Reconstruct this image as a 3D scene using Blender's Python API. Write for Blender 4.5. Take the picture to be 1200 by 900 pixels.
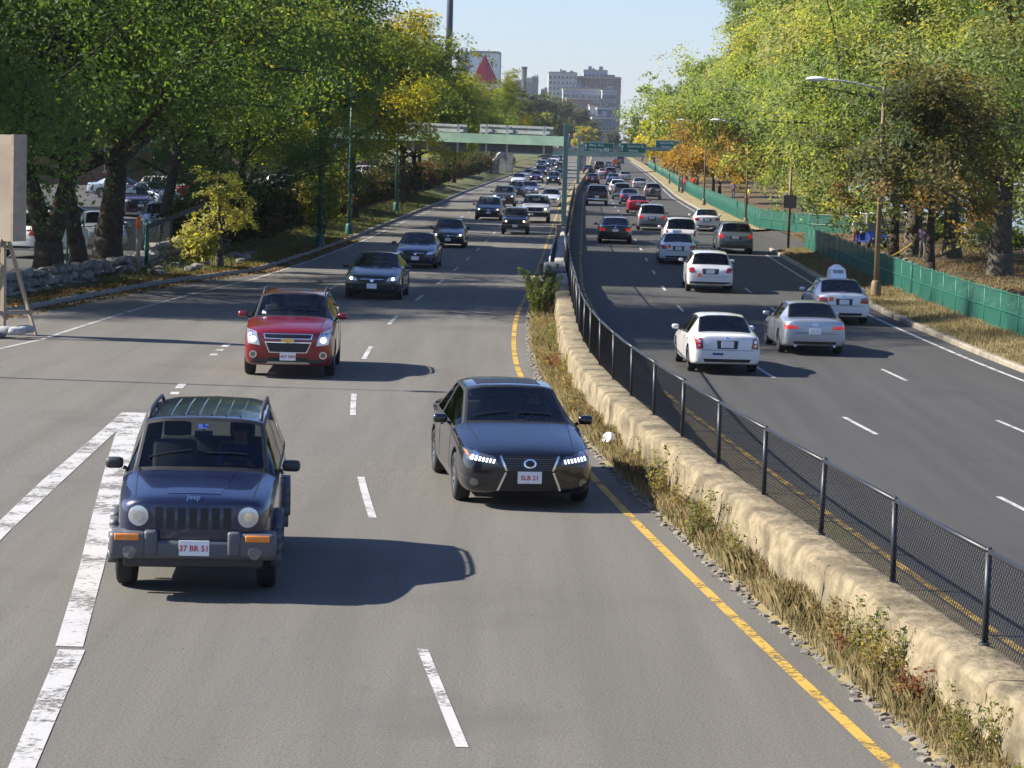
import bpy, bmesh, math, random
import numpy as np
from mathutils import Vector, Matrix
from mathutils.bvhtree import BVHTree

# ------------------------------------------------------------------ camera, sky, sun, exposure
scn = bpy.context.scene
for o in list(bpy.data.objects):
    bpy.data.objects.remove(o)
COL = scn.collection
R = math.radians
FPX, CAMZ = 3000.0, 5.9                       # focal length in photo pixels, eye height above the right road
PITCH, ROLL = math.atan(290 / FPX), R(1.6)
cam = bpy.data.objects.new('camera', bpy.data.cameras.new('camera'))
COL.objects.link(cam)
cam.data.sensor_width = 36
cam.data.lens = 36 * FPX / 1200
cam.data.clip_start = 0.5
cam.data.clip_end = 20000
cam.matrix_world = Matrix.Translation((0, 0, CAMZ)) @ Matrix.Rotation(R(90) - PITCH, 4, 'X') @ Matrix.Rotation(ROLL, 4, 'Z')
scn.camera = cam

SUN_EL = R(36)
SUN_DIR = Vector((math.cos(SUN_EL), -0.06, -math.sin(SUN_EL))).normalized()     # the way the light travels
sun = bpy.data.objects.new('sun', bpy.data.lights.new('sun', 'SUN'))
COL.objects.link(sun)
sun.data.energy = 5.0
sun.data.angle = R(0.55)
sun.data.color = (1.0, 0.93, 0.82)
sun.rotation_euler = SUN_DIR.to_track_quat('-Z', 'Y').to_euler()
world = bpy.data.worlds.new('World')
scn.world = world
world.use_nodes = True
wn = world.node_tree.nodes
sky = wn.new('ShaderNodeTexSky')
sky.sky_type = 'NISHITA'
sky.sun_disc = False
sky.sun_elevation = SUN_EL
sky.sun_rotation = math.atan2(-SUN_DIR.x, -SUN_DIR.y)
sky.air_density = 1.0
sky.dust_density = 0.5
sky.ozone_density = 1.0
bg = wn['Background']
bg.inputs[1].default_value = 0.061
tintn = wn.new('ShaderNodeMixRGB')                # white balance of the whole sky
tintn.blend_type = 'MULTIPLY'
tintn.inputs[0].default_value = 1
tintn.inputs[2].default_value = (0.85, 0.975, 1.36, 1)
world.node_tree.links.new(sky.outputs[0], tintn.inputs[1])
world.node_tree.links.new(tintn.outputs[0], bg.inputs[0])
scn.view_settings.view_transform = 'Standard'
scn.view_settings.look = 'None'
scn.view_settings.exposure = 1.17
scn.view_settings.gamma = 1
scn.cycles.max_bounces = 6
scn.cycles.diffuse_bounces = 3
scn.cycles.glossy_bounces = 3
scn.cycles.transmission_bounces = 4
scn.cycles.volume_bounces = 0
scn.cycles.transparent_max_bounces = 12
scn.render.resolution_x, scn.render.resolution_y = 1024, 768

# ------------------------------------------------------------------ small helpers
def sm(t):
    t = min(1.0, max(0.0, t))
    return t * t * (3 - 2 * t)

def obj(name, me, parent=None, loc=None, rz=None):
    o = bpy.data.objects.new(name, me)
    COL.objects.link(o)
    if parent is not None:
        o.parent = parent
    if loc is not None:
        o.location = loc
    if rz is not None:
        o.rotation_euler = (0, 0, rz)
    return o

def tag(o, label, cat, group=None):
    o['label'] = label
    o['category'] = cat
    if group:
        o['group'] = group
    return o

def thing(name, label, cat, loc=(0, 0, 0), rz=0.0, group=None):
    return tag(obj(name, None, None, loc, rz), label, cat, group)

def structure(o):
    o['kind'] = 'structure'
    return o

def stuff(o):
    o['kind'] = 'stuff'
    return o

def copy_tree(o, parent=None):
    c = o.copy()
    COL.objects.link(c)
    c.parent = parent
    for ch in list(o.children):
        copy_tree(ch, c)
    return c

def mesh(name, v, f, mats, smooth=False, idx=None):
    me = bpy.data.meshes.new(name)
    me.from_pydata([tuple(p) for p in v], [], [tuple(q) for q in f])
    for m in (mats if isinstance(mats, (list, tuple)) else [mats]):
        me.materials.append(m)
    if idx is not None:
        me.polygons.foreach_set('material_index', idx)
    if smooth:
        me.polygons.foreach_set('use_smooth', [True] * len(me.polygons))
    me.update()
    return me

class MB:
    """collects shapes of ONE object"""
    def __init__(s):
        s.v, s.f = [], []
    def add(s, v, f):
        k = len(s.v)
        s.v += [tuple(p) for p in v]
        s.f += [tuple(i + k for i in q) for q in f]
        return s
    def box(s, x0, x1, y0, y1, z0, z1, M=None):
        v = [Vector((x, y, z)) for x in (x0, x1) for y in (y0, y1) for z in (z0, z1)]
        if M is not None:
            v = [M @ p for p in v]
        return s.add(v, [(0, 1, 3, 2), (4, 6, 7, 5), (0, 4, 5, 1), (2, 3, 7, 6), (0, 2, 6, 4), (1, 5, 7, 3)])
    def rbox(s, x0, x1, y0, y1, z0, z1, b=0.02, M=None):
        bm = bmesh.new()
        bmesh.ops.create_cube(bm, size=1)
        for p in bm.verts:
            p.co = Vector(((x0 + x1) / 2 + p.co.x * (x1 - x0), (y0 + y1) / 2 + p.co.y * (y1 - y0), (z0 + z1) / 2 + p.co.z * (z1 - z0)))
        bmesh.ops.bevel(bm, geom=list(bm.edges), offset=b, segments=2, affect='EDGES', profile=0.6)
        bm.verts.index_update()
        v = [p.co.copy() for p in bm.verts]
        if M is not None:
            v = [M @ p for p in v]
        f = [[q.index for q in fa.verts] for fa in bm.faces]
        bm.free()
        return s.add(v, f)
    def bar(s, p, q, w, h=None, up=(0, 0, 1)):
        p, q = Vector(p), Vector(q)
        h = w if h is None else h
        d = (q - p)
        n = d.normalized()
        u = Vector(up)
        if abs(n.dot(u)) > 0.98:
            u = Vector((0, 1, 0))
        a = n.cross(u).normalized() * w / 2
        b = a.cross(n).normalized() * h / 2
        v = [p - a - b, p + a - b, p + a + b, p - a + b, q - a - b, q + a - b, q + a + b, q - a + b]
        return s.add(v, [(0, 3, 2, 1), (4, 5, 6, 7), (0, 1, 5, 4), (1, 2, 6, 5), (2, 3, 7, 6), (3, 0, 4, 7)])
    def tube(s, pts, r, n=8, cap=True):
        pts = [Vector(p) for p in pts]
        rs = r if isinstance(r, (list, tuple)) else [r] * len(pts)
        v, f = [], []
        ref = Vector((0.31, 0.22, 0.92))
        for i, p in enumerate(pts):
            d = (pts[min(i + 1, len(pts) - 1)] - pts[max(i - 1, 0)])
            d = d.normalized() if d.length > 1e-9 else Vector((0, 0, 1))
            if abs(d.dot(ref)) > 0.97:
                ref = Vector((0.9, 0.3, 0.1))
            a = d.cross(ref).normalized()
            b = d.cross(a)
            for k in range(n):
                t = 2 * math.pi * k / n
                v.append(p + (a * math.cos(t) + b * math.sin(t)) * rs[i])
        for i in range(len(pts) - 1):
            for k in range(n):
                f.append((i * n + k, i * n + (k + 1) % n, (i + 1) * n + (k + 1) % n, (i + 1) * n + k))
        if cap:
            f.append(tuple(range(n - 1, -1, -1)))
            f.append(tuple(range((len(pts) - 1) * n, len(pts) * n)))
        return s.add(v, f)
    def lathe(s, prof, n=20, M=None, closed=False):
        v, f = [], []
        for r, z in prof:
            for k in range(n):
                t = 2 * math.pi * k / n
                p = Vector((r * math.cos(t), r * math.sin(t), z))
                v.append(M @ p if M is not None else p)
        m = len(prof)
        for i in range(m if closed else m - 1):
            for k in range(n):
                j = (i + 1) % m
                f.append((i * n + k, i * n + (k + 1) % n, j * n + (k + 1) % n, j * n + k))
        if not closed:
            if prof[0][0] > 1e-6:
                f.append(tuple(range(n - 1, -1, -1)))
            if prof[-1][0] > 1e-6:
                f.append(tuple(range((m - 1) * n, m * n)))
        return s.add(v, f)
    def prism(s, poly, t, M=None):
        """poly in x,z extruded along y by t (front at y=0)"""
        n = len(poly)
        v = [Vector((x, 0, z)) for x, z in poly] + [Vector((x, t, z)) for x, z in poly]
        if M is not None:
            v = [M @ p for p in v]
        f = [tuple(range(n)), tuple(range(2 * n - 1, n - 1, -1))]
        f += [(i, i + n, (i + 1) % n + n, (i + 1) % n) for i in range(n)]
        return s.add(v, f)
    def build(s, name, mat, parent=None, smooth=False, loc=None, rz=None):
        return obj(name, mesh(name, s.v, s.f, mat, smooth), parent, loc, rz)
    def mesh(s, name, mat, smooth=False):
        return mesh(name, s.v, s.f, mat, smooth)

_txt = {}
def text_mesh(body, size, mat, depth=0.002, bold=False):
    key = (body, size, mat.name, depth)
    if key in _txt:
        return _txt[key]
    cu = bpy.data.curves.new('lettering', 'FONT')
    cu.body = body
    cu.size = size
    cu.extrude = depth
    cu.resolution_u = 2
    cu.align_x = 'CENTER'
    cu.align_y = 'CENTER'
    if bold:
        cu.offset = size * 0.02
    t = bpy.data.objects.new('lettering', cu)
    COL.objects.link(t)
    dg = bpy.context.evaluated_depsgraph_get()
    me = bpy.data.meshes.new_from_object(t.evaluated_get(dg))
    bpy.data.objects.remove(t)
    me.materials.clear()
    me.materials.append(mat)
    _txt[key] = me
    return me

def put_text(name, body, size, mat, parent, loc, rot=(R(90), 0, 0), depth=0.002, bold=True):
    o = obj(name, text_mesh(body, size, mat, depth, bold), parent, loc)
    o.rotation_euler = rot
    return o

# ------------------------------------------------------------------ materials
def nt(m):
    m.use_nodes = True
    return m.node_tree.nodes, m.node_tree.links, m.node_tree.nodes['Principled BSDF']

def simple(name, col, rough=0.6, metal=0.0, coat=0.0, emit=None, estr=0.0, spec=0.5):
    m = bpy.data.materials.new(name)
    n, l, b = nt(m)
    b.inputs['Base Color'].default_value = (*col, 1)
    b.inputs['Roughness'].default_value = rough
    b.inputs['Metallic'].default_value = metal
    b.inputs['Coat Weight'].default_value = coat
    b.inputs['Coat Roughness'].default_value = 0.04
    b.inputs['Specular IOR Level'].default_value = spec
    if emit:
        b.inputs['Emission Color'].default_value = (*emit, 1)
        b.inputs['Emission Strength'].default_value = estr
    return m

def mottled(name, c1, c2, scale=3.0, rough=0.85, bump=0.3, bscale=40.0, c3=None, s3=0.3, detail=8, spec=0.3, bdist=0.01):
    """two colours mixed by noise, a third in large patches, fine bump"""
    m = bpy.data.materials.new(name)
    n, l, b = nt(m)
    geo = n.new('ShaderNodeNewGeometry')
    no = n.new('ShaderNodeTexNoise')
    no.inputs['Scale'].default_value = scale
    no.inputs['Detail'].default_value = detail
    no.inputs['Roughness'].default_value = 0.65
    l.new(geo.outputs['Position'], no.inputs['Vector'])
    rp = n.new('ShaderNodeValToRGB')
    rp.color_ramp.elements[0].position = 0.36
    rp.color_ramp.elements[1].position = 0.64
    rp.color_ramp.elements[0].color = (*c1, 1)
    rp.color_ramp.elements[1].color = (*c2, 1)
    l.new(no.outputs['Fac'], rp.inputs['Fac'])
    out = rp.outputs['Color']
    if c3:
        n3 = n.new('ShaderNodeTexNoise')
        n3.inputs['Scale'].default_value = s3
        n3.inputs['Detail'].default_value = 5
        l.new(geo.outputs['Position'], n3.inputs['Vector'])
        r3 = n.new('ShaderNodeValToRGB')
        r3.color_ramp.elements[0].position = 0.48
        r3.color_ramp.elements[1].position = 0.66
        l.new(n3.outputs['Fac'], r3.inputs['Fac'])
        mx = n.new('ShaderNodeMixRGB')
        l.new(r3.outputs['Color'], mx.inputs['Fac'])
        l.new(out, mx.inputs['Color1'])
        mx.inputs['Color2'].default_value = (*c3, 1)
        out = mx.outputs['Color']
    l.new(out, b.inputs['Base Color'])
    b.inputs['Roughness'].default_value = rough
    b.inputs['Specular IOR Level'].default_value = spec
    if bump:
        nb = n.new('ShaderNodeTexNoise')
        nb.inputs['Scale'].default_value = bscale
        nb.inputs['Detail'].default_value = 4
        l.new(geo.outputs['Position'], nb.inputs['Vector'])
        bp = n.new('ShaderNodeBump')
        bp.inputs['Strength'].default_value = bump
        bp.inputs['Distance'].default_value = bdist
        l.new(nb.outputs['Fac'], bp.inputs['Height'])
        l.new(bp.outputs['Normal'], b.inputs['Normal'])
    return m

def paint(name, col, metal=0.35, rough=0.38):
    """car paint: coloured outside, dark trim on the inner side of the shell"""
    m = bpy.data.materials.new(name)
    n, l, b = nt(m)
    b.inputs['Base Color'].default_value = (*col, 1)
    b.inputs['Metallic'].default_value = metal
    b.inputs['Roughness'].default_value = rough
    b.inputs['Coat Weight'].default_value = 1.0
    b.inputs['Coat Roughness'].default_value = 0.05
    tc = n.new('ShaderNodeNewGeometry')
    no = n.new('ShaderNodeTexNoise')
    no.inputs['Scale'].default_value = 2.2
    no.inputs['Detail'].default_value = 6
    l.new(tc.outputs['Position'], no.inputs['Vector'])
    mr = n.new('ShaderNodeMapRange')
    mr.inputs['To Min'].default_value = rough - 0.08
    mr.inputs['To Max'].default_value = rough + 0.14
    l.new(no.outputs['Fac'], mr.inputs['Value'])
    l.new(mr.outputs[0], b.inputs['Roughness'])
    d = n.new('ShaderNodeBsdfDiffuse')
    d.inputs['Color'].default_value = (0.03, 0.03, 0.032, 1)
    mx = n.new('ShaderNodeMixShader')
    l.new(tc.outputs['Backfacing'], mx.inputs['Fac'])
    l.new(b.outputs[0], mx.inputs[1])
    l.new(d.outputs[0], mx.inputs[2])
    l.new(mx.outputs[0], n['Material Output'].inputs['Surface'])
    return m

def glass_mat(name, tint=(0.45, 0.5, 0.5), ior=1.5):
    m = bpy.data.materials.new(name)
    n, l, b = nt(m)
    n.remove(b)
    t = n.new('ShaderNodeBsdfTransparent')
    t.inputs['Color'].default_value = (*tint, 1)
    g = n.new('ShaderNodeBsdfGlossy')
    g.inputs['Roughness'].default_value = 0.02
    fr = n.new('ShaderNodeFresnel')
    fr.inputs['IOR'].default_value = ior
    mx = n.new('ShaderNodeMixShader')
    l.new(fr.outputs[0], mx.inputs['Fac'])
    l.new(t.outputs[0], mx.inputs[1])
    l.new(g.outputs[0], mx.inputs[2])
    l.new(mx.outputs[0], n['Material Output'].inputs['Surface'])
    return m

M = {}
M['trim'] = simple('black_trim', (0.012, 0.012, 0.013), 0.5)
M['plastic'] = simple('dark_grey_plastic', (0.035, 0.036, 0.04), 0.55)
M['greyplastic'] = simple('grey_bumper_plastic', (0.085, 0.09, 0.10), 0.5)
M['glass'] = glass_mat('car_glass', (0.62, 0.68, 0.67))
M['darkglass'] = glass_mat('tinted_car_glass', (0.30, 0.33, 0.34))
M['chrome'] = simple('chrome', (0.75, 0.76, 0.78), 0.12, 1.0)
M['alloy'] = simple('alloy_wheel', (0.42, 0.43, 0.45), 0.32, 0.9)
M['rubber'] = simple('tyre_rubber', (0.016, 0.016, 0.017), 0.8)
M['lamp'] = simple('headlamp_lens', (0.55, 0.58, 0.62), 0.12, 0.6, 1.0)
M['lampdark'] = simple('headlamp_housing', (0.16, 0.17, 0.19), 0.15, 0.7, 1.0)
M['bulb'] = simple('lit_headlight', (1, 0.9, 0.7), 0.3, emit=(1.0, 0.78, 0.5), estr=1.6)
M['led'] = simple('lit_led', (1, 1, 1), 0.3, emit=(1.0, 0.98, 0.95), estr=0.9)
M['amber'] = simple('amber_lens', (0.75, 0.22, 0.015), 0.2, 0, 1.0)
M['redlens'] = simple('red_tail_lens', (0.36, 0.008, 0.012), 0.15, 0, 1.0)
M['redlit'] = simple('lit_tail_lens', (0.5, 0.01, 0.01), 0.2, 0, 1.0, emit=(1.0, 0.03, 0.02), estr=0.12)
M['plate'] = simple('plate_white', (0.78, 0.79, 0.8), 0.45)
M['platered'] = simple('plate_letters', (0.45, 0.03, 0.04), 0.5)
M['seat'] = simple('seat_fabric', (0.10, 0.10, 0.105), 0.9)
M['seatlight'] = simple('pale_seat_fabric', (0.26, 0.25, 0.23), 0.9)
M['cabin'] = simple('cabin_dark', (0.02, 0.02, 0.022), 0.85)
M['gold'] = simple('gold_emblem', (0.75, 0.5, 0.16), 0.3, 0.9)
M['white'] = simple('white_enamel', (0.8, 0.8, 0.79), 0.4)
M['bluesticker'] = simple('blue_sticker', (0.03, 0.06, 0.25), 0.5)
M['orangesticker'] = simple('orange_sticker', (0.8, 0.16, 0.02), 0.5)
# ------------------------------------------------------------------ vehicles: a lofted shell with panes, lamps, wheels
# local axes: x across, y along (front at -y), z up; origin on the road under the middle of the car
def lerp(a, b, t):
    return a + (b - a) * t

BODY = {}
# each station: y, rows 1..7 as (x, z[, dy])
BODY['sedan'] = dict(
    st=[(-2.40, [(.60, .22), (.72, .32), (.76, .52), (.71, .66), (.62, .72), (.36, .745), (0, .755)]),
        (-2.22, [(.80, .20), (.87, .30), (.885, .52), (.83, .71), (.67, .79), (.38, .815), (0, .825)]),
        (-1.72, [(.84, .20), (.90, .30), (.915, .55), (.87, .82), (.69, .885), (.40, .905), (0, .915)]),
        (-0.98, [(.86, .19), (.905, .29), (.915, .57), (.885, .91), (.73, .985), (.43, 1.005, -.08), (0, 1.01, -.13)]),
        (-0.12, [(.86, .19), (.905, .29), (.915, .57), (.885, .93), (.615, 1.385), (.41, 1.432, -.05), (0, 1.446, -.08)]),
        (0.50, [(.86, .19), (.905, .29), (.915, .58), (.89, .945), (.625, 1.425), (.41, 1.465), (0, 1.478)]),
        (1.08, [(.86, .19), (.905, .29), (.915, .59), (.89, .965, .12), (.595, 1.385), (.39, 1.432), (0, 1.444)]),
        (1.78, [(.85, .21), (.90, .31), (.91, .61), (.875, .985), (.70, 1.035), (.43, 1.06, .07), (0, 1.068, .11)]),
        (2.20, [(.82, .25), (.88, .34), (.89, .61), (.845, .95), (.68, 1.035), (.41, 1.055), (0, 1.062)]),
        (2.36, [(.78, .28), (.855, .37), (.865, .61), (.80, .92), (.65, 1.02), (.40, 1.04), (0, 1.046)]),
        (2.42, [(.62, .30), (.76, .39), (.79, .60), (.73, .88), (.60, .975), (.36, .995), (0, 1.0)])],
    axles=(-1.46, 1.36), wr=.325, glass_side=[(3, 5), (5, 6)], wind=(3, 4), rear=(6, 7), L=4.84, cowl=(-.95, 1.0), belt=.93, cab=(-.8, 1.6))
BODY['suv'] = dict(
    st=[(-2.34, [(.64, .27), (.77, .38), (.81, .62), (.76, .84), (.66, .92), (.38, .95), (0, .96)]),
        (-2.18, [(.82, .25), (.885, .36), (.90, .62), (.86, .91), (.71, 1.0), (.40, 1.03), (0, 1.04)]),
        (-1.70, [(.86, .25), (.91, .36), (.925, .65), (.89, 1.02), (.73, 1.085), (.42, 1.11), (0, 1.12)]),
        (-1.08, [(.87, .25), (.915, .36), (.925, .66), (.90, 1.085), (.76, 1.15), (.45, 1.175, -.07), (0, 1.18, -.11)]),
        (-0.36, [(.87, .25), (.915, .36), (.925, .66), (.90, 1.10), (.665, 1.565), (.44, 1.62, -.05), (0, 1.635, -.08)]),
        (0.38, [(.87, .25), (.915, .36), (.925, .67), (.905, 1.115), (.675, 1.61), (.44, 1.66), (0, 1.672)]),
        (1.28, [(.87, .25), (.915, .36), (.925, .68), (.905, 1.14), (.665, 1.60), (.43, 1.648), (0, 1.66)]),
        (1.92, [(.86, .27), (.91, .38), (.92, .68), (.89, 1.15), (.64, 1.55, .08), (.41, 1.60, .10), (0, 1.612, .10)]),
        (2.26, [(.84, .29), (.89, .39), (.90, .68), (.86, 1.08), (.74, 1.13), (.44, 1.14, .04), (0, 1.145, .05)]),
        (2.36, [(.80, .31), (.87, .40), (.88, .66), (.83, .97), (.72, 1.03), (.43, 1.04), (0, 1.045)]),
        (2.42, [(.64, .33), (.78, .42), (.81, .63), (.77, .85), (.66, .92), (.40, .93), (0, .935)])],
    axles=(-1.42, 1.44), wr=.36, glass_side=[(3, 5), (5, 6), (6, 7)], wind=(3, 4), rear=(7, 8), L=4.78, cowl=(-1.05, 1.17), belt=1.09, cab=(-.9, 2.0))
BODY['jeep'] = dict(
    st=[(-2.12, [(.60, .38), (.66, .46), (.66, .72), (.65, .92), (.62, 1.01), (.36, 1.035), (0, 1.045)]),
        (-2.02, [(.70, .36), (.80, .45), (.81, .72), (.78, .95), (.68, 1.05), (.40, 1.075), (0, 1.085)]),
        (-1.52, [(.80, .34), (.84, .44), (.86, .74), (.84, 1.05), (.69, 1.11), (.41, 1.14), (0, 1.15)]),
        (-0.92, [(.82, .34), (.86, .44), (.875, .75), (.86, 1.11), (.74, 1.17), (.45, 1.195, -.05), (0, 1.20, -.08)]),
        (-0.40, [(.82, .34), (.86, .44), (.875, .75), (.86, 1.13), (.66, 1.66), (.45, 1.70, -.03), (0, 1.715, -.05)]),
        (0.35, [(.82, .34), (.86, .44), (.875, .75), (.86, 1.14), (.67, 1.69), (.45, 1.73), (0, 1.745)]),
        (1.20, [(.82, .34), (.86, .44), (.875, .75), (.86, 1.15), (.665, 1.685), (.44, 1.725), (0, 1.74)]),
        (1.92, [(.81, .36), (.85, .46), (.865, .75), (.85, 1.16), (.645, 1.655), (.43, 1.695), (0, 1.71)]),
        (2.10, [(.80, .38), (.84, .48), (.855, .75), (.84, 1.10), (.72, 1.15), (.44, 1.16), (0, 1.165)]),
        (2.15, [(.78, .40), (.83, .50), (.84, .72), (.82, 1.0), (.70, 1.05), (.42, 1.06), (0, 1.065)]),
        (2.18, [(.66, .42), (.77, .52), (.79, .70), (.76, .92), (.66, .98), (.40, .99), (0, .995)])],
    axles=(-1.32, 1.33), wr=.365, glass_side=[(3, 5), (5, 6), (6, 7)], wind=(3, 4), rear=(7, 8), L=4.4, cowl=(-.9, 1.19), belt=1.13, cab=(-.75, 1.9))
BODY['van'] = dict(
    st=[(-2.45, [(.64, .24), (.77, .34), (.81, .58), (.76, .78), (.66, .86), (.38, .89), (0, .90)]),
        (-2.28, [(.82, .22), (.91, .33), (.93, .58), (.88, .85), (.73, .95), (.40, .98), (0, .99)]),
        (-1.85, [(.88, .21), (.96, .32), (.97, .62), (.93, .97), (.76, 1.05), (.44, 1.08), (0, 1.09)]),
        (-1.35, [(.90, .21), (.965, .32), (.98, .64), (.945, 1.03), (.80, 1.12), (.48, 1.15, -.09), (0, 1.16, -.14)]),
        (-0.42, [(.90, .21), (.965, .32), (.98, .64), (.95, 1.07), (.72, 1.60), (.48, 1.66, -.06), (0, 1.68, -.1)]),
        (0.35, [(.90, .21), (.965, .32), (.98, .65), (.95, 1.08), (.735, 1.66), (.48, 1.72), (0, 1.735)]),
        (1.35, [(.90, .21), (.965, .32), (.98, .66), (.95, 1.10), (.73, 1.66), (.47, 1.72), (0, 1.735)]),
        (2.12, [(.89, .23), (.955, .34), (.97, .66), (.935, 1.11), (.71, 1.61), (.46, 1.675, .05), (0, 1.69, .05)]),
        (2.36, [(.87, .26), (.94, .36), (.95, .66), (.90, 1.06), (.79, 1.10), (.48, 1.11, .03), (0, 1.115, .04)]),
        (2.46, [(.84, .28), (.92, .38), (.93, .64), (.87, .97), (.76, 1.01), (.46, 1.02), (0, 1.025)]),
        (2.52, [(.68, .30), (.82, .40), (.85, .60), (.80, .84), (.70, .90), (.42, .91), (0, .915)])],
    axles=(-1.50, 1.50), wr=.335, glass_side=[(3, 5), (5, 6), (6, 7)], wind=(3, 4), rear=(7, 8), L=4.98, cowl=(-1.3, 1.12), belt=1.07, cab=(-1.1, 2.1))

SHELL = {}
def make_shell(kind, lvl=2):
    if kind in SHELL:
        return SHELL[kind]
    B = BODY[kind]
    st = B['st']
    bm = bmesh.new()
    V = {}
    for i, (y, rows) in enumerate(st):
        V[i, 0, 0] = bm.verts.new((0, y, rows[0][1]))
        for j, rw in enumerate(rows, 1):
            x, z = rw[0], rw[1]
            yy = y + (rw[2] if len(rw) > 2 else 0)
            if j == 7:
                V[i, 7, 0] = bm.verts.new((0, yy, z))
            else:
                V[i, j, 1] = bm.verts.new((x, yy, z))
                V[i, j, -1] = bm.verts.new((-x, yy, z))
    for s in (1, -1):
        for j in (0, 7):
            for i in range(len(st)):
                V[i, j, s] = V[i, j, 0]
    cen = {}
    for i, sg in ((0, -1), (len(st) - 1, 1)):
        y, rows = st[i]
        for j, k in ((2, .05), (3, .075), (4, .05)):
            cen[i, j] = bm.verts.new((0, y + sg * k, rows[j - 1][1]))
    n = len(st)
    tagf = {}
    def face(vs, s):
        f = bm.faces.new(vs if s > 0 else vs[::-1])
        f.smooth = True
        return f
    panes = {}
    for s in (1, -1):
        for i in range(n - 1):
            for j in range(7):
                f = face([V[i, j, s], V[i, j + 1, s], V[i + 1, j + 1, s], V[i + 1, j, s]][::-1], s)
                if (i, i + 1) == B['wind'] and j >= 5:
                    panes.setdefault('wind', []).append(f)
                if (i, i + 1) == B['rear'] and j >= 5:
                    panes.setdefault('rear', []).append(f)
                if j == 4:
                    for k, (a, b) in enumerate(B['glass_side']):
                        if a <= i < b:
                            panes.setdefault(('side', k, s), []).append(f)
        for i, sg in ((0, -1), (n - 1, 1)):
            q = -sg * s
            face([V[i, 0, 0], V[i, 1, s], V[i, 2, s], cen[i, 2]], -q * -1 if False else q)
            face([cen[i, 2], V[i, 2, s], V[i, 3, s], cen[i, 3]], q)
            face([cen[i, 3], V[i, 3, s], V[i, 4, s], cen[i, 4]], q)
            face([cen[i, 4], V[i, 4, s], V[i, 5, s], V[i, 6, s], V[i, 7, 0]], q)
    bmesh.ops.recalc_face_normals(bm, faces=list(bm.faces))
    cr = bm.edges.layers.float.new('crease_edge')
    def crease(a, b, w):
        e = bm.edges.get((a, b))
        if e:
            e[cr] = w
    for s in (1, -1):
        for i in range(n - 1):
            crease(V[i, 4, s], V[i + 1, 4, s], .35)
            crease(V[i, 1, s], V[i + 1, 1, s], .4)
        for i in (B['wind'][0], B['rear'][1]):
            for j in (4, 5, 6):
                crease(V[i, j, s], V[i, j + 1, s], .55)
        a, b = B['wind']
        crease(V[a, 5, s], V[b, 5, s], .5)
        a, b = B['rear']
        crease(V[a, 5, s], V[b, 5, s], .4)
        for j in (5, 6):
            crease(V[b - 1, j, s], V[b - 1, j + 1, s], .5 if kind != 'sedan' else .15)
    names = ['paint', 'trim']
    for key, fs in panes.items():
        th = .035 if key in ('wind', 'rear') else .04
        r = bmesh.ops.inset_region(bm, faces=fs, thickness=th, depth=0.0, use_even_offset=True)
        names.append(key)
        for f in fs:
            f.material_index = len(names) - 1
        for f in r['faces']:
            f.material_index = 1
        inner = set(fs)
        for f in fs:
            for e in f.edges:
                if any(g not in inner for g in e.link_faces):
                    e[cr] = .8
        for f in r['faces']:
            for e in f.edges:
                if all(g in r['faces'] for g in e.link_faces):
                    e[cr] = .85
                elif any(g not in inner and g not in r['faces'] for g in e.link_faces):
                    e[cr] = max(e[cr], .6)
    me = bpy.data.meshes.new('shell')
    bm.to_mesh(me)
    bm.free()
    dummy = [bpy.data.materials.new('tmp') for _ in names]
    for d in dummy:
        me.materials.append(d)
    o = obj('shell_tmp', me)
    md = o.modifiers.new('s', 'SUBSURF')
    md.levels = lvl
    md.render_levels = lvl
    dg = bpy.context.evaluated_depsgraph_get()
    dg.update()
    sub = bpy.data.meshes.new_from_object(o.evaluated_get(dg))
    bvh = BVHTree.FromPolygons([v.co for v in sub.vertices], [tuple(p.vertices) for p in sub.polygons])
    o.modifiers.clear()
    o.data = sub
    cb = MB()
    for ay in B['axles']:
        for s in (1, -1):
            rr = B['wr'] + .055
            Mx = Matrix.Translation((s * .60, ay, B['wr'] + .01)) @ Matrix.Rotation(R(90) * s, 4, 'Y')
            cb.lathe([(rr * .94, 0), (rr, .05), (rr, .6)], 28, Mx)
    cme = cb.mesh('cut', dummy[0])
    bmc = bmesh.new()
    bmc.from_mesh(cme)
    bmesh.ops.recalc_face_normals(bmc, faces=list(bmc.faces))
    bmc.to_mesh(cme)
    bmc.free()
    cme.materials.clear()
    for d in dummy:
        cme.materials.append(d)
    for p in cme.polygons:
        p.material_index = 1
    co = obj('cut_tmp', cme)
    bo = o.modifiers.new('b', 'BOOLEAN')
    bo.operation = 'DIFFERENCE'
    bo.object = co
    bo.solver = 'EXACT'
    dg.update()
    fin = bpy.data.meshes.new_from_object(o.evaluated_get(bpy.context.evaluated_depsgraph_get()))
    bpy.data.objects.remove(o)
    bpy.data.objects.remove(co)
    # split by pane
    out = {}
    co_ = [v.co.copy() for v in fin.vertices]
    groups = {}
    for p in fin.polygons:
        k = p.material_index
        groups.setdefault('body' if k < 2 else names[k], []).append((tuple(p.vertices), k))
    for key, ps in groups.items():
        used = sorted({i for q, _ in ps for i in q})
        mp = {a: b for b, a in enumerate(used)}
        mats = [M['trim'], M['trim']] if key == 'body' else [M['glass']]
        m2 = mesh(f'{kind}_{key if isinstance(key, str) else "side"}', [co_[i] for i in used],
                  [[mp[i] for i in q] for q, _ in ps], mats, True, [k if key == 'body' else 0 for _, k in ps])
        if key == 'body':
            try:
                m2.set_sharp_from_angle(angle=R(48))
            except Exception:
                pass
        out[key] = m2
    for d in dummy:
        bpy.data.materials.remove(d)
    SHELL[kind] = (out, bvh)
    return SHELL[kind]

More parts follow.
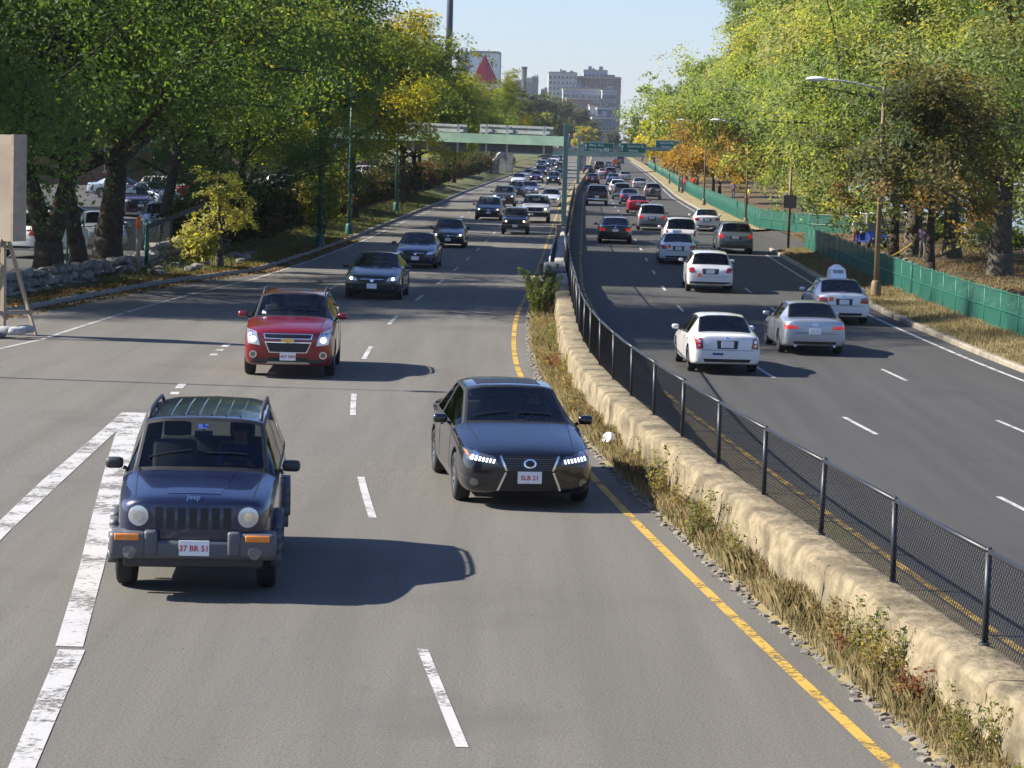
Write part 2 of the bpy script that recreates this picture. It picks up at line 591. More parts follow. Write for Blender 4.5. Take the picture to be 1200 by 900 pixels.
def patch(kind, side, fn, nu, nv, lift, name, mat, skirt=.03):
    """thin plate laid on the shell: fn(s,t) -> (a,b) in front/side/top view"""
    bvh = make_shell(kind)[1]
    v, f = [], []
    def cast(a, b):
        if side == 'F':
            o, d = Vector((a, -6, b)), Vector((0, 1, 0))
        elif side == 'B':
            o, d = Vector((a, 6, b)), Vector((0, -1, 0))
        elif side == 'T':
            o, d = Vector((a, b, 6)), Vector((0, 0, -1))
        else:
            sg = 1 if side == 'R' else -1
            o, d = Vector((6 * sg, a, b)), Vector((-sg, 0, 0))
        h, nrm, _, _ = bvh.ray_cast(o, d)
        if h is None:
            q = o + d * 5.2
            h, nrm, _, _ = bvh.find_nearest(q)
        if nrm.dot(d) > 0:
            nrm = -nrm
        return h, nrm, d
    top, low = [], []
    for j in range(nv + 1):
        for i in range(nu + 1):
            a, b = fn(i / nu, j / nv)
            h, nrm, d = cast(a, b)
            v.append(h + nrm * lift)
    n1 = len(v)
    for j in range(nv):
        for i in range(nu):
            f.append((j * (nu + 1) + i, j * (nu + 1) + i + 1, (j + 1) * (nu + 1) + i + 1, (j + 1) * (nu + 1) + i))
    ring = [i for i in range(nu + 1)] + [j * (nu + 1) + nu for j in range(1, nv + 1)] + \
           [nv * (nu + 1) + i for i in range(nu - 1, -1, -1)] + [j * (nu + 1) for j in range(nv - 1, 0, -1)]
    dd = {'F': Vector((0, 1, 0)), 'B': Vector((0, -1, 0)), 'T': Vector((0, 0, -1)), 'R': Vector((-1, 0, 0)), 'L': Vector((1, 0, 0))}[side]
    for i in ring:
        v.append(v[i] + dd * (skirt + lift))
    m = len(ring)
    for k in range(m):
        f.append((ring[k], n1 + k, n1 + (k + 1) % m, ring[(k + 1) % m]))
    me = mesh(name, v, f, mat, True)
    bm = bmesh.new()
    bm.from_mesh(me)
    bmesh.ops.recalc_face_normals(bm, faces=list(bm.faces))
    bm.to_mesh(me)
    bm.free()
    try:
        me.set_sharp_from_angle(angle=R(50))
    except Exception:
        pass
    return me

def quad(p00, p10, p11, p01):
    """bottom-left, bottom-right, top-right, top-left"""
    def fn(s, t):
        a = lerp(lerp(p00[0], p10[0], s), lerp(p01[0], p11[0], s), t)
        b = lerp(lerp(p00[1], p10[1], s), lerp(p01[1], p11[1], s), t)
        return a, b
    return fn

def disc(cx, cz, rx, rz=None):
    rz = rx if rz is None else rz
    def fn(s, t):
        u, w = 2 * s - 1, 2 * t - 1
        # square to disc
        return cx + rx * u * math.sqrt(1 - w * w / 2), cz + rz * w * math.sqrt(1 - u * u / 2)
    return fn

def mirror(fn):
    return lambda s, t: (lambda p: (-p[0], p[1]))(fn(s, t))

_wheel = {}
def wheel_meshes(r, style=0):
    key = (round(r, 3), style)
    if key in _wheel:
        return _wheel[key]
    w = .105
    ri = r * .66
    Mx = Matrix.Rotation(R(90), 4, 'Y')
    t = MB().lathe([(ri, -w), (r - .035, -w), (r - .008, -w * .8), (r, -w * .4), (r, w * .4), (r - .008, w * .8), (r - .035, w), (ri, w)], 32, Mx, closed=True)
    rim = MB().lathe([(ri + .004, -w * .7), (ri + .004, w * .85), (ri - .02, w * .9), (ri - .03, w * .5), (ri - .03, -w * .7)], 28, Mx, closed=True)
    ns = 5 if style == 0 else 7
    for k in range(ns):
        a = 2 * math.pi * k / ns
        p = Vector((w * .62, .05 * math.cos(a), .05 * math.sin(a)))
        q = Vector((w * .78, (ri - .02) * math.cos(a), (ri - .02) * math.sin(a)))
        rim.bar(p, q, .03, .075 if style == 0 else .05, up=(0, -math.sin(a), math.cos(a)))
    rim.lathe([(.001, w * .72), (.06, w * .70), (.065, w * .5)], 12, Mx)
    hub = MB().lathe([(.001, w * .25), (ri - .03, w * .25), (ri - .03, w * .05), (.001, w * .05)], 20, Mx)
    _wheel[key] = (t.mesh('tyre', M['rubber'], True), rim.mesh('rim', M['alloy']), hub.mesh('brake_disc', M['plastic']))
    return _wheel[key]

_misc = {}
def cached(key, fn):
    if key not in _misc:
        _misc[key] = fn()
    return _misc[key]

def mirror_mesh():
    b = MB().rbox(-.10, .10, -.06, .06, -.065, .06, .048)
    b.bar((-.10, .0, -.05), (-.19, .0, -.09), .05, .035)
    return b.mesh('mirror', M['plastic'], True)

def seat_mesh(light=False):
    b = MB()
    Mx = Matrix.Rotation(R(-14), 4, 'X')
    b.rbox(-.25, .25, -.06, .06, 0, .58, .05, Mx)
    b.rbox(-.13, .13, -.045, .045, .62, .80, .04, Mx)
    b.rbox(-.25, .25, -.5, .02, -.10, .06, .05)
    return b.mesh('seat', M['seatlight' if light else 'seat'], True)

def steering_mesh():
    b = MB()
    Mx = Matrix.Rotation(R(62), 4, 'X')
    n = 24
    pts = [Mx @ Vector((.185 * math.cos(2 * math.pi * k / n), .185 * math.sin(2 * math.pi * k / n), 0)) for k in range(n + 1)]
    b.tube(pts, .017, 6, False)
    b.bar(Mx @ Vector((-.18, 0, 0)), Mx @ Vector((.18, 0, 0)), .03, .05)
    b.bar(Mx @ Vector((0, 0, 0)), Mx @ Vector((0, -.18, 0)), .03, .05)
    b.bar(Mx @ Vector((0, 0, 0)), Mx @ Vector((0, .02, -.3)), .05)
    return b.mesh('steering_wheel', M['plastic'], True)

def add_box_front(kind, x0, x1, z0, z1, side='F', out=.02, depth=.06):
    """plane position on the bumper for plates and badges"""
    bvh = make_shell(kind)[1]
    best = None
    for x in (x0, (x0 + x1) / 2, x1):
        for z in (z0, (z0 + z1) / 2, z1):
            h = bvh.ray_cast(Vector((x, -6 if side == 'F' else 6, z)), Vector((0, 1 if side == 'F' else -1, 0)))[0]
            if h is not None:
                best = h.y if best is None else (min(best, h.y) if side == 'F' else max(best, h.y))
    return best

PAINTS = {}
def car_paint(col, metal=.35, rough=.38):
    key = (col, metal, rough)
    if key not in PAINTS:
        PAINTS[key] = paint('car_paint', col, metal, rough)
    return PAINTS[key]

def vehicle(name, label, cat, kind, pos, rz, col, scale=(1, 1, 1), front='sedan', rear='sedan', lit=True, group=None, metal=.35, rough=.38,
            rails=False, plate=None, seats=True, rim=0, light_seat=False, detail=True, tail='redlens', mirror_mat=None, rearglass=None, door=True):
    """pos: road point under the middle of the car; rz: heading (0 = front towards the camera)"""
    B = BODY[kind]
    sh, bvh = make_shell(kind)
    root = thing(name, label, cat, pos, rz, group)
    root.scale = scale
    pm = car_paint(col, metal, rough)
    def part(nm, me, parent=root, loc=None, mat=None, rot=None, sc=None):
        o = obj(nm, me, parent, loc)
        if rot:
            o.rotation_euler = rot
        if sc:
            o.scale = sc
        if mat:
            o.material_slots[0].link = 'OBJECT'
            o.material_slots[0].material = mat
        return o
    def P(nm, key, side, fn, mat, nu=6, nv=4, lift=.004, parent=root, skirt=.03):
        me = cached((kind, key), lambda: patch(kind, side, fn, nu, nv, lift, nm, M['trim'], skirt))
        return part(nm, me, parent, None, mat)
    body = part('body', sh['body'], mat=pm)
    for key, me in sh.items():
        if key == 'body':
            continue
        nm = {'wind': 'windshield', 'rear': 'rear_window'}.get(key, 'side_window')
        part(nm, me, mat=(M['darkglass'] if (key == 'rear' or key[0] == 'side') and rearglass is None else M['glass']))
    # wheels
    tm, rm, hm = wheel_meshes(B['wr'], rim)
    for ay in B['axles']:
        for s in (1, -1):
            w = part('wheel', tm, loc=(s * (B['st'][3][1][2][0] - .115), ay, B['wr']), rot=(0, 0, 0 if s > 0 else math.pi))
            part('rim', rm, w)
            part('brake_disc', hm, w)
    # cabin
    y0, y1 = B['cab']
    cz = B['belt']
    hw = B['st'][4][1][3][0] - .1
    def cabin():
        b = MB()
        b.box(-hw, hw, y0 - .1, y1, cz - .42, cz - .38)
        b.rbox(-hw + .05, hw - .05, y0 - .18, y0 + .28, cz - .4, cz - .0, .06)
        b.rbox(-hw + .05, hw - .05, y1 - .12, y1 + .1, cz - .4, cz - .02, .04)
        return b.mesh('cabin_floor', M['cabin'])
    part('cabin_floor', cached((kind, 'cabin'), cabin))
    if seats:
        sy = y0 + .95
        for x in (-.38, .38):
            part('seat', cached(('seat', light_seat), lambda: seat_mesh(light_seat)), loc=(x, sy, cz - .32))
        part('rear_bench', cached(('bench', light_seat), lambda: MB().rbox(-.62, .62, -.06, .06, 0, .52, .05, Matrix.Rotation(R(-18), 4, 'X')).rbox(-.5, -.26, -.04, .04, .5, .68, .03, Matrix.Rotation(R(-18), 4, 'X')).rbox(.26, .5, -.04, .04, .5, .68, .03, Matrix.Rotation(R(-18), 4, 'X')).mesh('rear_bench', M['seatlight' if light_seat else 'seat'], True)), loc=(0, min(sy + .95, y1 - .25), cz - .32))
        part('steering_wheel', cached('steer', steering_mesh), loc=(.38, y0 + .38, cz - .04))
    part('rearview_mirror', cached('rvm', lambda: MB().rbox(-.1, .1, -.015, .015, -.03, .03, .012).bar((0, 0, .02), (0, -.03, .12), .015).mesh('rearview_mirror', M['plastic'])),
         loc=(0, B['st'][4][0] - .12, B['st'][4][1][6][1] - .17))
    # door mirrors
    r3 = B['st'][3][1][3]
    for s in (1, -1):
        part('mirror', cached('mirror', mirror_mesh), loc=(s * (r3[0] + .13), B['st'][3][0] + .38, r3[1] + .1), sc=(s, 1, 1), mat=mirror_mat or (pm if detail else None))
    # door seams and handles
    if detail and door:
        for s, sd in ((1, 'R'), (-1, 'L')):
            zb, zt = B['st'][3][1][1][1] + .06, B['st'][5][1][3][1] - .03
            for k, yy in enumerate((B['st'][3][0] + .12, B['st'][5][0], B['st'][6][0] + .12)):
                P('door_seam', ('seam', k, s), sd, quad((yy, zb), (yy + .012, zb), (yy + .012, zt), (yy, zt)), M['trim'], 1, 8, .0025, skirt=.004)
            for k, yy in enumerate((B['st'][5][0] - .22, B['st'][6][0] - .1)):
                P('door_handle', ('handle', k, s), sd, quad((yy, zt - .09), (yy + .2, zt - .085), (yy + .2, zt - .055), (yy, zt - .06)), pm, 3, 2, .02)
    FRONT[front](kind, root, part, P, pm, lit, plate)
    REAR[rear](kind, root, part, P, pm, tail, plate)
    if rails:
        def rmesh():
            b = MB()
            xs = B['st'][5][1][4][0] - .04
            pts = []
            for k in range(9):
                yy = lerp(B['st'][4][0] + .15, B['st'][7][0] - .12, k / 8)
                h = bvh.ray_cast(Vector((xs, yy, 5)), Vector((0, 0, -1)))[0]
                pts.append(Vector((xs, yy, h.z + (.065 if 0 < k < 8 else .0))))
            b.tube(pts, .022, 8)
            b.bar(pts[4] - Vector((0, 0, .07)), pts[4], .04)
            return b.mesh('roof_rail', M['plastic'], True)
        rme = cached((kind, 'rail'), rmesh)
        part('roof_rail', rme)
        part('roof_rail', rme, sc=(-1, 1, 1))
    return root

def plate_part(kind, part, P, side, z, text, w=.32, h=.16, mat=None):
    y = add_box_front(kind, -w / 2, w / 2, z - h / 2, z + h / 2, side)
    sg = -1 if side == 'F' else 1
    me = cached('platemesh', lambda: MB().rbox(-.16, .16, -.006, .006, -.08, .08, .004).mesh('license_plate', M['plate']))
    p = part('license_plate', me, loc=(0, y + sg * .012, z), sc=(w / .32, 1, h / .16))
    if text:
        put_text('plate_characters', text, .085, M['platered'], p, (0, sg * .008, -.005), (R(90), 0, 0 if sg < 0 else math.pi), .001)
    return p

def lamp_bulbs(kind, P, pos, lit, r=.05, key='bulb'):
    for s in (1, -1):
        fn = disc(s * pos[0], pos[1], r)
        P('headlight_bulb', (key, s), 'F', fn, M['bulb'] if lit else M['chrome'], 6, 6, .012)

def front_sedan(kind, root, part, P, pm, lit, plate):
    z0 = {'sedan': .60, 'suv': .80, 'van': .74, 'jeep': .84}[kind]
    for s in (1, -1):
        q = quad((.46, z0), (.81, z0 + .03), (.855, z0 + .155), (.52, z0 + .115))
        P('headlight', ('hl', s), 'F', q if s > 0 else mirror(q), M['lamp'], 8, 4, .006)
    lamp_bulbs(kind, P, (.66, z0 + .07), lit)
    P('grille', 'gr', 'F', quad((-.36, z0 - .07), (.36, z0 - .07), (.43, z0 + .07), (-.43, z0 + .07)), M['trim'], 8, 3, .006)
    for k in range(3):
        zz = z0 - .045 + k * .045
        P('grille_bar', ('gb', k), 'F', quad((-.36, zz), (.36, zz), (.37, zz + .014), (-.37, zz + .014)), M['chrome'] if k == 2 else M['plastic'], 8, 1, .014)
    P('badge', 'badge', 'F', disc(0, z0 + .015, .06, .045), M['chrome'], 4, 4, .024)
    zi = z0 - .27
    P('bumper_intake', 'bi', 'F', quad((-.52, zi), (.52, zi), (.46, zi + .11), (-.46, zi + .11)), M['trim'], 8, 2, .005)
    for s in (1, -1):
        P('fog_light', ('fog', s), 'F', disc(s * .66, zi + .07, .055, .045), M['lampdark'], 4, 4, .006)
    plate_part(kind, part, P, 'F', z0 - .16, plate)
    if detail_level_seam:
        P('hood_seam', 'hs1', 'T', quad((.60, BODY[kind]['st'][1][0] + .04), (.612, BODY[kind]['st'][1][0] + .04), (.70, BODY[kind]['st'][3][0] + .05), (.688, BODY[kind]['st'][3][0] + .05)), M['trim'], 1, 8, .002, skirt=.004)
        P('hood_seam', 'hs2', 'T', mirror(quad((.60, BODY[kind]['st'][1][0] + .04), (.612, BODY[kind]['st'][1][0] + .04), (.70, BODY[kind]['st'][3][0] + .05), (.688, BODY[kind]['st'][3][0] + .05))), M['trim'], 1, 8, .002, skirt=.004)
    wipers(kind, part)
detail_level_seam = True

def wipers(kind, part):
    B = BODY[kind]
    y, z = B['cowl']
    def wm():
        b = MB()
        bvh = make_shell(kind)[1]
        for x0, x1 in ((-.1, -.58), (.5, .04)):
            pts = []
            for k in range(5):
                x = lerp(x0, x1, k / 4)
                yy = y + .10 - .03 * k / 4
                h = bvh.ray_cast(Vector((x, yy, 5)), Vector((0, 0, -1)))[0]
                pts.append(h + Vector((0, 0, .018)))
            b.tube(pts, .010, 5)
        return b.mesh('wiper', M['trim'])
    part('wiper', cached((kind, 'wiper'), wm))

def front_lexus(kind, root, part, P, pm, lit, plate):
    z0 = .60
    for s in (1, -1):
        q = quad((.42, z0 + .0), (.81, z0 + .05), (.85, z0 + .17), (.47, z0 + .105))
        P('headlight', ('lxhl', s), 'F', q if s > 0 else mirror(q), M['lampdark'], 10, 4, .006)
        for k in range(7):
            x = .47 + k * .045
            zz = z0 + .012 + k * .006
            q = quad((x, zz), (x + .022, zz + .003), (x + .004, zz + .055), (x - .018, zz + .052))
            P('led_strip', ('lxled', s, k), 'F', q if s > 0 else mirror(q), M['led'], 2, 2, .014)
        P('projector_lens', ('lxpr', s), 'F', disc(s * .70, z0 + .105, .045), M['chrome'], 4, 4, .013)
        q = quad((.775, z0 + .09), (.80, z0 + .10), (.835, z0 + .15), (.80, z0 + .145))
        P('side_marker', ('lxam', s), 'F', q if s > 0 else mirror(q), M['amber'], 3, 3, .012)
        P('fog_light', ('lxfog', s), 'F', disc(s * .72, .36, .055, .05), M['lampdark'], 4, 4, .01)
        q = quad((.40, .26), (.43, .26), (.33, .50), (.30, .50))
        P('chrome_blade', ('lxbl', s), 'F', q if s > 0 else mirror(q), M['chrome'], 2, 6, .016)
        q = quad((.29, .52), (.32, .52), (.40, .71), (.37, .71))
        P('grille_surround', ('lxgs', s), 'F', q if s > 0 else mirror(q), M['chrome'], 2, 6, .016)
    P('grille', 'lxg1', 'F', quad((-.30, .51), (.30, .51), (.38, .71), (-.38, .71)), M['trim'], 8, 4, .006)
    P('lower_grille', 'lxg2', 'F', quad((-.41, .25), (.41, .25), (.30, .51), (-.30, .51)), M['trim'], 8, 4, .006)
    for k in range(6):
        zz = .53 + k * .028
        w = .29 + (zz - .51) * .4
        P('grille_bar', ('lxgb', k), 'F', quad((-w, zz), (w, zz), (w + .004, zz + .009), (-w - .004, zz + .009)), M['greyplastic'], 8, 1, .012)
    P('badge', 'lxbd', 'F', disc(0, .615, .085, .06), M['chrome'], 6, 6, .022)
    P('badge_ring', 'lxbd2', 'F', disc(0, .615, .06, .04), M['trim'], 6, 6, .026)
    plate_part(kind, part, P, 'F', .435, plate)
    s0 = BODY[kind]['st']
    for s in (1, -1):
        q = quad((.60, s0[1][0] + .06), (.612, s0[1][0] + .06), (.70, s0[3][0] + .05), (.688, s0[3][0] + .05))
        P('hood_seam', ('hs', s), 'T', q if s > 0 else mirror(q), M['trim'], 1, 8, .002, skirt=.004)
    P('sunroof', 'lxsr', 'T', quad((-.45, .02), (.45, .02), (.45, .62), (-.45, .62)), M['trim'], 6, 4, .004)
    wipers(kind, part)

def front_equinox(kind, root, part, P, pm, lit, plate):
    for s in (1, -1):
        q = quad((.56, .66), (.80, .70), (.86, .98), (.64, .93))
        P('headlight', ('eqhl', s), 'F', q if s > 0 else mirror(q), M['lamp'], 6, 6, .008)
        P('headlight_bulb', ('eqb', s), 'F', disc(s * .70, .785, .058), M['bulb'], 6, 6, .02)
        P('headlight_bulb', ('eqb2', s), 'F', disc(s * .76, .89, .045), M['chrome'], 6, 6, .016)
        P('fog_housing', ('eqf', s), 'F', disc(s * .70, .48, .075), M['chrome'], 6, 6, .012)
        P('fog_light', ('eqf2', s), 'F', disc(s * .70, .48, .05), M['lampdark'], 6, 6, .018)
    P('grille_frame', 'eqgf', 'F', quad((-.47, .80), (.47, .80), (.50, .905), (-.50, .905)), M['chrome'], 10, 3, .008)
    P('grille', 'eqg1', 'F', quad((-.45, .815), (.45, .815), (.47, .89), (-.47, .89)), M['trim'], 10, 3, .014)
    P('lower_grille_frame', 'eqgf2', 'F', quad((-.38, .52), (.38, .52), (.47, .74), (-.47, .74)), M['chrome'], 10, 4, .008)
    P('lower_grille', 'eqg2', 'F', quad((-.36, .54), (.36, .54), (.445, .72), (-.445, .72)), M['trim'], 10, 4, .014)
    for k in range(4):
        zz = .57 + .035 * k
        w = .37 + (zz - .54) * .44
        P('grille_bar', ('eqgb', k), 'F', quad((-w, zz), (w, zz), (w, zz + .01), (-w, zz + .01)), M['plastic'], 10, 1, .02)
    y = add_box_front(kind, -.1, .1, .75, .8)
    bt = MB().prism([(-.13, -.03), (-.05, -.03), (-.05, -.05), (.05, -.05), (.05, -.03), (.13, -.03), (.115, .03), (.05, .03), (.05, .05), (-.05, .05), (-.05, .03), (-.145, .03)], .03)
    part('bow_tie_emblem', cached('bowtie', lambda: bt.mesh('bow_tie_emblem', M['gold'])), loc=(0, y - .028, .77))
    P('bumper_valance', 'eqbv', 'F', quad((-.82, .26), (.82, .26), (.84, .40), (-.84, .40)), M['plastic'], 14, 3, .006)
    P('skid_plate', 'eqsk', 'F', quad((-.45, .30), (.45, .30), (.40, .345), (-.40, .345)), M['alloy'], 10, 2, .014)
    P('bumper_intake', 'eqbi', 'F', quad((-.42, .36), (.42, .36), (.40, .43), (-.40, .43)), M['trim'], 10, 2, .012)
    plate_part(kind, part, P, 'F', .45, plate)
    P('inspection_sticker', 'eqst', 'F', quad((-.62, 1.22), (-.54, 1.22), (-.53, 1.27), (-.61, 1.27)), M['plate'], 2, 2, .004, skirt=.004)
    P('roof_panel', 'eqrp', 'T', quad((-.40, -.05), (.40, -.05), (.40, .9), (-.40, .9)), M['trim'], 6, 6, .004)
    for s in (1, -1):
        s0 = BODY[kind]['st']
        q = quad((.62, s0[1][0] + .05), (.632, s0[1][0] + .05), (.72, s0[3][0] + .05), (.708, s0[3][0] + .05))
        P('hood_seam', ('hs', s), 'T', q if s > 0 else mirror(q), M['trim'], 1, 8, .002, skirt=.004)
    wipers(kind, part)

def front_jeep(kind, root, part, P, pm, lit, plate):
    # grille with seven upright slots
    P('grille', 'jg', 'F', quad((-.42, .70), (.42, .70), (.43, .985), (-.43, .985)), pm, 10, 4, .006)
    for k in range(7):
        x = -.36 + k * .12
        P('grille_slot', ('jgs', k), 'F', quad((x - .040, .735), (x + .040, .735), (x + .042, .955), (x - .042, .955)), M['trim'], 3, 6, .012)
    for s in (1, -1):
        P('headlight_ring', ('jhr', s), 'F', disc(s * .575, .86, .125), pm, 8, 8, .012)
        P('headlight', ('jh', s), 'F', disc(s * .575, .86, .105), M['lamp'], 8, 8, .022)
        P('headlight_bulb', ('jhb', s), 'F', disc(s * .575, .86, .05), M['chrome'], 6, 6, .028)
    # grey bumper, a real bar across the front
    def bumper():
        b = MB()
        b.rbox(-.88, .88, -.02, .30, 0, .20, .05)
        for s in (-1, 1):
            b.rbox(s * .68 - .20, s * .68 + .20, -.045, .34, .02, .28, .05)
            b.rbox(s * .44 - .07, s * .44 + .07, -.05, .2, .04, .30, .03)
        b.rbox(-.40, .40, .0, .2, .02, .13, .03)
        return b.mesh('bumper', M['greyplastic'], True)
    bp = part('bumper', cached('jbump', bumper), loc=(0, -2.20, .42))
    lowp = part('bumper_valance', cached('jval', lambda: MB().rbox(-.74, .74, 0, .25, 0, .13, .03).mesh('bumper_valance', M['plastic'], True)), loc=(0, -2.13, .32))
    for s in (1, -1):
        part('turn_signal', cached('jturn', lambda: MB().rbox(-.13, .13, -.02, .02, -.035, .035, .012).mesh('turn_signal', M['amber'], True)), loc=(s * .69, -2.245, .655))
        part('fog_light', cached('jfog', lambda: MB().lathe([(.001, .004), (.066, .002), (.075, -.006), (.075, -.03)], 20, Matrix.Rotation(R(90), 4, 'X')).mesh('fog_light', M['lampdark'])), loc=(s * .66, -2.248, .50))
        # fender flares
        def flare():
            b = MB()
            pts = []
            for k in range(13):
                t = R(-8 + 196 * k / 12)
                pts.append((0, .44 * math.cos(t), .44 * math.sin(t)))
            for k in range(12):
                p, q = Vector(pts[k]), Vector(pts[k + 1])
                n = ((p + q) / 2).normalized()
                b.bar(p, q + (q - p) * .06, .11, .075, up=n)
            return b.mesh('fender_flare', M['greyplastic'], True)
        for ay in BODY['jeep']['axles']:
            part('fender_flare', cached('flare', flare), loc=(s * .875, ay, .375))
    y = add_box_front(kind, -.1, .1, 1.0, 1.04)
    put_text('hood_lettering', 'Jeep', .085, M['chrome'], root, (0, -2.09, 1.06), (R(60), 0, 0), .004)
    pl = plate_part(kind, part, P, 'F', .55, plate)
    pl.location = (0.02, -2.235, .545)
    # roof ribs
    for k in range(6):
        x = -.40 + k * .16
        P('roof_rib', ('jrib', k), 'T', quad((x - .012, -.28), (x + .012, -.28), (x + .012, 1.6), (x - .012, 1.6)), pm, 1, 10, .010)
    for s in (1, -1):
        s0 = BODY[kind]['st']
        q = quad((.62, s0[1][0] + .06), (.632, s0[1][0] + .06), (.70, s0[3][0] + .05), (.688, s0[3][0] + .05))
        P('hood_seam', ('hs', s), 'T', q if s > 0 else mirror(q), M['trim'], 1, 8, .002, skirt=.004)
    P('hood_bulge', 'jhbul', 'T', quad((-.28, -1.98), (.28, -1.98), (.40, -1.02), (-.40, -1.02)), pm, 8, 8, .007, skirt=.012)
    P('toll_tag', 'jtag', 'F', quad((-.06, 1.60), (.05, 1.60), (.05, 1.645), (-.06, 1.645)), M['bluesticker'], 2, 2, .004, skirt=.004)
    wipers(kind, part)

def front_cherokee(kind, root, part, P, pm, lit, plate):
    for s in (1, -1):
        q = quad((.47, .78), (.68, .78), (.68, .94), (.47, .94))
        P('headlight', ('chl', s), 'F', q if s > 0 else mirror(q), M['lamp'], 4, 4, .008)
        P('headlight_bulb', ('chb', s), 'F', disc(s * .57, .86, .06), M['bulb'] if lit else M['chrome'], 6, 6, .016)
        q = quad((.70, .78), (.79, .78), (.78, .93), (.70, .94))
        P('turn_signal', ('cts', s), 'F', q if s > 0 else mirror(q), M['amber'], 3, 3, .008)
    P('grille', 'cg', 'F', quad((-.43, .74), (.43, .74), (.43, .96), (-.43, .96)), M['trim'], 10, 4, .006)
    for k in range(8):
        x = -.42 + k * .12
        P('grille_bar', ('cgb', k), 'F', quad((x - .012, .75), (x + .012, .75), (x + .012, .95), (x - .012, .95)), pm, 1, 4, .014)
    part('bumper', cached('cbump', lambda: MB().rbox(-.86, .86, -.02, .3, 0, .20, .04).mesh('bumper', M['plastic'], True)), loc=(0, -2.19, .46))
    pl = plate_part(kind, part, P, 'F', .56, plate)
    pl.location.y = -2.225
    wipers(kind, part)

def front_truck(kind, root, part, P, pm, lit, plate):
    for s in (1, -1):
        q = quad((.46, .78), (.76, .78), (.76, .98), (.46, .98))
        P('headlight', ('thl', s), 'F', q if s > 0 else mirror(q), M['lamp'], 5, 4, .008)
        P('headlight_bulb', ('thb', s), 'F', disc(s * .60, .88, .07), M['bulb'] if s > 0 else M['chrome'], 6, 6, .016)
    P('grille', 'tg', 'F', quad((-.44, .74), (.44, .74), (.44, .98), (-.44, .98)), M['trim'], 10, 4, .006)
    for k in range(3):
        zz = .78 + k * .075
        P('grille_bar', ('tgb', k), 'F', quad((-.44, zz), (.44, zz), (.44, zz + .02), (-.44, zz + .02)), M['plastic'], 8, 1, .014)
    P('badge', 'tbd', 'F', disc(0, .87, .09, .045), M['bluesticker'], 5, 5, .024)
    part('bumper', cached('tbump', lambda: MB().rbox(-.86, .86, -.02, .3, 0, .26, .04).mesh('bumper', M['trim'], True)), loc=(0, -2.19, .42))
    pl = plate_part(kind, part, P, 'F', .52, plate)
    pl.location = (-.28, -2.225, .54)
    wipers(kind, part)

def front_none(kind, root, part, P, pm, lit, plate):
    front_sedan(kind, root, part, P, pm, False, None)

def rear_common(kind, root, part, P, pm, tail, plate, z, lamp, pz):
    for s in (1, -1):
        P('tail_light', ('tl', z, s, tail), 'B', lamp if s > 0 else mirror(lamp), M[tail], 8, 5, .008)
    plate_part(kind, part, P, 'B', pz, None)
    zb = BODY[kind]['st'][-1][1][1][1]
    P('bumper_insert', 'rbi', 'B', quad((-.58, zb - .06), (.58, zb - .06), (.62, zb + .02), (-.62, zb + .02)), M['trim'], 8, 2, .005)
    P('bumper_seam', 'rbs', 'B', quad((-.80, zb + .24), (.80, zb + .24), (.80, zb + .25), (-.80, zb + .25)), M['trim'], 10, 1, .003, skirt=.004)

def rear_sedan(kind, root, part, P, pm, tail, plate):
    q = quad((.52, .74), (.80, .72), (.85, .93), (.56, .90))
    rear_common(kind, root, part, P, pm, tail, plate, 1, q, .77)
    P('plate_recess', 'rpr', 'B', quad((-.26, .67), (.26, .67), (.28, .88), (-.28, .88)), M['trim' if False else 'plastic'], 4, 3, .003)
    P('trunk_seam', 'rts', 'B', quad((-.52, .665), (.52, .665), (.52, .673), (-.52, .673)), M['trim'], 8, 1, .003, skirt=.004)
    P('badge', 'rbd', 'B', disc(0, .935, .05, .04), M['chrome'], 4, 4, .006)
    P('brake_light', 'r3', 'B', quad((-.14, 1.075), (.14, 1.075), (.14, 1.09), (-.14, 1.09)), M['redlens'], 2, 1, .004)

def rear_altima(kind, root, part, P, pm, tail, plate):
    q = quad((.62, .68), (.80, .66), (.84, .95), (.66, .93))
    rear_common(kind, root, part, P, pm, tail, plate, 2, q, .78)
    for s in (1, -1):
        for k in range(2):
            P('tail_light_lens', ('atl', s, k), 'B', disc(s * .725, .745 + k * .11, .04), M['lamp'], 4, 4, .016)
    P('plate_recess', 'rpr', 'B', quad((-.26, .69), (.26, .69), (.28, .90), (-.28, .90)), M['plastic'], 4, 3, .003)
    P('badge', 'rbd', 'B', disc(0, .965, .05, .04), M['chrome'], 4, 4, .006)
    P('bumper_sticker', 'astk', 'B', quad((.10, .51), (.38, .51), (.38, .565), (.10, .565)), M['bluesticker'], 2, 1, .004, skirt=.004)

def rear_audi(kind, root, part, P, pm, tail, plate):
    q = quad((.46, .765), (.82, .75), (.85, .87), (.50, .85))
    rear_common(kind, root, part, P, pm, tail, plate, 3, q, .70)
    P('badge', 'rbd2', 'B', disc(0, .90, .10, .035), M['chrome'], 6, 3, .006)
    P('trunk_seam', 'rts', 'B', quad((-.52, .62), (.52, .62), (.52, .628), (-.52, .628)), M['trim'], 8, 1, .003, skirt=.004)
    for s in (1, -1):
        part('exhaust_tip', cached('exh', lambda: MB().lathe([(.035, -.08), (.04, .04), (.032, .04), (.03, -.04)], 14, Matrix.Rotation(R(-90), 4, 'X')).mesh('exhaust_tip', M['chrome'], True)), loc=(s * .55, 2.42, .28))

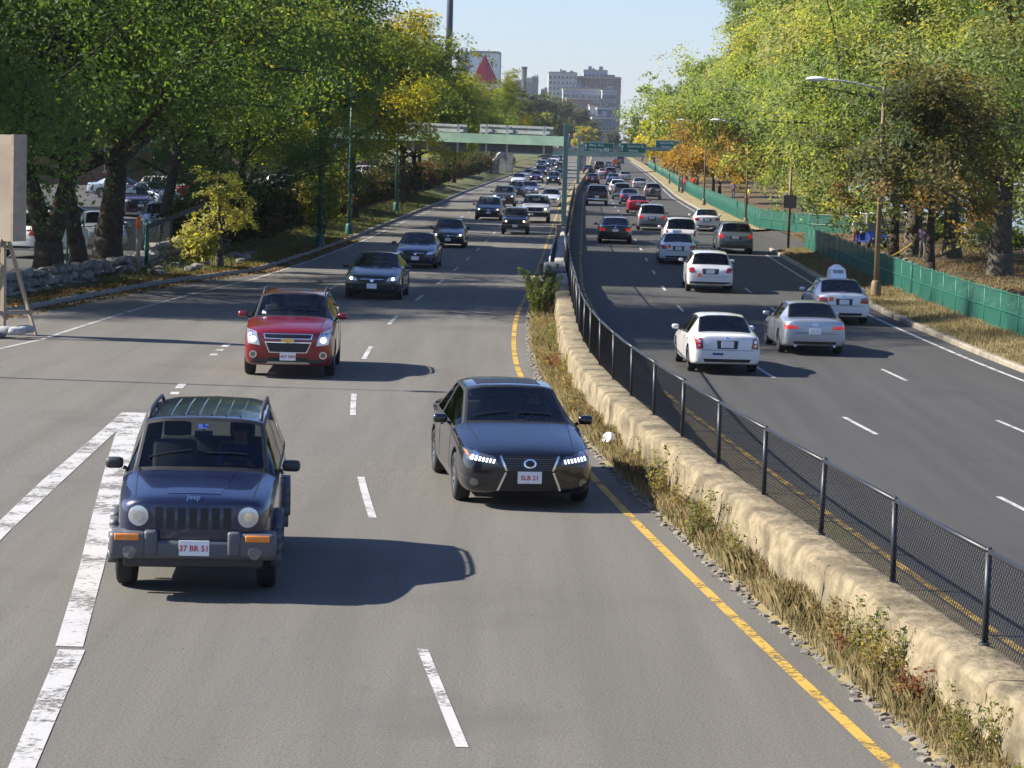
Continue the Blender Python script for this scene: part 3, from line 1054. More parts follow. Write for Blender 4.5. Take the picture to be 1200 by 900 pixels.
def rear_suv(kind, root, part, P, pm, tail, plate):
    zt = {'suv': .82, 'van': .80, 'jeep': .74}[kind]
    q = quad((.58, zt), (.82, zt - .01), (.86, zt + .19), (.66, zt + .20))
    rear_common(kind, root, part, P, pm, tail, plate, 4, q, zt + .04)
    P('plate_recess', 'rpr', 'B', quad((-.30, zt - .07), (.30, zt - .07), (.34, zt + .14), (-.34, zt + .14)), M['plastic'], 4, 3, .003)
    P('hatch_trim', 'rht', 'B', quad((-.30, zt + .145), (.30, zt + .145), (.30, zt + .165), (-.30, zt + .165)), M['chrome'], 4, 1, .01)
    zb = BODY[kind]['st'][-1][1][0][1]
    P('bumper_valance', 'rbv', 'B', quad((-.76, zb - .02), (.76, zb - .02), (.80, zb + .12), (-.80, zb + .12)), M['plastic'], 10, 2, .006)

def rear_tall(kind, root, part, P, pm, tail, plate):
    zt = {'suv': .82, 'van': .80, 'jeep': .74}[kind]
    q = quad((.70, zt - .06), (.80, zt - .06), (.83, zt + .26), (.73, zt + .26))
    rear_common(kind, root, part, P, pm, tail, plate, 5, q, zt + .02)
    part('bumper', cached((kind, 'tb'), lambda: MB().rbox(-.80, .80, -.25, .05, 0, .17, .04).mesh('bumper', M['chrome'], True)), loc=(0, BODY[kind]['st'][-1][0] + .06, .46))

def rear_crv(kind, root, part, P, pm, tail, plate):
    rear_suv(kind, root, part, P, pm, tail, plate)
    r = .33
    w = part('spare_wheel_cover', cached('spare', lambda: MB().lathe([(.001, .17), (.22, .165), (.30, .14), (.33, .08), (.33, -.02)], 28, Matrix.Rotation(R(-90), 4, 'X')).mesh('spare_wheel_cover', M['greyplastic'], True)),
             loc=(.05, BODY[kind]['st'][-1][0] + .0, .90))

FRONT = dict(sedan=front_sedan, lexus=front_lexus, equinox=front_equinox, jeep=front_jeep, cherokee=front_cherokee, truck=front_truck, none=front_none)
REAR = dict(sedan=rear_sedan, altima=rear_altima, audi=rear_audi, suv=rear_suv, tall=rear_tall, crv=rear_crv)
# ------------------------------------------------------------------ the road's course (metres; y runs away from the camera)
_yy = np.arange(-80, 1600, 1.0)
def course(pts, win=17):
    x = np.interp(_yy, [p[0] for p in pts], [p[1] for p in pts])
    k = np.ones(win) / win
    for _ in range(2):
        x = np.convolve(np.pad(x, win // 2, mode='edge'), k, 'valid')
    x[:win] = np.interp(_yy[:win], [p[0] for p in pts], [p[1] for p in pts])
    return lambda y: float(np.interp(y, _yy, x))
XL = course([(-80, 15.4), (20, 3.1), (28, 2.15), (36, 1.25), (46, .5), (55.8, .05), (64, 0), (74, .05), (94, .6), (118, 1.15), (140, 1.65), (175, 2.5), (268, 4.9), (420, 10.3), (520, 13.5), (800, 22), (1600, 46)], 9)
XB = course([(-80, 21), (20, 10.6), (42, 8.5), (52, 7.55), (60, 6.9), (70, 6.3), (88, 5.85), (102, 5.95), (125, 6.45), (137, 6.75), (203, 8.2), (241, 8.95), (270, 9.6), (420, 14.9), (520, 18.1), (800, 26.6), (1600, 50.6)], 9)
XR = course([(-80, 17.2), (20, 7.1), (30, 6.1), (40, 5.2), (46, 4.7), (60, 3.55), (75, 2.85), (100, 2.65), (125, 3.15), (141, 3.6), (175, 4.45), (268, 6.9), (420, 12.2), (520, 15.4), (800, 23.9), (1600, 47.9)], 9)
_el = [(-80, -62), (20, -26), (40, -14.5), (50, -12.4), (60, -11.1), (80, -10.6), (93, -10.1), (107, -10), (183, -10), (206, -9.6), (300, -9.8), (1600, -9.8)]
_kl = [(-80, -66), (20, -29), (45, -17.5), (60, -14.6), (70, -13.6), (87, -12.5), (100, -10.8), (131, -10.8), (224, -10.3), (1600, -10.4)]
def EL(y):
    return XL(y) + float(np.interp(y, [p[0] for p in _el], [p[1] for p in _el]))
def KL(y):
    return XL(y) + float(np.interp(y, [p[0] for p in _kl], [p[1] for p in _kl]))
def KR(y):
    return XB(y) + 7.2
def zL(y):
    return 1.0 * (1 - sm((y - 30) / 120.0))
def XW(y):                                  # middle of the median wall
    return lerp(XL(y) + 1.15, (XL(y) + XR(y)) / 2 + .05, sm((y - 45) / 45))
def heading(fn, y):
    return math.atan2(-(fn(y + 1) - fn(y - 1)), 2)

def strip(name, xa, xb, y0, y1, step, z, mat, cols=1, zx=None):
    """a sheet between two courses"""
    v, f = [], []
    ys = np.arange(y0, y1 + 1e-6, step)
    for y in ys:
        a, b = xa(y), xb(y)
        for k in range(cols + 1):
            t = k / cols
            v.append((lerp(a, b, t), y, z(y) + (zx(t, y) if zx else 0)))
    n = cols + 1
    for i in range(len(ys) - 1):
        for k in range(cols):
            f.append((i * n + k, i * n + k + 1, (i + 1) * n + k + 1, (i + 1) * n + k))
    return obj(name, mesh(name, v, f, mat, True))

def asphalt(name, c1, c2, stain, grain=1.0):
    m = bpy.data.materials.new(name)
    n, l, b = nt(m)
    geo = n.new('ShaderNodeNewGeometry')
    def noise(scale, detail, vec=None, rough=.6):
        t = n.new('ShaderNodeTexNoise')
        t.inputs['Scale'].default_value = scale
        t.inputs['Detail'].default_value = detail
        t.inputs['Roughness'].default_value = rough
        l.new(vec or geo.outputs['Position'], t.inputs['Vector'])
        return t.outputs['Fac']
    mp = n.new('ShaderNodeMapping')
    mp.inputs['Scale'].default_value = (1.0, .045, 1)
    l.new(geo.outputs['Position'], mp.inputs['Vector'])
    rp = n.new('ShaderNodeValToRGB')
    rp.color_ramp.elements[0].position, rp.color_ramp.elements[1].position = .34, .68
    rp.color_ramp.elements[0].color, rp.color_ramp.elements[1].color = (*c1, 1), (*c2, 1)
    l.new(noise(1.6, 4, mp.outputs[0]), rp.inputs['Fac'])        # wheel tracks along the road
    g = n.new('ShaderNodeValToRGB')
    g.color_ramp.elements[0].position, g.color_ramp.elements[1].position = .35, .65
    g.color_ramp.elements[0].color, g.color_ramp.elements[1].color = (.55, .55, .55, 1), (1.5, 1.48, 1.45, 1)
    l.new(noise(42, 4, None, .85), g.inputs['Fac'])               # stone grain
    mu = n.new('ShaderNodeMixRGB')
    mu.blend_type = 'MULTIPLY'
    mu.inputs['Fac'].default_value = grain
    l.new(rp.outputs[0], mu.inputs[1])
    l.new(g.outputs[0], mu.inputs[2])
    st = n.new('ShaderNodeValToRGB')
    st.color_ramp.elements[0].position, st.color_ramp.elements[1].position = .57, .72
    l.new(noise(.23, 7), st.inputs['Fac'])
    ms = n.new('ShaderNodeMixRGB')
    ms.inputs[2].default_value = (*stain, 1)
    sc = n.new('ShaderNodeMath')
    sc.operation = 'MULTIPLY'
    sc.inputs[1].default_value = .55
    l.new(st.outputs[0], sc.inputs[0])
    l.new(sc.outputs[0], ms.inputs['Fac'])
    l.new(mu.outputs[0], ms.inputs[1])
    # fine cracks
    vo = n.new('ShaderNodeTexVoronoi')
    vo.feature = 'DISTANCE_TO_EDGE'
    vo.inputs['Scale'].default_value = .16
    wv = n.new('ShaderNodeMixRGB')
    wv.inputs['Fac'].default_value = .35
    l.new(geo.outputs['Position'], wv.inputs[1])
    nz = n.new('ShaderNodeTexNoise')
    nz.inputs['Scale'].default_value = .8
    nz.inputs['Detail'].default_value = 6
    l.new(geo.outputs['Position'], nz.inputs['Vector'])
    sc2 = n.new('ShaderNodeVectorMath')
    sc2.operation = 'SCALE'
    sc2.inputs['Scale'].default_value = 9
    l.new(nz.outputs['Color'], sc2.inputs[0])
    ad = n.new('ShaderNodeVectorMath')
    l.new(geo.outputs['Position'], ad.inputs[0])
    l.new(sc2.outputs[0], ad.inputs[1])
    l.new(ad.outputs[0], vo.inputs['Vector'])
    ck = n.new('ShaderNodeMath')
    ck.operation = 'LESS_THAN'
    ck.inputs[1].default_value = .0016
    l.new(vo.outputs['Distance'], ck.inputs[0])
    mc = n.new('ShaderNodeMixRGB')
    mc.inputs[2].default_value = (.05, .048, .045, 1)
    k3 = n.new('ShaderNodeMath')
    k3.operation = 'MULTIPLY'
    k3.inputs[1].default_value = .4
    l.new(ck.outputs[0], k3.inputs[0])
    l.new(k3.outputs[0], mc.inputs['Fac'])
    l.new(ms.outputs[0], mc.inputs[1])
    l.new(mc.outputs[0], b.inputs['Base Color'])
    b.inputs['Roughness'].default_value = .88
    b.inputs['Specular IOR Level'].default_value = .25
    bp = n.new('ShaderNodeBump')
    bp.inputs['Strength'].default_value = .35
    bp.inputs['Distance'].default_value = .008
    l.new(noise(90, 3), bp.inputs['Height'])
    l.new(bp.outputs[0], b.inputs['Normal'])
    return m

M['asph_l'] = asphalt('worn_light_asphalt', (.116, .110, .096), (.144, .137, .121), (.093, .086, .073))
M['asph_r'] = asphalt('newer_dark_asphalt', (.054, .0535, .051), (.068, .067, .064), (.046, .0455, .044))
M['asph_lot'] = asphalt('lot_asphalt', (.06, .06, .06), (.085, .085, .082), (.045, .045, .045))

def worn_paint(name, col, amount=.5, scale=14.0):
    m = bpy.data.materials.new(name)
    n, l, b = nt(m)
    geo = n.new('ShaderNodeNewGeometry')
    no = n.new('ShaderNodeTexNoise')
    no.inputs['Scale'].default_value = scale
    no.inputs['Detail'].default_value = 8
    no.inputs['Roughness'].default_value = .75
    l.new(geo.outputs['Position'], no.inputs['Vector'])
    big = n.new('ShaderNodeTexNoise')                # worn patches, then grains inside them
    big.inputs['Scale'].default_value = 1.7
    big.inputs['Detail'].default_value = 5
    l.new(geo.outputs['Position'], big.inputs['Vector'])
    sm_ = n.new('ShaderNodeMath')
    sm_.operation = 'MULTIPLY_ADD'
    sm_.inputs[1].default_value = .45
    l.new(big.outputs['Fac'], sm_.inputs[0])
    hf = n.new('ShaderNodeMath')
    hf.operation = 'MULTIPLY'
    hf.inputs[1].default_value = .55
    l.new(no.outputs['Fac'], hf.inputs[0])
    l.new(hf.outputs[0], sm_.inputs[2])
    rp = n.new('ShaderNodeValToRGB')
    rp.color_ramp.elements[0].position = amount - .06
    rp.color_ramp.elements[1].position = amount + .02
    rp.color_ramp.elements[0].color = (.12, .12, .12, 1)
    l.new(sm_.outputs[0], rp.inputs['Fac'])
    b.inputs['Base Color'].default_value = (*col, 1)
    b.inputs['Roughness'].default_value = .75
    tr = n.new('ShaderNodeBsdfTransparent')
    mx = n.new('ShaderNodeMixShader')
    l.new(rp.outputs[0], mx.inputs['Fac'])
    l.new(b.outputs[0], mx.inputs[2])
    l.new(tr.outputs[0], mx.inputs[1])
    l.new(mx.outputs[0], n['Material Output'].inputs['Surface'])
    return m

M['mark'] = worn_paint('worn_white_marking', (.43, .425, .41), .465, 16.0)
M['marky'] = worn_paint('worn_yellow_marking', (.46, .295, .05), .475, 12.0)
M['marky2'] = worn_paint('faded_yellow_marking', (.42, .28, .06), .52)
M['markthin'] = worn_paint('faded_white_marking', (.36, .36, .35), .46)

M['earth'] = mottled('dry_earth', (.10, .08, .05), (.17, .14, .085), 2.5, .95, .6, 18, (.12, .12, .05), .5)
M['drygrass'] = mottled('dry_grass_ground', (.20, .155, .075), (.29, .235, .12), 3.0, .95, .8, 25, (.15, .135, .06), .45)
M['lawn'] = mottled('rough_lawn', (.055, .075, .022), (.10, .12, .04), 2.2, .95, .8, 22, (.16, .115, .05), .35)
M['litter'] = mottled('leaf_litter', (.075, .05, .026), (.13, .09, .045), 6, .95, .8, 30, (.07, .065, .03), .5)
M['granite'] = mottled('granite_kerb', (.20, .19, .17), (.28, .265, .24), 9, .8, .5, 40)
M['kerbtan'] = mottled('weathered_kerb', (.24, .205, .15), (.33, .29, .22), 5, .85, .5, 30, (.18, .16, .125), 1.0)
M['concrete'] = mottled('old_wall_concrete', (.175, .14, .088), (.30, .25, .16), 4.5, .92, 1.0, 11, (.12, .10, .065), 1.7, 12, .2, .03)
M['concgrey'] = mottled('grey_concrete', (.28, .27, .25), (.40, .385, .35), 3, .9, .5, 25, (.2, .19, .17), .8)
M['stone'] = mottled('rubble_stone', (.15, .145, .14), (.30, .28, .25), 5, .9, .8, 14, (.10, .095, .085), 1.4)
M['palestone'] = mottled('pale_rubble', (.15, .135, .11), (.25, .225, .19), 8, .9, .8, 20)
M['water'] = simple('river_water', (.02, .045, .085), .12, 0, 0)
n_, l_, b_ = nt(M['water'])
_t = n_.new('ShaderNodeTexNoise'); _t.inputs['Scale'].default_value = .9; _t.inputs['Detail'].default_value = 6
_g = n_.new('ShaderNodeNewGeometry'); l_.new(_g.outputs['Position'], _t.inputs['Vector'])
_b = n_.new('ShaderNodeBump'); _b.inputs['Strength'].default_value = .5; _b.inputs['Distance'].default_value = .12
l_.new(_t.outputs['Fac'], _b.inputs['Height']); l_.new(_b.outputs[0], b_.inputs['Normal'])

# ------------------------------------------------------------------ ground sheets
structure(obj('ground', mesh('ground', [(-6000, -3000, -2.2), (6000, -3000, -2.2), (6000, 9000, -2.2), (-6000, 9000, -2.2)], [(0, 1, 2, 3)], M['lawn'])))
structure(obj('river', mesh('river', [(20, -600, -.75), (560, -600, -.75), (560, 3000, -.75), (110, 3000, -.75)], [(0, 1, 2, 3)], M['water'])))
bank = obj('far_bank', mesh('far_bank', [(540, -600, -.6), (6000, -600, -.2), (6000, 8000, -.2), (540, 8000, -.6)], [(0, 1, 2, 3)], M['lawn']))
structure(bank)
ZERO = lambda y: 0.0
road_l = structure(strip('road_left', KL, lambda y: XL(y) + .36, -80, 1500, 2, zL, M['asph_l'], 8))
road_r = structure(strip('road_right', lambda y: XW(y) + .1, KR, -80, 1500, 2, ZERO, M['asph_r'], 8))
mstrip = structure(strip('median_strip', lambda y: XL(y) + .3, lambda y: XW(y), -20, 1500, 1, lambda y: zL(y), M['drygrass'], 4,
                         lambda t, y: -.02 + .09 * sm(t * 1.6) + (.02 * math.sin(y * 2.1 + t * 5) * (t > .1))))

# verge on the left: kerb, bank, car park
def zverge(t, y):
    return .10 + .28 * sm(t * 1.2) + .05 * math.sin(y * .7 + t * 4)
structure(strip('verge_left', lambda y: KL(y) - .13, lambda y: KL(y) - 4.3, 30, 720, 2, zL, M['lawn'], 6, zverge))
LOTZ = .95
v_ = [(-90, 30, LOTZ), (-14.5, 30, LOTZ), (-15.2, 84, LOTZ), (-15.0, 100, LOTZ), (-13.4, 130, LOTZ), (-12.4, 160, LOTZ), (-10.3, 230, LOTZ), (-9, 285, LOTZ), (-90, 285, LOTZ)]
v_ = [(KL(p[1]) - 3.9, p[1], p[2]) if 0 < i < 8 else p for i, p in enumerate(v_)]
structure(obj('car_park', mesh('car_park', v_ + [(p[0], p[1], -2.3) for p in v_], [tuple(range(8, -1, -1))[::-1]] + [(i, (i + 1) % 9, (i + 1) % 9 + 9, i + 9) for i in range(9)], M['asph_lot'])))
structure(strip('ground_left', lambda y: -900, lambda y: KL(y) - 4.2, 285, 1500, 15, lambda y: .45, M['lawn'], 2))

# right: verge between kerb and green fence, park behind, driveway gap
PE = lambda y: max(24.5 + .035 * y, KR(y) + 9)
structure(strip('right_gutter', lambda y: XW(y) + .2, lambda y: XR(y) - .12, 8, 95, 1, lambda y: .005, M['earth'], 3, lambda t, y: .03 * (1 - t)))
structure(strip('verge_right', lambda y: KR(y) + .15, lambda y: KR(y) + 2.6, 20, 141, 1.5, ZERO, M['drygrass'], 5, lambda t, y: .12 + .14 * sm(t) + .025 * math.sin(y * 1.3 + 6 * t)))
structure(strip('verge_far', lambda y: KR(y) + .15, lambda y: KR(y) + 1.9, 170, 900, 3, ZERO, M['drygrass'], 3, lambda t, y: .12 + .12 * sm(t)))
structure(strip('park_ground', lambda y: KR(y) + 2.55, lambda y: PE(y), 15, 900, 2, ZERO, M['litter'], 8, lambda t, y: .25 + .22 * math.sin(t * 3.0) + .06 * math.sin(y * .4 + 3 * t)))
structure(strip('river_bank', lambda y: PE(y), lambda y: PE(y) + 3.5, 15, 900, 5, ZERO, M['lawn'], 4, lambda t, y: .28 - 2.3 * sm(t)))
structure(strip('driveway', lambda y: KR(y) - .2, lambda y: KR(y) + 2.7, 141, 170, 1, lambda y: .006, M['asph_r'], 3, lambda t, y: .2 * t * t))

# ------------------------------------------------------------------ painted lines
def line(name, fn, w, y0, y1, z, mat, step=1.0, label=None):
    o = strip(name, lambda y: fn(y) - w / 2, lambda y: fn(y) + w / 2, y0, y1, step, lambda y: z(y) + .006, mat)
    return structure(o)
line('road_marking', XL, .12, 8, 700, zL, M['marky'])
line('road_marking', XR, .12, 20, 700, ZERO, M['marky2'])
line('road_marking', EL, .12, 55, 700, zL, M['markthin'])
line('road_marking', lambda y: XB(y) + 6.6, .12, 20, 136, ZERO, M['mark'])
line('road_marking', lambda y: XB(y) + 6.6, .12, 172, 700, ZERO, M['mark'])
def dashes(fn, z, start, n, ln=3.9, gap=12.2, w=.105, mat='mark'):
    for k in range(n):
        y = start + gap * k
        line('lane_dash', fn, w, y, y + ln, z, M[mat], ln / 3)
L1 = lambda y: XL(y) - 3.4
L2 = lambda y: XL(y) - 6.75
LA = lambda y: XB(y) + 3.4
dashes(L1, zL, 20.2 - 12.2, 30)
dashes(L2, zL, 86, 22)
dashes(XB, ZERO, 40.2, 28, 3.2)
dashes(LA, ZERO, 52.6, 27, 3.2)
# dotted line and painted gore where the slip road leaves
for ya in (45.9, 47.4, 48.6, 56.6, 58.0, 59.2):
    line('lane_dash', L2, .16, ya, ya + (.95 if ya not in (48.6, 59.2) else 1.1), zL, M['mark'], .5)
def pline(name, pts, w, mat, zoff=.007):
    v, f = [], []
    for i, (x, y, ww) in enumerate(pts):
        v += [(x - ww / 2, y, zL(y) + zoff), (x + ww / 2, y, zL(y) + zoff)]
        if i:
            k = 2 * i
            f.append((k - 2, k - 1, k + 1, k))
    return structure(obj(name, mesh(name, v, f, mat)))
M['goremark'] = worn_paint('worn_gore_marking', (.42, .415, .40), .48, 12.0)
pline('gore_marking', [(-5.9, 26, .24), (-6.12, 30.5, .24), (-6.3, 35, .28), (-6.46, 40, .25), (-6.6, 44, .25)], .3, M['goremark'])
pline('gore_marking', [(-2.6, 10, .2), (-3.6, 18.5, .2), (-4.05, 23.6, .25)], .3, M['goremark'])
pline('gore_marking', [(-4.10, 23.75, .26), (-4.6, 28, .27), (-5.1, 32, .30), (-5.65, 36.5, .33), (-6.12, 40.5, .36), (-6.50, 44, .40)], .3, M['goremark'])

# ------------------------------------------------------------------ kerbs: separate stones under one kerb thing each
def kerb(name, label, fn, y0, y1, z, mat, ln=2.4, w=.16, h=.15, side=1, seed=1):
    rnd = random.Random(seed)
    root = thing(name, label, 'kerb')
    y = y0
    k = 0
    while y < y1:
        l = ln * rnd.uniform(.85, 1.15) if k < 140 else 14
        p, q = Vector((fn(y + .01), y + .01, 0)), Vector((fn(y + l - .012), y + l - .012, 0))
        n = Vector(((q - p).y, -(q - p).x, 0)).normalized() * side
        j = rnd.uniform(-.012, .012)
        v = []
        for e in (p, q):
            zz = z(e.y)
            for a, b in ((0, -.25), (0, h * .75 + j), (.035, h + j), (w, h + j), (w, -.25)):
                v.append(e + n * (a + j) + Vector((0, 0, zz + b)))
        f = [(i, i + 1, i + 6, i + 5) for i in range(4)] + [(4, 3, 2, 1, 0), (5, 6, 7, 8, 9)]
        MB().add(v, f).build('kerb_stone', mat, root)
        y += l
        k += 1
    return root
kerb('granite_kerb', 'low grey granite kerb along the shaded left verge', KL, 38, 700, zL, M['granite'], side=-1, seed=2)
kerb('granite_kerb', 'sunlit tan kerb along the dry verge by the green fence', KR, 22, 140, ZERO, M['kerbtan'], side=1, seed=3)
kerb('granite_kerb', 'tan kerb along the far right verge beyond the driveway', KR, 171, 700, ZERO, M['kerbtan'], side=1, seed=4)

# pale broken edging between the left road and the median weeds
rnd = random.Random(5)
b = MB()
y = 8.0
while y < 80:
    for _ in range(2):
        if rnd.random() < .35:
            continue
        s = rnd.uniform(.015, .055)
        x = XL(y) + .42 + rnd.uniform(-.10, .09)
        Mx = Matrix.Translation((x, y + rnd.uniform(-.1, .1), zL(y) + .005)) @ Matrix.Rotation(rnd.uniform(0, 6), 4, 'Z')
        b.prism([(-s, -.04), (s * 1.3, -.04), (s * 1.1, s * .35), (s * .2, s * .55), (-s * .9, s * .3)], s * 1.5, Mx)
    y += .085
o = b.build('edging_rubble', M['palestone'])
stuff(o)
o['label'] = 'pale broken stones edging the left road beside the median weeds'
o['category'] = 'rubble'

# ------------------------------------------------------------------ median wall in cast sections
wall = thing('median_wall', 'low weathered tan concrete wall between the two roads', 'wall')
WT = lambda y: zL(y) + lerp(.62, .75, sm((y - 40) / 60))
def wall_section(y0, y1, seed, mat, hw=.27):
    r = random.Random(seed)
    off, dz = r.uniform(-.004, .004), r.uniform(-.004, .004)
    n = max(2, int((y1 - y0) / (.16 if y0 < 60 else .5)))
    v, f = [], []
    prof = [(-hw - .06, -.6), (-hw - .04, .25), (-hw - .03, .45), (-hw - .02, .65), (-hw - .01, .82), (-hw, -.07), (-hw + .03, -.02), (-hw + .09, 0), (hw - .12, .0), (hw - .03, -.03), (hw, -.12), (hw + .02, -2.4)]
    m = len(prof)
    for i in range(n + 1):
        yy = lerp(y0 - .012, y1 + .012, i / n)
        top = WT(yy) + dz
        x = XW(yy) + off
        for k, (a, c) in enumerate(prof):
            if 1 <= k <= 4:
                zz = lerp(zL(yy) - .1, top, c)
            elif k == 0:
                zz = zL(yy) - .4
            elif k == m - 1:
                zz = -.3
            else:
                zz = top + c
            v.append((x + a + r.uniform(-.011, .011) + .012 * math.sin(yy * 2.3 + k * 1.3), yy, zz + (r.uniform(-.01, .008) + .008 * math.sin(yy * 1.1) if 4 < k < m - 1 else 0)))
    for i in range(n):
        for k in range(m - 1):
            f.append((i * m + k, i * m + k + 1, (i + 1) * m + k + 1, (i + 1) * m + k))
    f += [tuple(range(m - 1, -1, -1)), tuple(range(n * m, n * m + m))]
    o = obj('wall_section', mesh('wall_section', v, f, mat, True), wall)
    o.data.set_sharp_from_angle(angle=R(32))
    return o
y = 4.0
k = 0
while y < 78:
    ln = 5.5
    wall_section(y, y + ln, 40 + k, M['concrete'])
    y += ln
    k += 1
WEND = y
while y < 500:
    ln = 12
    wall_section(y, y + ln, 40 + k, M['concgrey'] if y < 150 else M['concrete'], .24)
    y += ln
    k += 1

# ------------------------------------------------------------------ chain link fence on the wall
M['fence'] = simple('black_vinyl_fence', (.018, .021, .028), .45)
M['wire'] = simple('chain_link_wire', (.02, .023, .03), .5)
cf = thing('chain_link_fence', 'black chain link fence standing on the concrete median wall', 'fence')
FX = lambda y: XW(y) + .15
posts = [21.95 - 3.03 * 4 + 3.03 * k for k in range(0, 75)]
FH = lambda y: .83 if y < 40 else lerp(.83, 1.0, sm((y - 40) / 40))
def post_mesh():
    b = MB().tube([(0, 0, -.05), (0, 0, 1.0)], .030, 10)
    b.lathe([(.001, 1.035), (.022, 1.028), (.034, 1.005), (.034, .985)], 10)
    b.lathe([(.055, 0), (.055, .015), (.032, .02)], 10)
    return b.mesh('fence_post', M['fence'], True)
pm_ = post_mesh()
rnd = random.Random(9)
for i, y in enumerate(posts):
    p = Vector((FX(y), y, WT(y)))
    po = obj('fence_post', pm_, cf, p)
    po.scale = (1, 1, FH(y))
    po.rotation_euler = (rnd.uniform(-.02, .02), rnd.uniform(-.02, .02), 0)
    if i + 1 < len(posts):
        y2 = posts[i + 1]
        q = Vector((FX(y2), y2, WT(y2)))
        t0, t1 = p + Vector((0, 0, FH(y) - .01)), q + Vector((0, 0, FH(y2) - .01))
        mid = (t0 + t1) / 2 - Vector((0, 0, rnd.uniform(0, .012)))
        MB().tube([t0, mid, t1], .024, 7).build('top_rail', M['fence'], cf, True)
        # wires
        b = MB()
        far = y > 60
        pitch = .048 if not far else (.085 if y < 120 else .16)
        wr = .0031 if not far else (.0032 if y < 120 else .006)
        L = (q - p).length
        d = (q - p) / L
        n = Vector((d.y, -d.x, 0)) * .004
        H = FH(y) - .02
        lowd = Vector((0, 0, .02))
        for sgn in (1, -1):
            t = -H
            while t < L + H:
                a, c = t, t + H
                za, zc = 0.0, H
                if a < 0:
                    za = -a
                    a = 0.0
                if c > L:
                    zc = H - (c - L)
                    c = L
                if c - a > .01:
                    if sgn > 0:
                        P1 = p + d * a + Vector((0, 0, za)) + n
                        P2 = p + d * c + Vector((0, 0, zc)) + n
                    else:
                        P1 = p + d * (L - a) + Vector((0, 0, za)) - n
                        P2 = p + d * (L - c) + Vector((0, 0, zc)) - n
                    u = (P2 - P1).normalized()
                    s1 = u.cross(Vector((1, .2, 0))).normalized() * wr
                    s2 = u.cross(s1)
                    vv = []
                    for e in (P1, P2):
                        vv += [e + s1 + lowd, e - s1 * .5 + s2 * .87 + lowd, e - s1 * .5 - s2 * .87 + lowd]
                    b.add(vv, [(0, 1, 4, 3), (1, 2, 5, 4), (2, 0, 3, 5)])
                t += pitch * 1.414
        b.build('mesh_panel', M['wire'], cf)

# ------------------------------------------------------------------ steel barrier pieces at the end of the planted median
M['galv'] = mottled('galvanised_steel', (.30, .32, .33), (.42, .44, .45), 6, .5, .1, 40)
M['rust'] = mottled('dark_weathered_steel', (.07, .075, .08), (.13, .13, .13), 5, .7, .3, 30)
gb = thing('crash_barrier', 'corrugated steel crash barrier on the median before the gantry post', 'barrier')
for k in range(5):
    y0, y1 = 96 + 8 * k, 96 + 8 * k + 8.3
    for side in (-1,):
        b = MB()
        x0, x1 = XW(y0) + side * .42, XW(y1) + side * .42
        for zz, bul in ((.42, .0), (.50, .06), (.57, .0), (.64, .06), (.72, .0)):
            pass
        prof = [(0, .40), (.05, .45), (.05, .51), (.0, .56), (.05, .61), (.05, .67), (0, .72)]
        v, f = [], []
        for (xx, yy) in ((x0, y0), (x1, y1)):
            for a, c in prof:
                v.append((xx + side * a, yy, zL(yy) + c + .1))
            for a, c in reversed(prof):
                v.append((xx + side * a - side * .012, yy, zL(yy) + c + .1))
        n = len(prof) * 2
        f = [(i, (i + 1) % n, (i + 1) % n + n, i + n) for i in range(n)]
        f += [tuple(range(n)), tuple(range(2 * n - 1, n - 1, -1))]
        b.add(v, f).build('guard_rail', M['galv'], gb)
        MB().box(x0 + .01, x0 + .13, y0 + .3, y0 + .45, zL(y0) - .1, zL(y0) + .84).build('guard_post', M['rust'], gb)
ca = thing('crash_cushion', 'dark striped crash cushion where the tan wall begins beside tall weeds', 'crash cushion', (XW(90) - .25, 88, zL(88)))
for k in range(6):
    MB().rbox(-.36, .36, k * 1.05, k * 1.05 + .9, .06, .82, .05).build('cushion_cell', M['rust'], ca)
MB().box(-.4, .4, -.1, 6.4, -.3, .06).build('base_plate', M['rust'], ca)

# ------------------------------------------------------------------ sign gantry over the left road (sign backs towards us)
M['gantry'] = mottled('pale_green_gantry_paint', (.23, .36, .28), (.28, .42, .33), 4, .5, .1, 30, (.2, .32, .25), .7)
M['signback'] = mottled('sign_back_aluminium', (.26, .275, .28), (.34, .355, .36), 3, .45, .05, 20)
M['signgreen'] = simple('sign_green', (.006, .16, .085), .45)
M['signteal'] = simple('sign_teal', (.015, .21, .19), .45)
M['signwhite'] = simple('sign_white', (.78, .79, .77), .45)
gx, gy = 2.75, 150.0
ga = thing('sign_gantry', 'pale green sign gantry spanning the left road with grey sign backs', 'gantry', (gx, gy, 0))
MB().box(-.42, .42, -.55, .55, -.2, .86).build('footing', M['kerbtan'], ga)
MB().box(-.14, .14, -.14, .14, .86, 6.75).build('post', M['gantry'], ga)
GD = Vector((-15.5, 7, 0))                     # along the beam
gn = GD.normalized()
for z0, z1 in ((5.42, 5.98),):
    p, q = Vector((.2, 0, (z0 + z1) / 2)), GD + Vector((0, 0, (z0 + z1) / 2 + .10))
    MB().bar(p, q, .36, z1 - z0).build('beam', M['gantry'], ga)
MB().box(-.15, .15, -.15, .15, -.1, 5.5).build('post', M['gantry'], ga, loc=tuple(GD * .985))
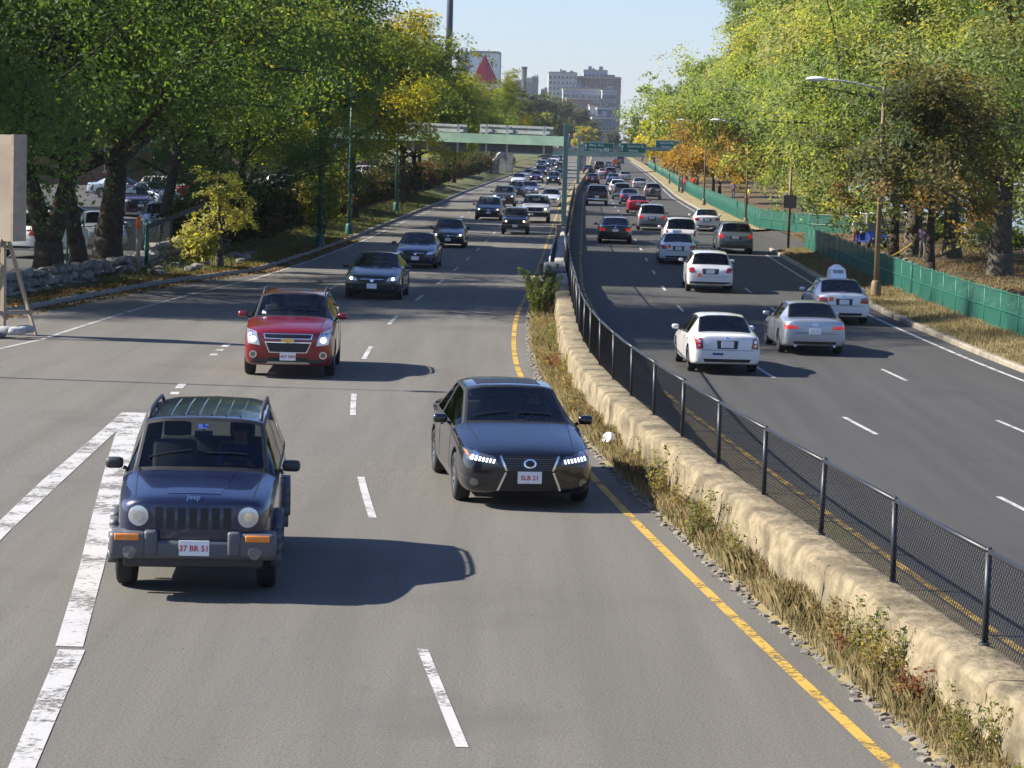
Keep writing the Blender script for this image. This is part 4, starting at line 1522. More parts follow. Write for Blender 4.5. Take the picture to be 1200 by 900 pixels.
for t0, t1 in ((.055, .335), (.385, .62), (.71, .93)):
    a, c = GD * t0, GD * t1
    back = Vector((.12, .42, 0))
    zb, zt = 4.92, 6.52
    sp = MB().bar(a + back + Vector((0, 0, (zb + zt) / 2)), c + back + Vector((0, 0, (zb + zt) / 2 + .06)), .03, zt - zb).build('sign_panel', M['signback'], ga)
    for k in range(5):
        zz = lerp(zb + .12, zt - .12, k / 4)
        MB().bar(a + back * .88 + Vector((0, 0, zz)), c + back * .88 + Vector((0, 0, zz + .06)), .05, .05).build('stiffener', M['signback'], sp)
    for t in (t0 + .03, (t0 + t1) / 2 + .03, t1 - .03):
        MB().bar(GD * t + Vector((.05, .25, zb - .05)), GD * t + Vector((.05, .25, zt + .05)), .12, .12).build('bracket', M['signwhite'], sp)

# second gantry: the signs for the right road face us
gy2 = 292.0
gx2 = (XL(gy2) + XR(gy2)) / 2 + .1
gb2 = thing('sign_gantry', 'far sign gantry post and arm carrying green direction signs over right road', 'gantry', (gx2, gy2, 0))
MB().box(-.16, .16, -.16, .16, -.2, 6.1).build('post', M['gantry'], gb2)
MB().bar((0, .2, 5.05), (11.5, .2, 4.9), .25, .45).build('beam', M['gantry'], gb2)
MB().box(11.4, 11.7, .05, .35, -.2, 5.2).build('post', M['gantry'], gb2)
def road_sign(name, label, x, z, w, h, mat, lines, yoff, arrow=True):
    s = thing(name, label, 'sign', (gx2 + x, gy2 + yoff, z))
    MB().rbox(-w / 2, w / 2, -.03, .03, -h / 2, h / 2, .015).build('panel', mat, s)
    b = MB()
    e = .045
    for x0, x1, z0, z1 in ((-w / 2 + .04, w / 2 - .04, h / 2 - .08, h / 2 - .04), (-w / 2 + .04, w / 2 - .04, -h / 2 + .04, -h / 2 + .08),
                           (-w / 2 + .04, -w / 2 + .08, -h / 2 + .08, h / 2 - .08), (w / 2 - .08, w / 2 - .04, -h / 2 + .08, h / 2 - .08)):
        b.box(x0, x1, -.036, -.031, z0, z1)
    b.build('border', M['signwhite'], s)
    if arrow:
        ax = -w / 2 + .28
        MB().prism([(ax - .05, -.34), (ax + .05, -.34), (ax + .05, .1), (ax + .17, .1), (ax, .36), (ax - .17, .1), (ax - .05, .1)], .006, Matrix.Translation((0, -.038, 0))).build('arrow', M['signwhite'], s)
    for body, tx, tz, sz in lines:
        put_text('lettering', body, sz, M['signwhite'], s, (tx, -.038, tz), (R(90), 0, 0), .002)
    return s
s1 = road_sign('direction_sign', 'green sign reading Mass Ave Cambridge with up arrow', 2.25, 4.95, 3.5, 1.12, M['signgreen'], [('Mass. Ave.', -.25, .23, .40), ('Cambridge', -.30, -.25, .38)], -.25)
MB().box(.62, 1.18, -.037, -.031, -.42, -.06).build('route_plate', M['signwhite'], s1)
put_text('lettering', '2A', .3, simple('sign_black', (.01, .01, .01), .5), s1, (.9, -.04, -.24), (R(90), 0, 0), .002)
put_text('lettering', 'N', .26, M['signwhite'], s1, (1.42, -.038, -.24), (R(90), 0, 0), .002)
s2 = road_sign('direction_sign', 'green sign reading Kenmore Square Fenway with up arrow', 6.15, 4.95, 3.05, 1.15, M['signgreen'], [('Kenmore Sq.', .32, .22, .36), ('Fenway', .02, -.26, .36)], -.25)
s3 = road_sign('direction_sign', 'pale teal sign half hidden by yellow trees at the right', 10.0, 5.45, 2.7, 1.0, M['signteal'], [('Storrow Dr.', 0, .2, .34), ('Newton', -.1, -.24, .34)], -.3, arrow=False)

# low road bridge farther on
br = thing('road_bridge', 'low grey green road bridge crossing both roads in the distance', 'bridge', (10, 470, 0))
MB().box(-16, 22, -2, 8, 2.75, 3.55).build('deck', M['gantry'], br)
MB().box(-16, 22, -2.2, -1.9, 3.55, 4.1).build('parapet', M['concgrey'], br)
for x in (-15.5, 1.9, 17.5):
    MB().box(x - .45, x + .45, -1.5, 7.5, -.5, 2.75).build('pier', M['concgrey'], br)
os_ = thing('construction_sign', 'small orange construction sign below the bridge on the right', 'sign', (18.6, 452, 0))
MB().prism([(0, -.6), (.6, 0), (0, .6), (-.6, 0)], .03, Matrix.Translation((-1.5, 0, 2.0))).build('panel', simple('orange_sign', (.8, .14, .03), .5), os_)
MB().box(-1.54, -1.46, .035, .1, 0, 2.6).build('post', M['galv'], os_)

# concrete stair of the footbridge on the left
fs = thing('concrete_stair', 'pale concrete stair ramp rising beside the left road beyond the gantry', 'stair', (-3.2, 395, 0), R(-9))
b = MB()
b.add([(-.74, -16, 0.3), (.74, -16, 0.3), (.74, 10, 5.2), (-.74, 10, 5.2), (-.74, -16, -.4), (.74, -16, -.4), (.74, 10, 4.6), (-.74, 10, 4.6)],
      [(0, 1, 2, 3), (7, 6, 5, 4), (0, 4, 5, 1), (1, 5, 6, 2), (2, 6, 7, 3), (3, 7, 4, 0)])
b.build('ramp', M['concgrey'], fs)
for x in (-.8, .8):
    MB().bar((x, -16, .6), (x, 10, 5.5), .12, .5).build('side_wall', M['concgrey'], fs)
for yy in (-4, 3, 9):
    MB().box(-.9, .9, yy, yy + .6, -.4, .3 + (yy + 16) * .188 - .3).build('pier', M['concgrey'], fs)
# ------------------------------------------------------------------ left side
M['plywood'] = mottled('weathered_plywood', (.36, .29, .21), (.42, .34, .255), 1.6, .75, .2, 20, (.32, .25, .185), .6)
M['timber'] = mottled('sawn_timber', (.30, .245, .175), (.38, .315, .23), 4, .8, .3, 25)
M['sandbag'] = mottled('pale_sandbag', (.30, .30, .30), (.42, .42, .41), 6, .9, .6, 30)
M['polegreen'] = mottled('dark_green_pole_paint', (.015, .085, .07), (.025, .115, .095), 4, .45, .1, 30)
M['polebrown'] = mottled('brown_pole_paint', (.14, .10, .055), (.19, .14, .08), 4, .5, .1, 30)
M['orange'] = simple('orange_cap', (.75, .16, .02), .5)

zg = zL(60) + .02
ws = thing('timber_sign', 'tall plywood sign board on timber legs at the left edge, seen edge on', 'sign', (-12.45, 60.5, zg), R(-24))
MB().box(-2.6, .62, -.02, .05, 2.25, 4.75).build('board', M['plywood'], ws)
MB().box(.622, .70, -.03, .50, 2.25, 4.76).build('edge_board', M['timber'], ws)
for x in (-2.2, .35):
    MB().bar((x, .1, 0), (x, .1, 4.6), .10, .10).build('post', M['timber'], ws)
    MB().bar((x - .28, -.62, 0), (x - .02, .0, 2.3), .11, .05).build('brace', M['timber'], ws)
    MB().bar((x + .33, .95, 0), (x + .06, .2, 2.3), .11, .05).build('brace', M['timber'], ws)
MB().bar((.06, -.60, .55), (.66, .85, .55), .05, .10).build('cross_brace', M['timber'], ws)
MB().bar((-.5, -.1, 1.1), (.35, .0, 1.7), .06, .12).build('cross_brace', M['timber'], ws)
rnd = random.Random(12)
for k in range(14):
    x, y = -12.3 + rnd.uniform(-.5, .75), 60.3 + rnd.uniform(-.6, .4)
    bm = bmesh.new()
    bmesh.ops.create_cube(bm, size=1)
    bmesh.ops.subdivide_edges(bm, edges=list(bm.edges), cuts=2, use_grid_fill=True)
    for p in bm.verts:
        c = p.co.copy()
        q = c.normalized() * .62
        p.co = c.lerp(q, .6) + Vector((rnd.uniform(-.02, .02), rnd.uniform(-.02, .02), rnd.uniform(-.03, .03)))
        p.co = Vector((p.co.x * .40, p.co.y * .26, p.co.z * .17))
    me = bpy.data.meshes.new('sandbag')
    bm.to_mesh(me)
    bm.free()
    me.materials.append(M['sandbag'])
    me.polygons.foreach_set('use_smooth', [True] * len(me.polygons))
    o = obj('sandbag', me, None, (x, y, zL(y) + .08 + (.12 if k > 5 else 0)), rnd.uniform(0, 3))
    tag(o, 'pale grey sandbag piled at the feet of the timber sign', 'sandbag', 'sandbags around the timber sign legs')

# rubble wall holding the car park
rw = thing('rubble_wall', 'rough grey rubble stone wall below the parked cars', 'wall')
WX = lambda y: KL(y) - lerp(1.7, 3.4, sm((y - 84) / 20))
rnd = random.Random(3)
def rock(r, sx, sy, sz):
    bm = bmesh.new()
    bmesh.ops.create_icosphere(bm, subdivisions=1, radius=1)
    for p in bm.verts:
        p.co *= r.uniform(.78, 1.12)
        p.co = Vector((max(-.8, min(.8, p.co.x)) * sx, max(-.8, min(.8, p.co.y)) * sy, max(-.75, min(.75, p.co.z)) * sz))
    me = bpy.data.meshes.new('stone')
    bm.to_mesh(me)
    bm.free()
    me.materials.append(M['stone'])
    return me
rocks = [rock(rnd, .34, .26, .2) for _ in range(12)]
cnt = 0
y = 60.0
while y < 118:
    base = zL(y) + .15
    top = LOTZ + (.32 if y < 106 else .1)
    z = base
    while z < top + .12 and cnt < 300:
        o = obj('stone', rnd.choice(rocks), rw, (WX(y) + rnd.uniform(-.08, .08) - (z - base) * .22, y + rnd.uniform(-.15, .15), z))
        s = rnd.uniform(.75, 1.35)
        o.scale = (s, s, s * rnd.uniform(.8, 1.1))
        o.rotation_euler = (rnd.uniform(-.3, .3), rnd.uniform(-.3, .3), R(90) + rnd.uniform(-.4, .4))
        cnt += 1
        z += .27
    y += .62
b = MB()
v, f = [], []
ys = np.arange(55, 121, 2.0)
for y in ys:
    x = WX(y)
    v += [(x - .12, y, zL(y) - .3), (x - .25, y, LOTZ + .18), (x - .9, y, LOTZ + .14), (x - 1.0, y, 0)]
for i in range(len(ys) - 1):
    for k in range(3):
        f.append((i * 4 + k, i * 4 + k + 1, i * 4 + k + 5, i * 4 + k + 4))
MB().add(v, f).build('wall_core', M['earth'], rw)
for k in range(22):
    y = rnd.uniform(88, 112)
    o = obj('loose_stone', rnd.choice(rocks), None, (KL(y) - rnd.uniform(.7, 2.2), y, zL(y) + .32), rnd.uniform(0, 6))
    o.scale = (.8, .8, .8)
    tag(o, 'loose grey stone fallen on the verge below the rubble wall', 'stone', 'loose stones on the left verge')

# chain link fence along the car park
lf = thing('green_post_fence', 'tall wire fence with thin rails along the shaded car park edge', 'fence')
M['wire2'] = simple('dark_wire', (.03, .04, .04), .6)
ys = np.arange(90, 290, 3.0)
pmm = MB().tube([(0, 0, 0), (0, 0, 1.35)], .035, 7).mesh('fence_post', M['polegreen'], True)
fx = lambda y: KL(y) - 4.15
for i, y in enumerate(ys):
    obj('fence_post', pmm, lf, (fx(y), y, LOTZ))
    if i + 1 < len(ys):
        y2 = ys[i + 1]
        for zz in (1.3,):
            MB().tube([(fx(y), y, LOTZ + zz), (fx(y2), y2, LOTZ + zz)], .022, 5).build('rail', M['polegreen'], lf)
        b = MB()
        for k in range(22):
            a = k / 22
            for s in (0, 1):
                p = Vector((lerp(fx(y), fx(y2), a), lerp(y, y2, a), LOTZ + .05 + 1.2 * s))
                q = Vector((lerp(fx(y), fx(y2), min(1, a + .35)), lerp(y, y2, min(1, a + .35)), LOTZ + .05 + 1.2 * (1 - s)))
                b.bar(p, q, .007, .007)
        b.build('mesh_panel', M['wire2'], lf)

op = thing('marker_post', 'short tan post with an orange cap by the rubble wall', 'post', (-13.35, 90.5, LOTZ - .2))
MB().tube([(0, 0, 0), (0, 0, 1.55)], .085, 10).build('post', M['timber'], op, True)
MB().tube([(0, 0, 1.55), (0, 0, 1.95)], .088, 10).build('cap', M['orange'], op, True)
ar = thing('barrier_arm', 'dark barrier arm slanting up beside the orange capped post', 'barrier', (-13.2, 91.6, LOTZ))
MB().tube([(0, 0, 0), (0, 0, 1.5)], .08, 8).build('pivot_post', M['polegreen'], ar, True)
MB().bar((0, -.1, 1.35), (2.0, -.2, 2.2), .12, .16).build('arm', M['rust'], ar)

def street_lamp(label, x, y, z, h, arm, mat, group, r=.09, base=None):
    s = thing('street_lamp', label, 'street lamp', (x, y, z), 0, group)
    MB().tube([(0, 0, 0), (0, 0, h * .5), (0, 0, h)], [r, r * .8, r * .55], 10).build('pole', mat, s, True)
    MB().lathe([(r * 2.0, 0), (r * 2.0, .05), (r * 1.7, .5), (r * 1.2, .6)], 10).build('base', mat if base is None else base, s, True)
    pts = [(arm * t, 0, h - .15 + .35 * math.sin(t * 1.5)) for t in (0, .25, .5, .75, 1)]
    MB().tube(pts, .035, 7).build('arm', M['galv'], s, True)
    hb = MB()
    Mx = Matrix.Translation((arm + (.28 if arm > 0 else -.28), 0, h + .20)) @ Matrix.Diagonal((.42, .17, .11, 1))
    hb.lathe([(.001, -.6), (.6, -.55), (1, -.1), (.95, .3), (.55, .8), (.001, 1)], 14, Mx)
    hd = hb.build('lamp_head', M['white'], s, True)
    MB().lathe([(.001, -.9), (.45, -.8), (.62, -.5)], 12, Mx).build('lens', M['lamp'], hd, True)
    return s
street_lamp('dark green lamp pole on the left verge nearest the yellow shrub', -9.5, 124, .35, 8.2, -1.4, M['polegreen'], 'lamp poles along the left verge', .12)
street_lamp('dark green lamp pole on the left verge, second from the yellow shrub', -9.2, 141, .3, 8.2, -1.4, M['polegreen'], 'lamp poles along the left verge', .11)
street_lamp('dark green lamp pole on the left verge close before the gantry trees', -8.8, 187, .3, 8.2, -1.4, M['polegreen'], 'lamp poles along the left verge', .11)
# lamp pole outside the frame at the left; its shadow is the thin line across the left road
street_lamp('grey lamp pole left of the view whose shadow crosses the left road', -17.6, 50.4, zL(50), 9.6, 2.2, M['galv'], 'lamp poles along the left verge', .10)

# brick buildings behind the car park
def brick_mat(name, c1, c2, mort, scale=1.0):
    m = bpy.data.materials.new(name)
    n, l, b = nt(m)
    tc = n.new('ShaderNodeNewGeometry')
    sp = n.new('ShaderNodeSeparateXYZ')
    l.new(tc.outputs['Position'], sp.inputs[0])
    ad = n.new('ShaderNodeMath')
    l.new(sp.outputs[0], ad.inputs[0])
    l.new(sp.outputs[1], ad.inputs[1])
    cb = n.new('ShaderNodeCombineXYZ')
    l.new(ad.outputs[0], cb.inputs[0])
    l.new(sp.outputs[2], cb.inputs[1])
    bt = n.new('ShaderNodeTexBrick')
    bt.inputs['Scale'].default_value = scale
    bt.inputs['Brick Width'].default_value = .22
    bt.inputs['Row Height'].default_value = .075
    bt.inputs['Mortar Size'].default_value = .008
    bt.inputs['Color1'].default_value = (*c1, 1)
    bt.inputs['Color2'].default_value = (*c2, 1)
    bt.inputs['Mortar'].default_value = (*mort, 1)
    l.new(cb.outputs[0], bt.inputs['Vector'])
    l.new(bt.outputs['Color'], b.inputs['Base Color'])
    b.inputs['Roughness'].default_value = .9
    return m
M['brick'] = brick_mat('red_brick', (.17, .055, .035), (.24, .08, .05), (.26, .22, .18))
M['brick2'] = brick_mat('brown_brick', (.15, .085, .06), (.20, .115, .08), (.25, .22, .19))
M['pane'] = simple('window_pane', (.03, .04, .05), .08, 0, 0, spec=.8)
M['stonetrim'] = mottled('limestone_trim', (.42, .38, .31), (.5, .46, .38), 3, .8, .2, 20)
M['roofing'] = simple('dark_roofing', (.06, .06, .065), .8)

def building(name, label, x0, x1, y0, y1, z0, h, mat, nx, nz, ww, wh, faces='F', trim=None, ny=None, roof_h=.6):
    """a block with set-back windows (frame, pane, sill) on the faces we see"""
    bt = thing(name, label, 'building', ((x0 + x1) / 2, y0, z0))
    w, d = x1 - x0, y1 - y0
    MB().box(-w / 2, w / 2, 0, d, -3.5, h).build('wall', mat, bt)
    MB().box(-w / 2 - .25, w / 2 + .25, -.25, d + .25, h, h + roof_h).build('cornice', trim or M['stonetrim'], bt)
    MB().box(-w / 2 + .5, w / 2 - .5, .5, d - .5, h + roof_h, h + roof_h + .3).build('roof', M['roofing'], bt)
    rr = random.Random(int(x0 * 7 + y0))
    for _ in range(4):
        ax, ay, aw = rr.uniform(-w * .4, w * .3), rr.uniform(.1, .7) * d, rr.uniform(.05, .16) * w
        MB().box(ax, ax + aw, ay, ay + aw, h + roof_h + .3, h + roof_h + .3 + rr.uniform(1.0, 2.6)).build('roof_housing', M['signback'], bt)
    pm1 = MB().box(-ww / 2, ww / 2, -.02, .1, 0, wh).mesh('window', trim or M['stonetrim'])
    pm2 = MB().box(-ww / 2 + .08, -.03, -.035, -.022, .08, wh - .08).box(.03, ww / 2 - .08, -.035, -.022, .08, wh - .08).mesh('pane', M['pane'])
    pm3 = MB().box(-ww / 2 - .12, ww / 2 + .12, -.14, -.021, -.18, 0).mesh('sill', trim or M['stonetrim'])
    def win(loc, rz):
        o = obj('window', pm1, bt, loc, rz)
        obj('pane', pm2, o)
        obj('sill', pm3, o)
    for j in range(nz):
        zz = 1.2 + j * (h - 1.0) / nz
        if 'F' in faces:
            for i in range(nx):
                win((-w / 2 + (i + .5) * w / nx, 0, zz), 0)
        if 'R' in faces:
            for i in range(ny):
                win((w / 2, (i + .5) * d / ny, zz), R(90))
        if 'L' in faces:
            for i in range(ny):
                win((-w / 2, (i + .5) * d / ny, zz), R(-90))
    return bt
building('brick_building', 'red brick building in deep shade behind the parked cars at left', -62, -24, 212, 232, LOTZ, 11.5, M['brick'], 10, 4, 1.3, 2.0, 'FR', ny=5)
building('brick_building', 'brown brick row house behind trees above the hedge', -46, -22, 262, 280, LOTZ, 9, M['brick2'], 7, 4, 1.2, 1.9, 'FR', ny=4)
building('brick_building', 'brown brick block behind the second row of trees', -40, -19, 330, 352, LOTZ, 9, M['brick'], 6, 4, 1.2, 1.9, 'FR', ny=5)
building('shadow_tower', 'tall brick tower left of the view, unseen and sized to shade both roads', -62, -44, 108, 139, LOTZ, 44, M['brick2'], 4, 12, 1.3, 1.7, 'R', ny=9)  # added out of view, sized for the shadow band across both roads
awn = thing('entrance_canopy', 'dark green flat entrance canopy on posts before the brick building', 'canopy', (-29, 208.5, LOTZ))
MB().box(-2.5, 2.5, 0, 3, 2.9, 3.25).build('roof', M['polegreen'], awn)
for x in (-2.3, 2.3):
    MB().box(x - .12, x + .12, .1, .34, 0, 2.9).build('post', M['polegreen'], awn)

# ------------------------------------------------------------------ right side
def mesh_screen(name, col):
    m = bpy.data.materials.new(name)
    n, l, b = nt(m)
    b.inputs['Base Color'].default_value = (*col, 1)
    b.inputs['Roughness'].default_value = .7
    tr = n.new('ShaderNodeBsdfTranslucent')
    tr.inputs['Color'].default_value = (*col, 1)
    mx = n.new('ShaderNodeMixShader')
    mx.inputs['Fac'].default_value = .25
    l.new(b.outputs[0], mx.inputs[1])
    l.new(tr.outputs[0], mx.inputs[2])
    tp = n.new('ShaderNodeBsdfTransparent')
    m2 = n.new('ShaderNodeMixShader')
    m2.inputs['Fac'].default_value = .10
    l.new(mx.outputs[0], m2.inputs[1])
    l.new(tp.outputs[0], m2.inputs[2])
    l.new(m2.outputs[0], n['Material Output'].inputs['Surface'])
    no = n.new('ShaderNodeTexNoise')
    no.inputs['Scale'].default_value = 2.0
    g = n.new('ShaderNodeNewGeometry')
    l.new(g.outputs['Position'], no.inputs['Vector'])
    bp = n.new('ShaderNodeBump')
    bp.inputs['Strength'].default_value = .6
    bp.inputs['Distance'].default_value = .05
    l.new(no.outputs['Fac'], bp.inputs['Height'])
    l.new(bp.outputs[0], b.inputs['Normal'])
    return m
M['screen'] = mesh_screen('green_debris_screen', (.008, .105, .072))
M['screenpost'] = simple('green_fence_tube', (.012, .13, .09), .5)
def green_fence(label, path, z, h, step=2.4):
    """path: list of (x, y); panels of screen cloth between posts"""
    fo = thing('green_fence', label, 'fence')
    pts = [Vector((x, y, 0)) for x, y in path]
    seg = []
    for a, c in zip(pts[:-1], pts[1:]):
        n = max(1, round((c - a).length / step))
        for k in range(n):
            seg.append((a.lerp(c, k / n), a.lerp(c, (k + 1) / n)))
    r = random.Random(4)
    pme = MB().tube([(0, 0, -.2), (0, 0, h + .07)], .028, 6).mesh('fence_post', M['screenpost'], True)
    for a, c in seg:
        za, zc = z(a), z(c)
        obj('fence_post', pme, fo, (a.x, a.y, za))
        for hh in (.08, h * .52, h):
            MB().tube([(a.x - .03, a.y - .03, za + hh), (c.x - .03, c.y - .03, zc + hh)], .017 if hh < h else .022, 5).build('rail', M['screenpost'], fo)
        v, f = [], []
        nx, nz = 5, 4
        for j in range(nz + 1):
            for i in range(nx + 1):
                t = i / nx
                bow = .035 * math.sin(math.pi * t) * math.sin(math.pi * j / nz) * r.uniform(-.2, 1)
                v.append((lerp(a.x, c.x, t) + bow, lerp(a.y, c.y, t), lerp(za, zc, t) + .04 + (h - .06) * j / nz - (.03 * math.sin(math.pi * t) if j == nz else 0)))
        for j in range(nz):
            for i in range(nx):
                f.append((j * (nx + 1) + i, j * (nx + 1) + i + 1, (j + 1) * (nx + 1) + i + 1, (j + 1) * (nx + 1) + i))
        obj('screen_panel', mesh('screen_panel', v, f, M['screen'], True), fo)
    return fo
zv = lambda p: .22
green_fence('green screened fence along the dry verge beside the lamp post', [(KR(y) + lerp(2.3, 1.9, (y - 55) / 85), y) for y in range(46, 136, 10)] + [(KR(140) + 1.75, 140)], zv, 1.25)
green_fence('green screened fence beyond the driveway running to the far trees', [(21.3, 160), (18.6, 163), (KR(172) + 1.6, 172)] + [(KR(y) + 1.5, y) for y in range(185, 560, 15)], zv, 1.3)
street_lamp('brown lamp post standing in the grass before the green fence', KR(98) + .75, 98.3, .2, 8.0, -2.3, M['polebrown'], 'lamp posts along the right verge', .11, M['polebrown'])
for y, hh, lb in ((176, 7.0, 'first far lamp post beyond the driveway at right'), (232, 7.4, 'second far lamp post beyond the driveway at right'),
                  (285, 7.6, 'third far lamp post beyond the driveway at right'), (345, 7.8, 'farthest lamp post of the right verge among yellow trees')):
    street_lamp(lb, KR(y) + .9, y, .2, hh, -2.0, M['polebrown'], 'lamp posts along the right verge', .09)
def sign_post(name, label, x, y, z, h, panel, mat, pm, rz=0):
    s = thing(name, label, 'sign', (x, y, z), rz)
    MB().tube([(0, 0, 0), (0, 0, h)], .045, 7).build('post', pm, s, True)
    w, hh, zc = panel
    MB().rbox(-w / 2, w / 2, -.075, -.05, zc - hh / 2, zc + hh / 2, .01).build('panel', mat, s)
    return s
s_ = sign_post('road_sign', 'brown post with a square grey brown sign back at the driveway', KR(141) + 1.0, 141.5, .2, 5.4, (.72, .72, 2.55), simple('brown_sign', (.17, .13, .12), .6), M['polebrown'])
for o in s_.children:
    if o.name.startswith('post'):
        o.scale = (1.7, 1.7, 1)
sign_post('park_sign', 'small white sign on a thin post behind the far green fence', 21.9, 208, .3, 1.65, (.62, .75, 1.35), M['signwhite'], M['galv'])
s_ = sign_post('sign_pole', 'tan pole with dark sign backs by the yellow trees', 21.9, 246, .3, 4.7, (.9, .9, 4.0), M['trim'], simple('tan_pole', (.30, .24, .12), .6))
MB().rbox(-.9, .35, -.1, -.05, 2.85, 3.0, .01).build('name_plate', M['signwhite'], s_)

# golf cart
gc = thing('golf_cart', 'blue golf cart with white canopy parked behind the green fence', 'golf cart', (19.35, 139.5, .42), R(12))
M['cartblue'] = car_paint((.012, .03, .18), .1, .3)
bmx = MB()
bmx.add([(-.58, -1.2, .28), (.58, -1.2, .28), (.58, 1.15, .28), (-.58, 1.15, .28), (-.5, -1.22, .62), (.5, -1.22, .62), (.56, -.62, .92), (-.56, -.62, .92), (.58, -.5, .4), (-.58, -.5, .4), (.58, 1.1, .75), (-.58, 1.1, .75), (.58, .25, .75), (-.58, .25, .75), (.58, .2, .4), (-.58, .2, .4)],
        [(3, 2, 1, 0), (0, 1, 5, 4), (4, 5, 6, 7), (7, 6, 8, 9), (9, 8, 14, 15), (15, 14, 12, 13), (13, 12, 10, 11), (11, 10, 2, 3), (0, 4, 7, 9, 15, 13, 11, 3), (1, 2, 10, 12, 14, 8, 6, 5)])
bmx.build('body', M['cartblue'], gc)
MB().rbox(-.52, .52, .3, .8, .75, .88, .04).rbox(-.52, .52, .78, .9, .85, 1.3, .04).build('seat', M['seatlight'], gc, True)
MB().rbox(-.62, .62, -.95, 1.2, 1.82, 1.9, .03).build('canopy', M['white'], gc, True)
for x in (-.54, .54):
    MB().tube([(x, -.66, .9), (x, -.5, 1.84)], .022, 6).build('canopy_post', M['galv'], gc, True)
    MB().tube([(x, 1.05, .75), (x, .95, 1.84)], .022, 6).build('canopy_post', M['galv'], gc, True)
MB().box(-.5, .5, -.62, -.6, .95, 1.7, Matrix.Translation((0, -.02, 0))).build('windscreen', M['glass'], gc)
t_, r_, h_ = wheel_meshes(.22, 0)
for x in (-.5, .5):
    for y in (-.82, .78):
        w = obj('wheel', t_, gc, (x, y, .22))
        obj('rim', r_, w)
    MB().lathe([(.001, 0), (.06, -.01), (.065, .02)], 12, Matrix.Translation((x * .72, -1.225, .52)) @ Matrix.Rotation(R(90), 4, 'X')).build('headlight', M['lamp'], gc, True)

# river edge: pale low wall along the water path
pw = thing('river_wall', 'pale low stone wall by the river behind the trees', 'wall')
for k in range(14):
    y = 100 + 9 * k
    MB().rbox(PE(y) - .6, PE(y) - .1, y, y + 8.9, .1, .8, .05).build('wall_block', M['concgrey'], pw)
rnd = random.Random(21)
for k in range(90):
    y = rnd.uniform(66, 132)
    o = obj('landscape_stone', rnd.choice(rocks), None, (KR(y) + rnd.uniform(3.2, 4.6) + (y - 66) * .012, y, .42 + rnd.uniform(-.03, .08)), rnd.uniform(0, 6))
    s = rnd.uniform(.5, 1.0)
    o.scale = (s, s, s)
    o.material_slots[0].link = 'OBJECT'
    o.material_slots[0].material = M['palestone']
    tag(o, 'pale rubble stone lying in the strip behind the green fence', 'stone', 'stones behind the green fence')

# ------------------------------------------------------------------ far city
M['citywhite'] = simple('pale_facade', (.50, .48, .44), .8)
M['citybrick'] = brick_mat('far_brick', (.24, .12, .09), (.29, .15, .11), (.3, .25, .22))
M['citygrey'] = simple('grey_facade', (.33, .35, .38), .7)
M['cityblue'] = simple('blue_grey_facade', (.13, .15, .19), .6)
def at(u, v, d):
    """photo pixel and distance -> point"""
    a, bb = (u - 600) / FPX, (450 - v) / FPX
    cx = a * math.cos(ROLL) - bb * math.sin(ROLL)
    cy = a * math.sin(ROLL) + bb * math.cos(ROLL)
    r = Vector((cx, math.cos(PITCH) + cy * math.sin(PITCH), -math.sin(PITCH) + cy * math.cos(PITCH)))
    return Vector((0, 0, CAMZ)) + r * (d / r.y)
def far_block(label, u0, u1, vt, d, depth, mat, nx, nz, ww, wh, faces='F', ny=3, base=-2.0, trim=None):
    a, c = at(u0, vt, d), at(u1, vt, d)
    return building('city_building', label, a.x, c.x, d, d + depth, base, a.z - base, mat, nx, nz, ww, wh, faces, trim, ny, .8)
far_block('large brick block with a pale left wing on the skyline', 676, 728, 91, 1500, 40, M['citybrick'], 13, 14, 1.3, 1.7, 'F')
far_block('white wing of the large brick block on the skyline', 643, 676.5, 86, 1490, 30, M['citywhite'], 7, 14, 1.2, 1.6, 'F')
far_block('grey penthouse floor on top of the large brick block', 684, 712, 83.5, 1507, 20, M['citygrey'], 6, 14, 1.4, 1.6, 'F')
far_block('pale grey mid rise with brick base below the skyline block', 660, 704, 105, 1380, 30, M['citygrey'], 12, 8, 1.2, 1.5, 'F')
far_block('red brick mid rise under the pale grey block', 664, 706, 116, 1350, 20, M['citybrick'], 10, 7, 1.2, 1.5, 'F')
far_block('glass fronted block at the right end of the skyline', 706, 723, 107, 1360, 30, M['citygrey'], 6, 8, 1.5, 1.9, 'F', trim=M['citywhite'])
far_block('tan house block with brick trim at the foot of the skyline', 668, 680, 138, 1120, 14, M['plywood'], 3, 3, 1.2, 1.5, 'F', trim=M['citybrick'])
far_block('small white house block below the skyline', 676, 692, 131, 1200, 20, M['citywhite'], 4, 3, 1.2, 1.5, 'F')
far_block('tan row house block below the skyline', 691, 704, 124, 1230, 20, M['citywhite'], 4, 4, 1.2, 1.5, 'F', trim=M['citybrick'])
far_block('blue grey block with white roof below the skyline', 700, 716, 128, 1210, 20, M['cityblue'], 4, 4, 1.2, 1.5, 'F', trim=M['citywhite'])
far_block('dark block at the foot of the skyline', 694, 722, 139, 1160, 20, M['cityblue'], 7, 3, 1.2, 1.5, 'F')
far_block('brick house block at the left foot of the skyline', 655, 678, 132, 1260, 20, M['citybrick'], 6, 4, 1.2, 1.5, 'F')
far_block('blue grey slab far left of the skyline block', 604, 631, 95, 1900, 30, M['cityblue'], 6, 12, 1.6, 1.9, 'F')
far_block('narrow blue tower left of the skyline block', 623, 631, 91, 1880, 30, M['cityblue'], 3, 12, 1.6, 1.9, 'F')
far_block('small brown chimney block on the left skyline', 592, 597, 92, 1700, 8, M['citybrick'], 1, 8, 1.4, 1.8, 'F')
far_block('dark roofed row left below the skyline', 634, 662, 106, 1600, 20, M['cityblue'], 8, 8, 1.4, 1.8, 'F')
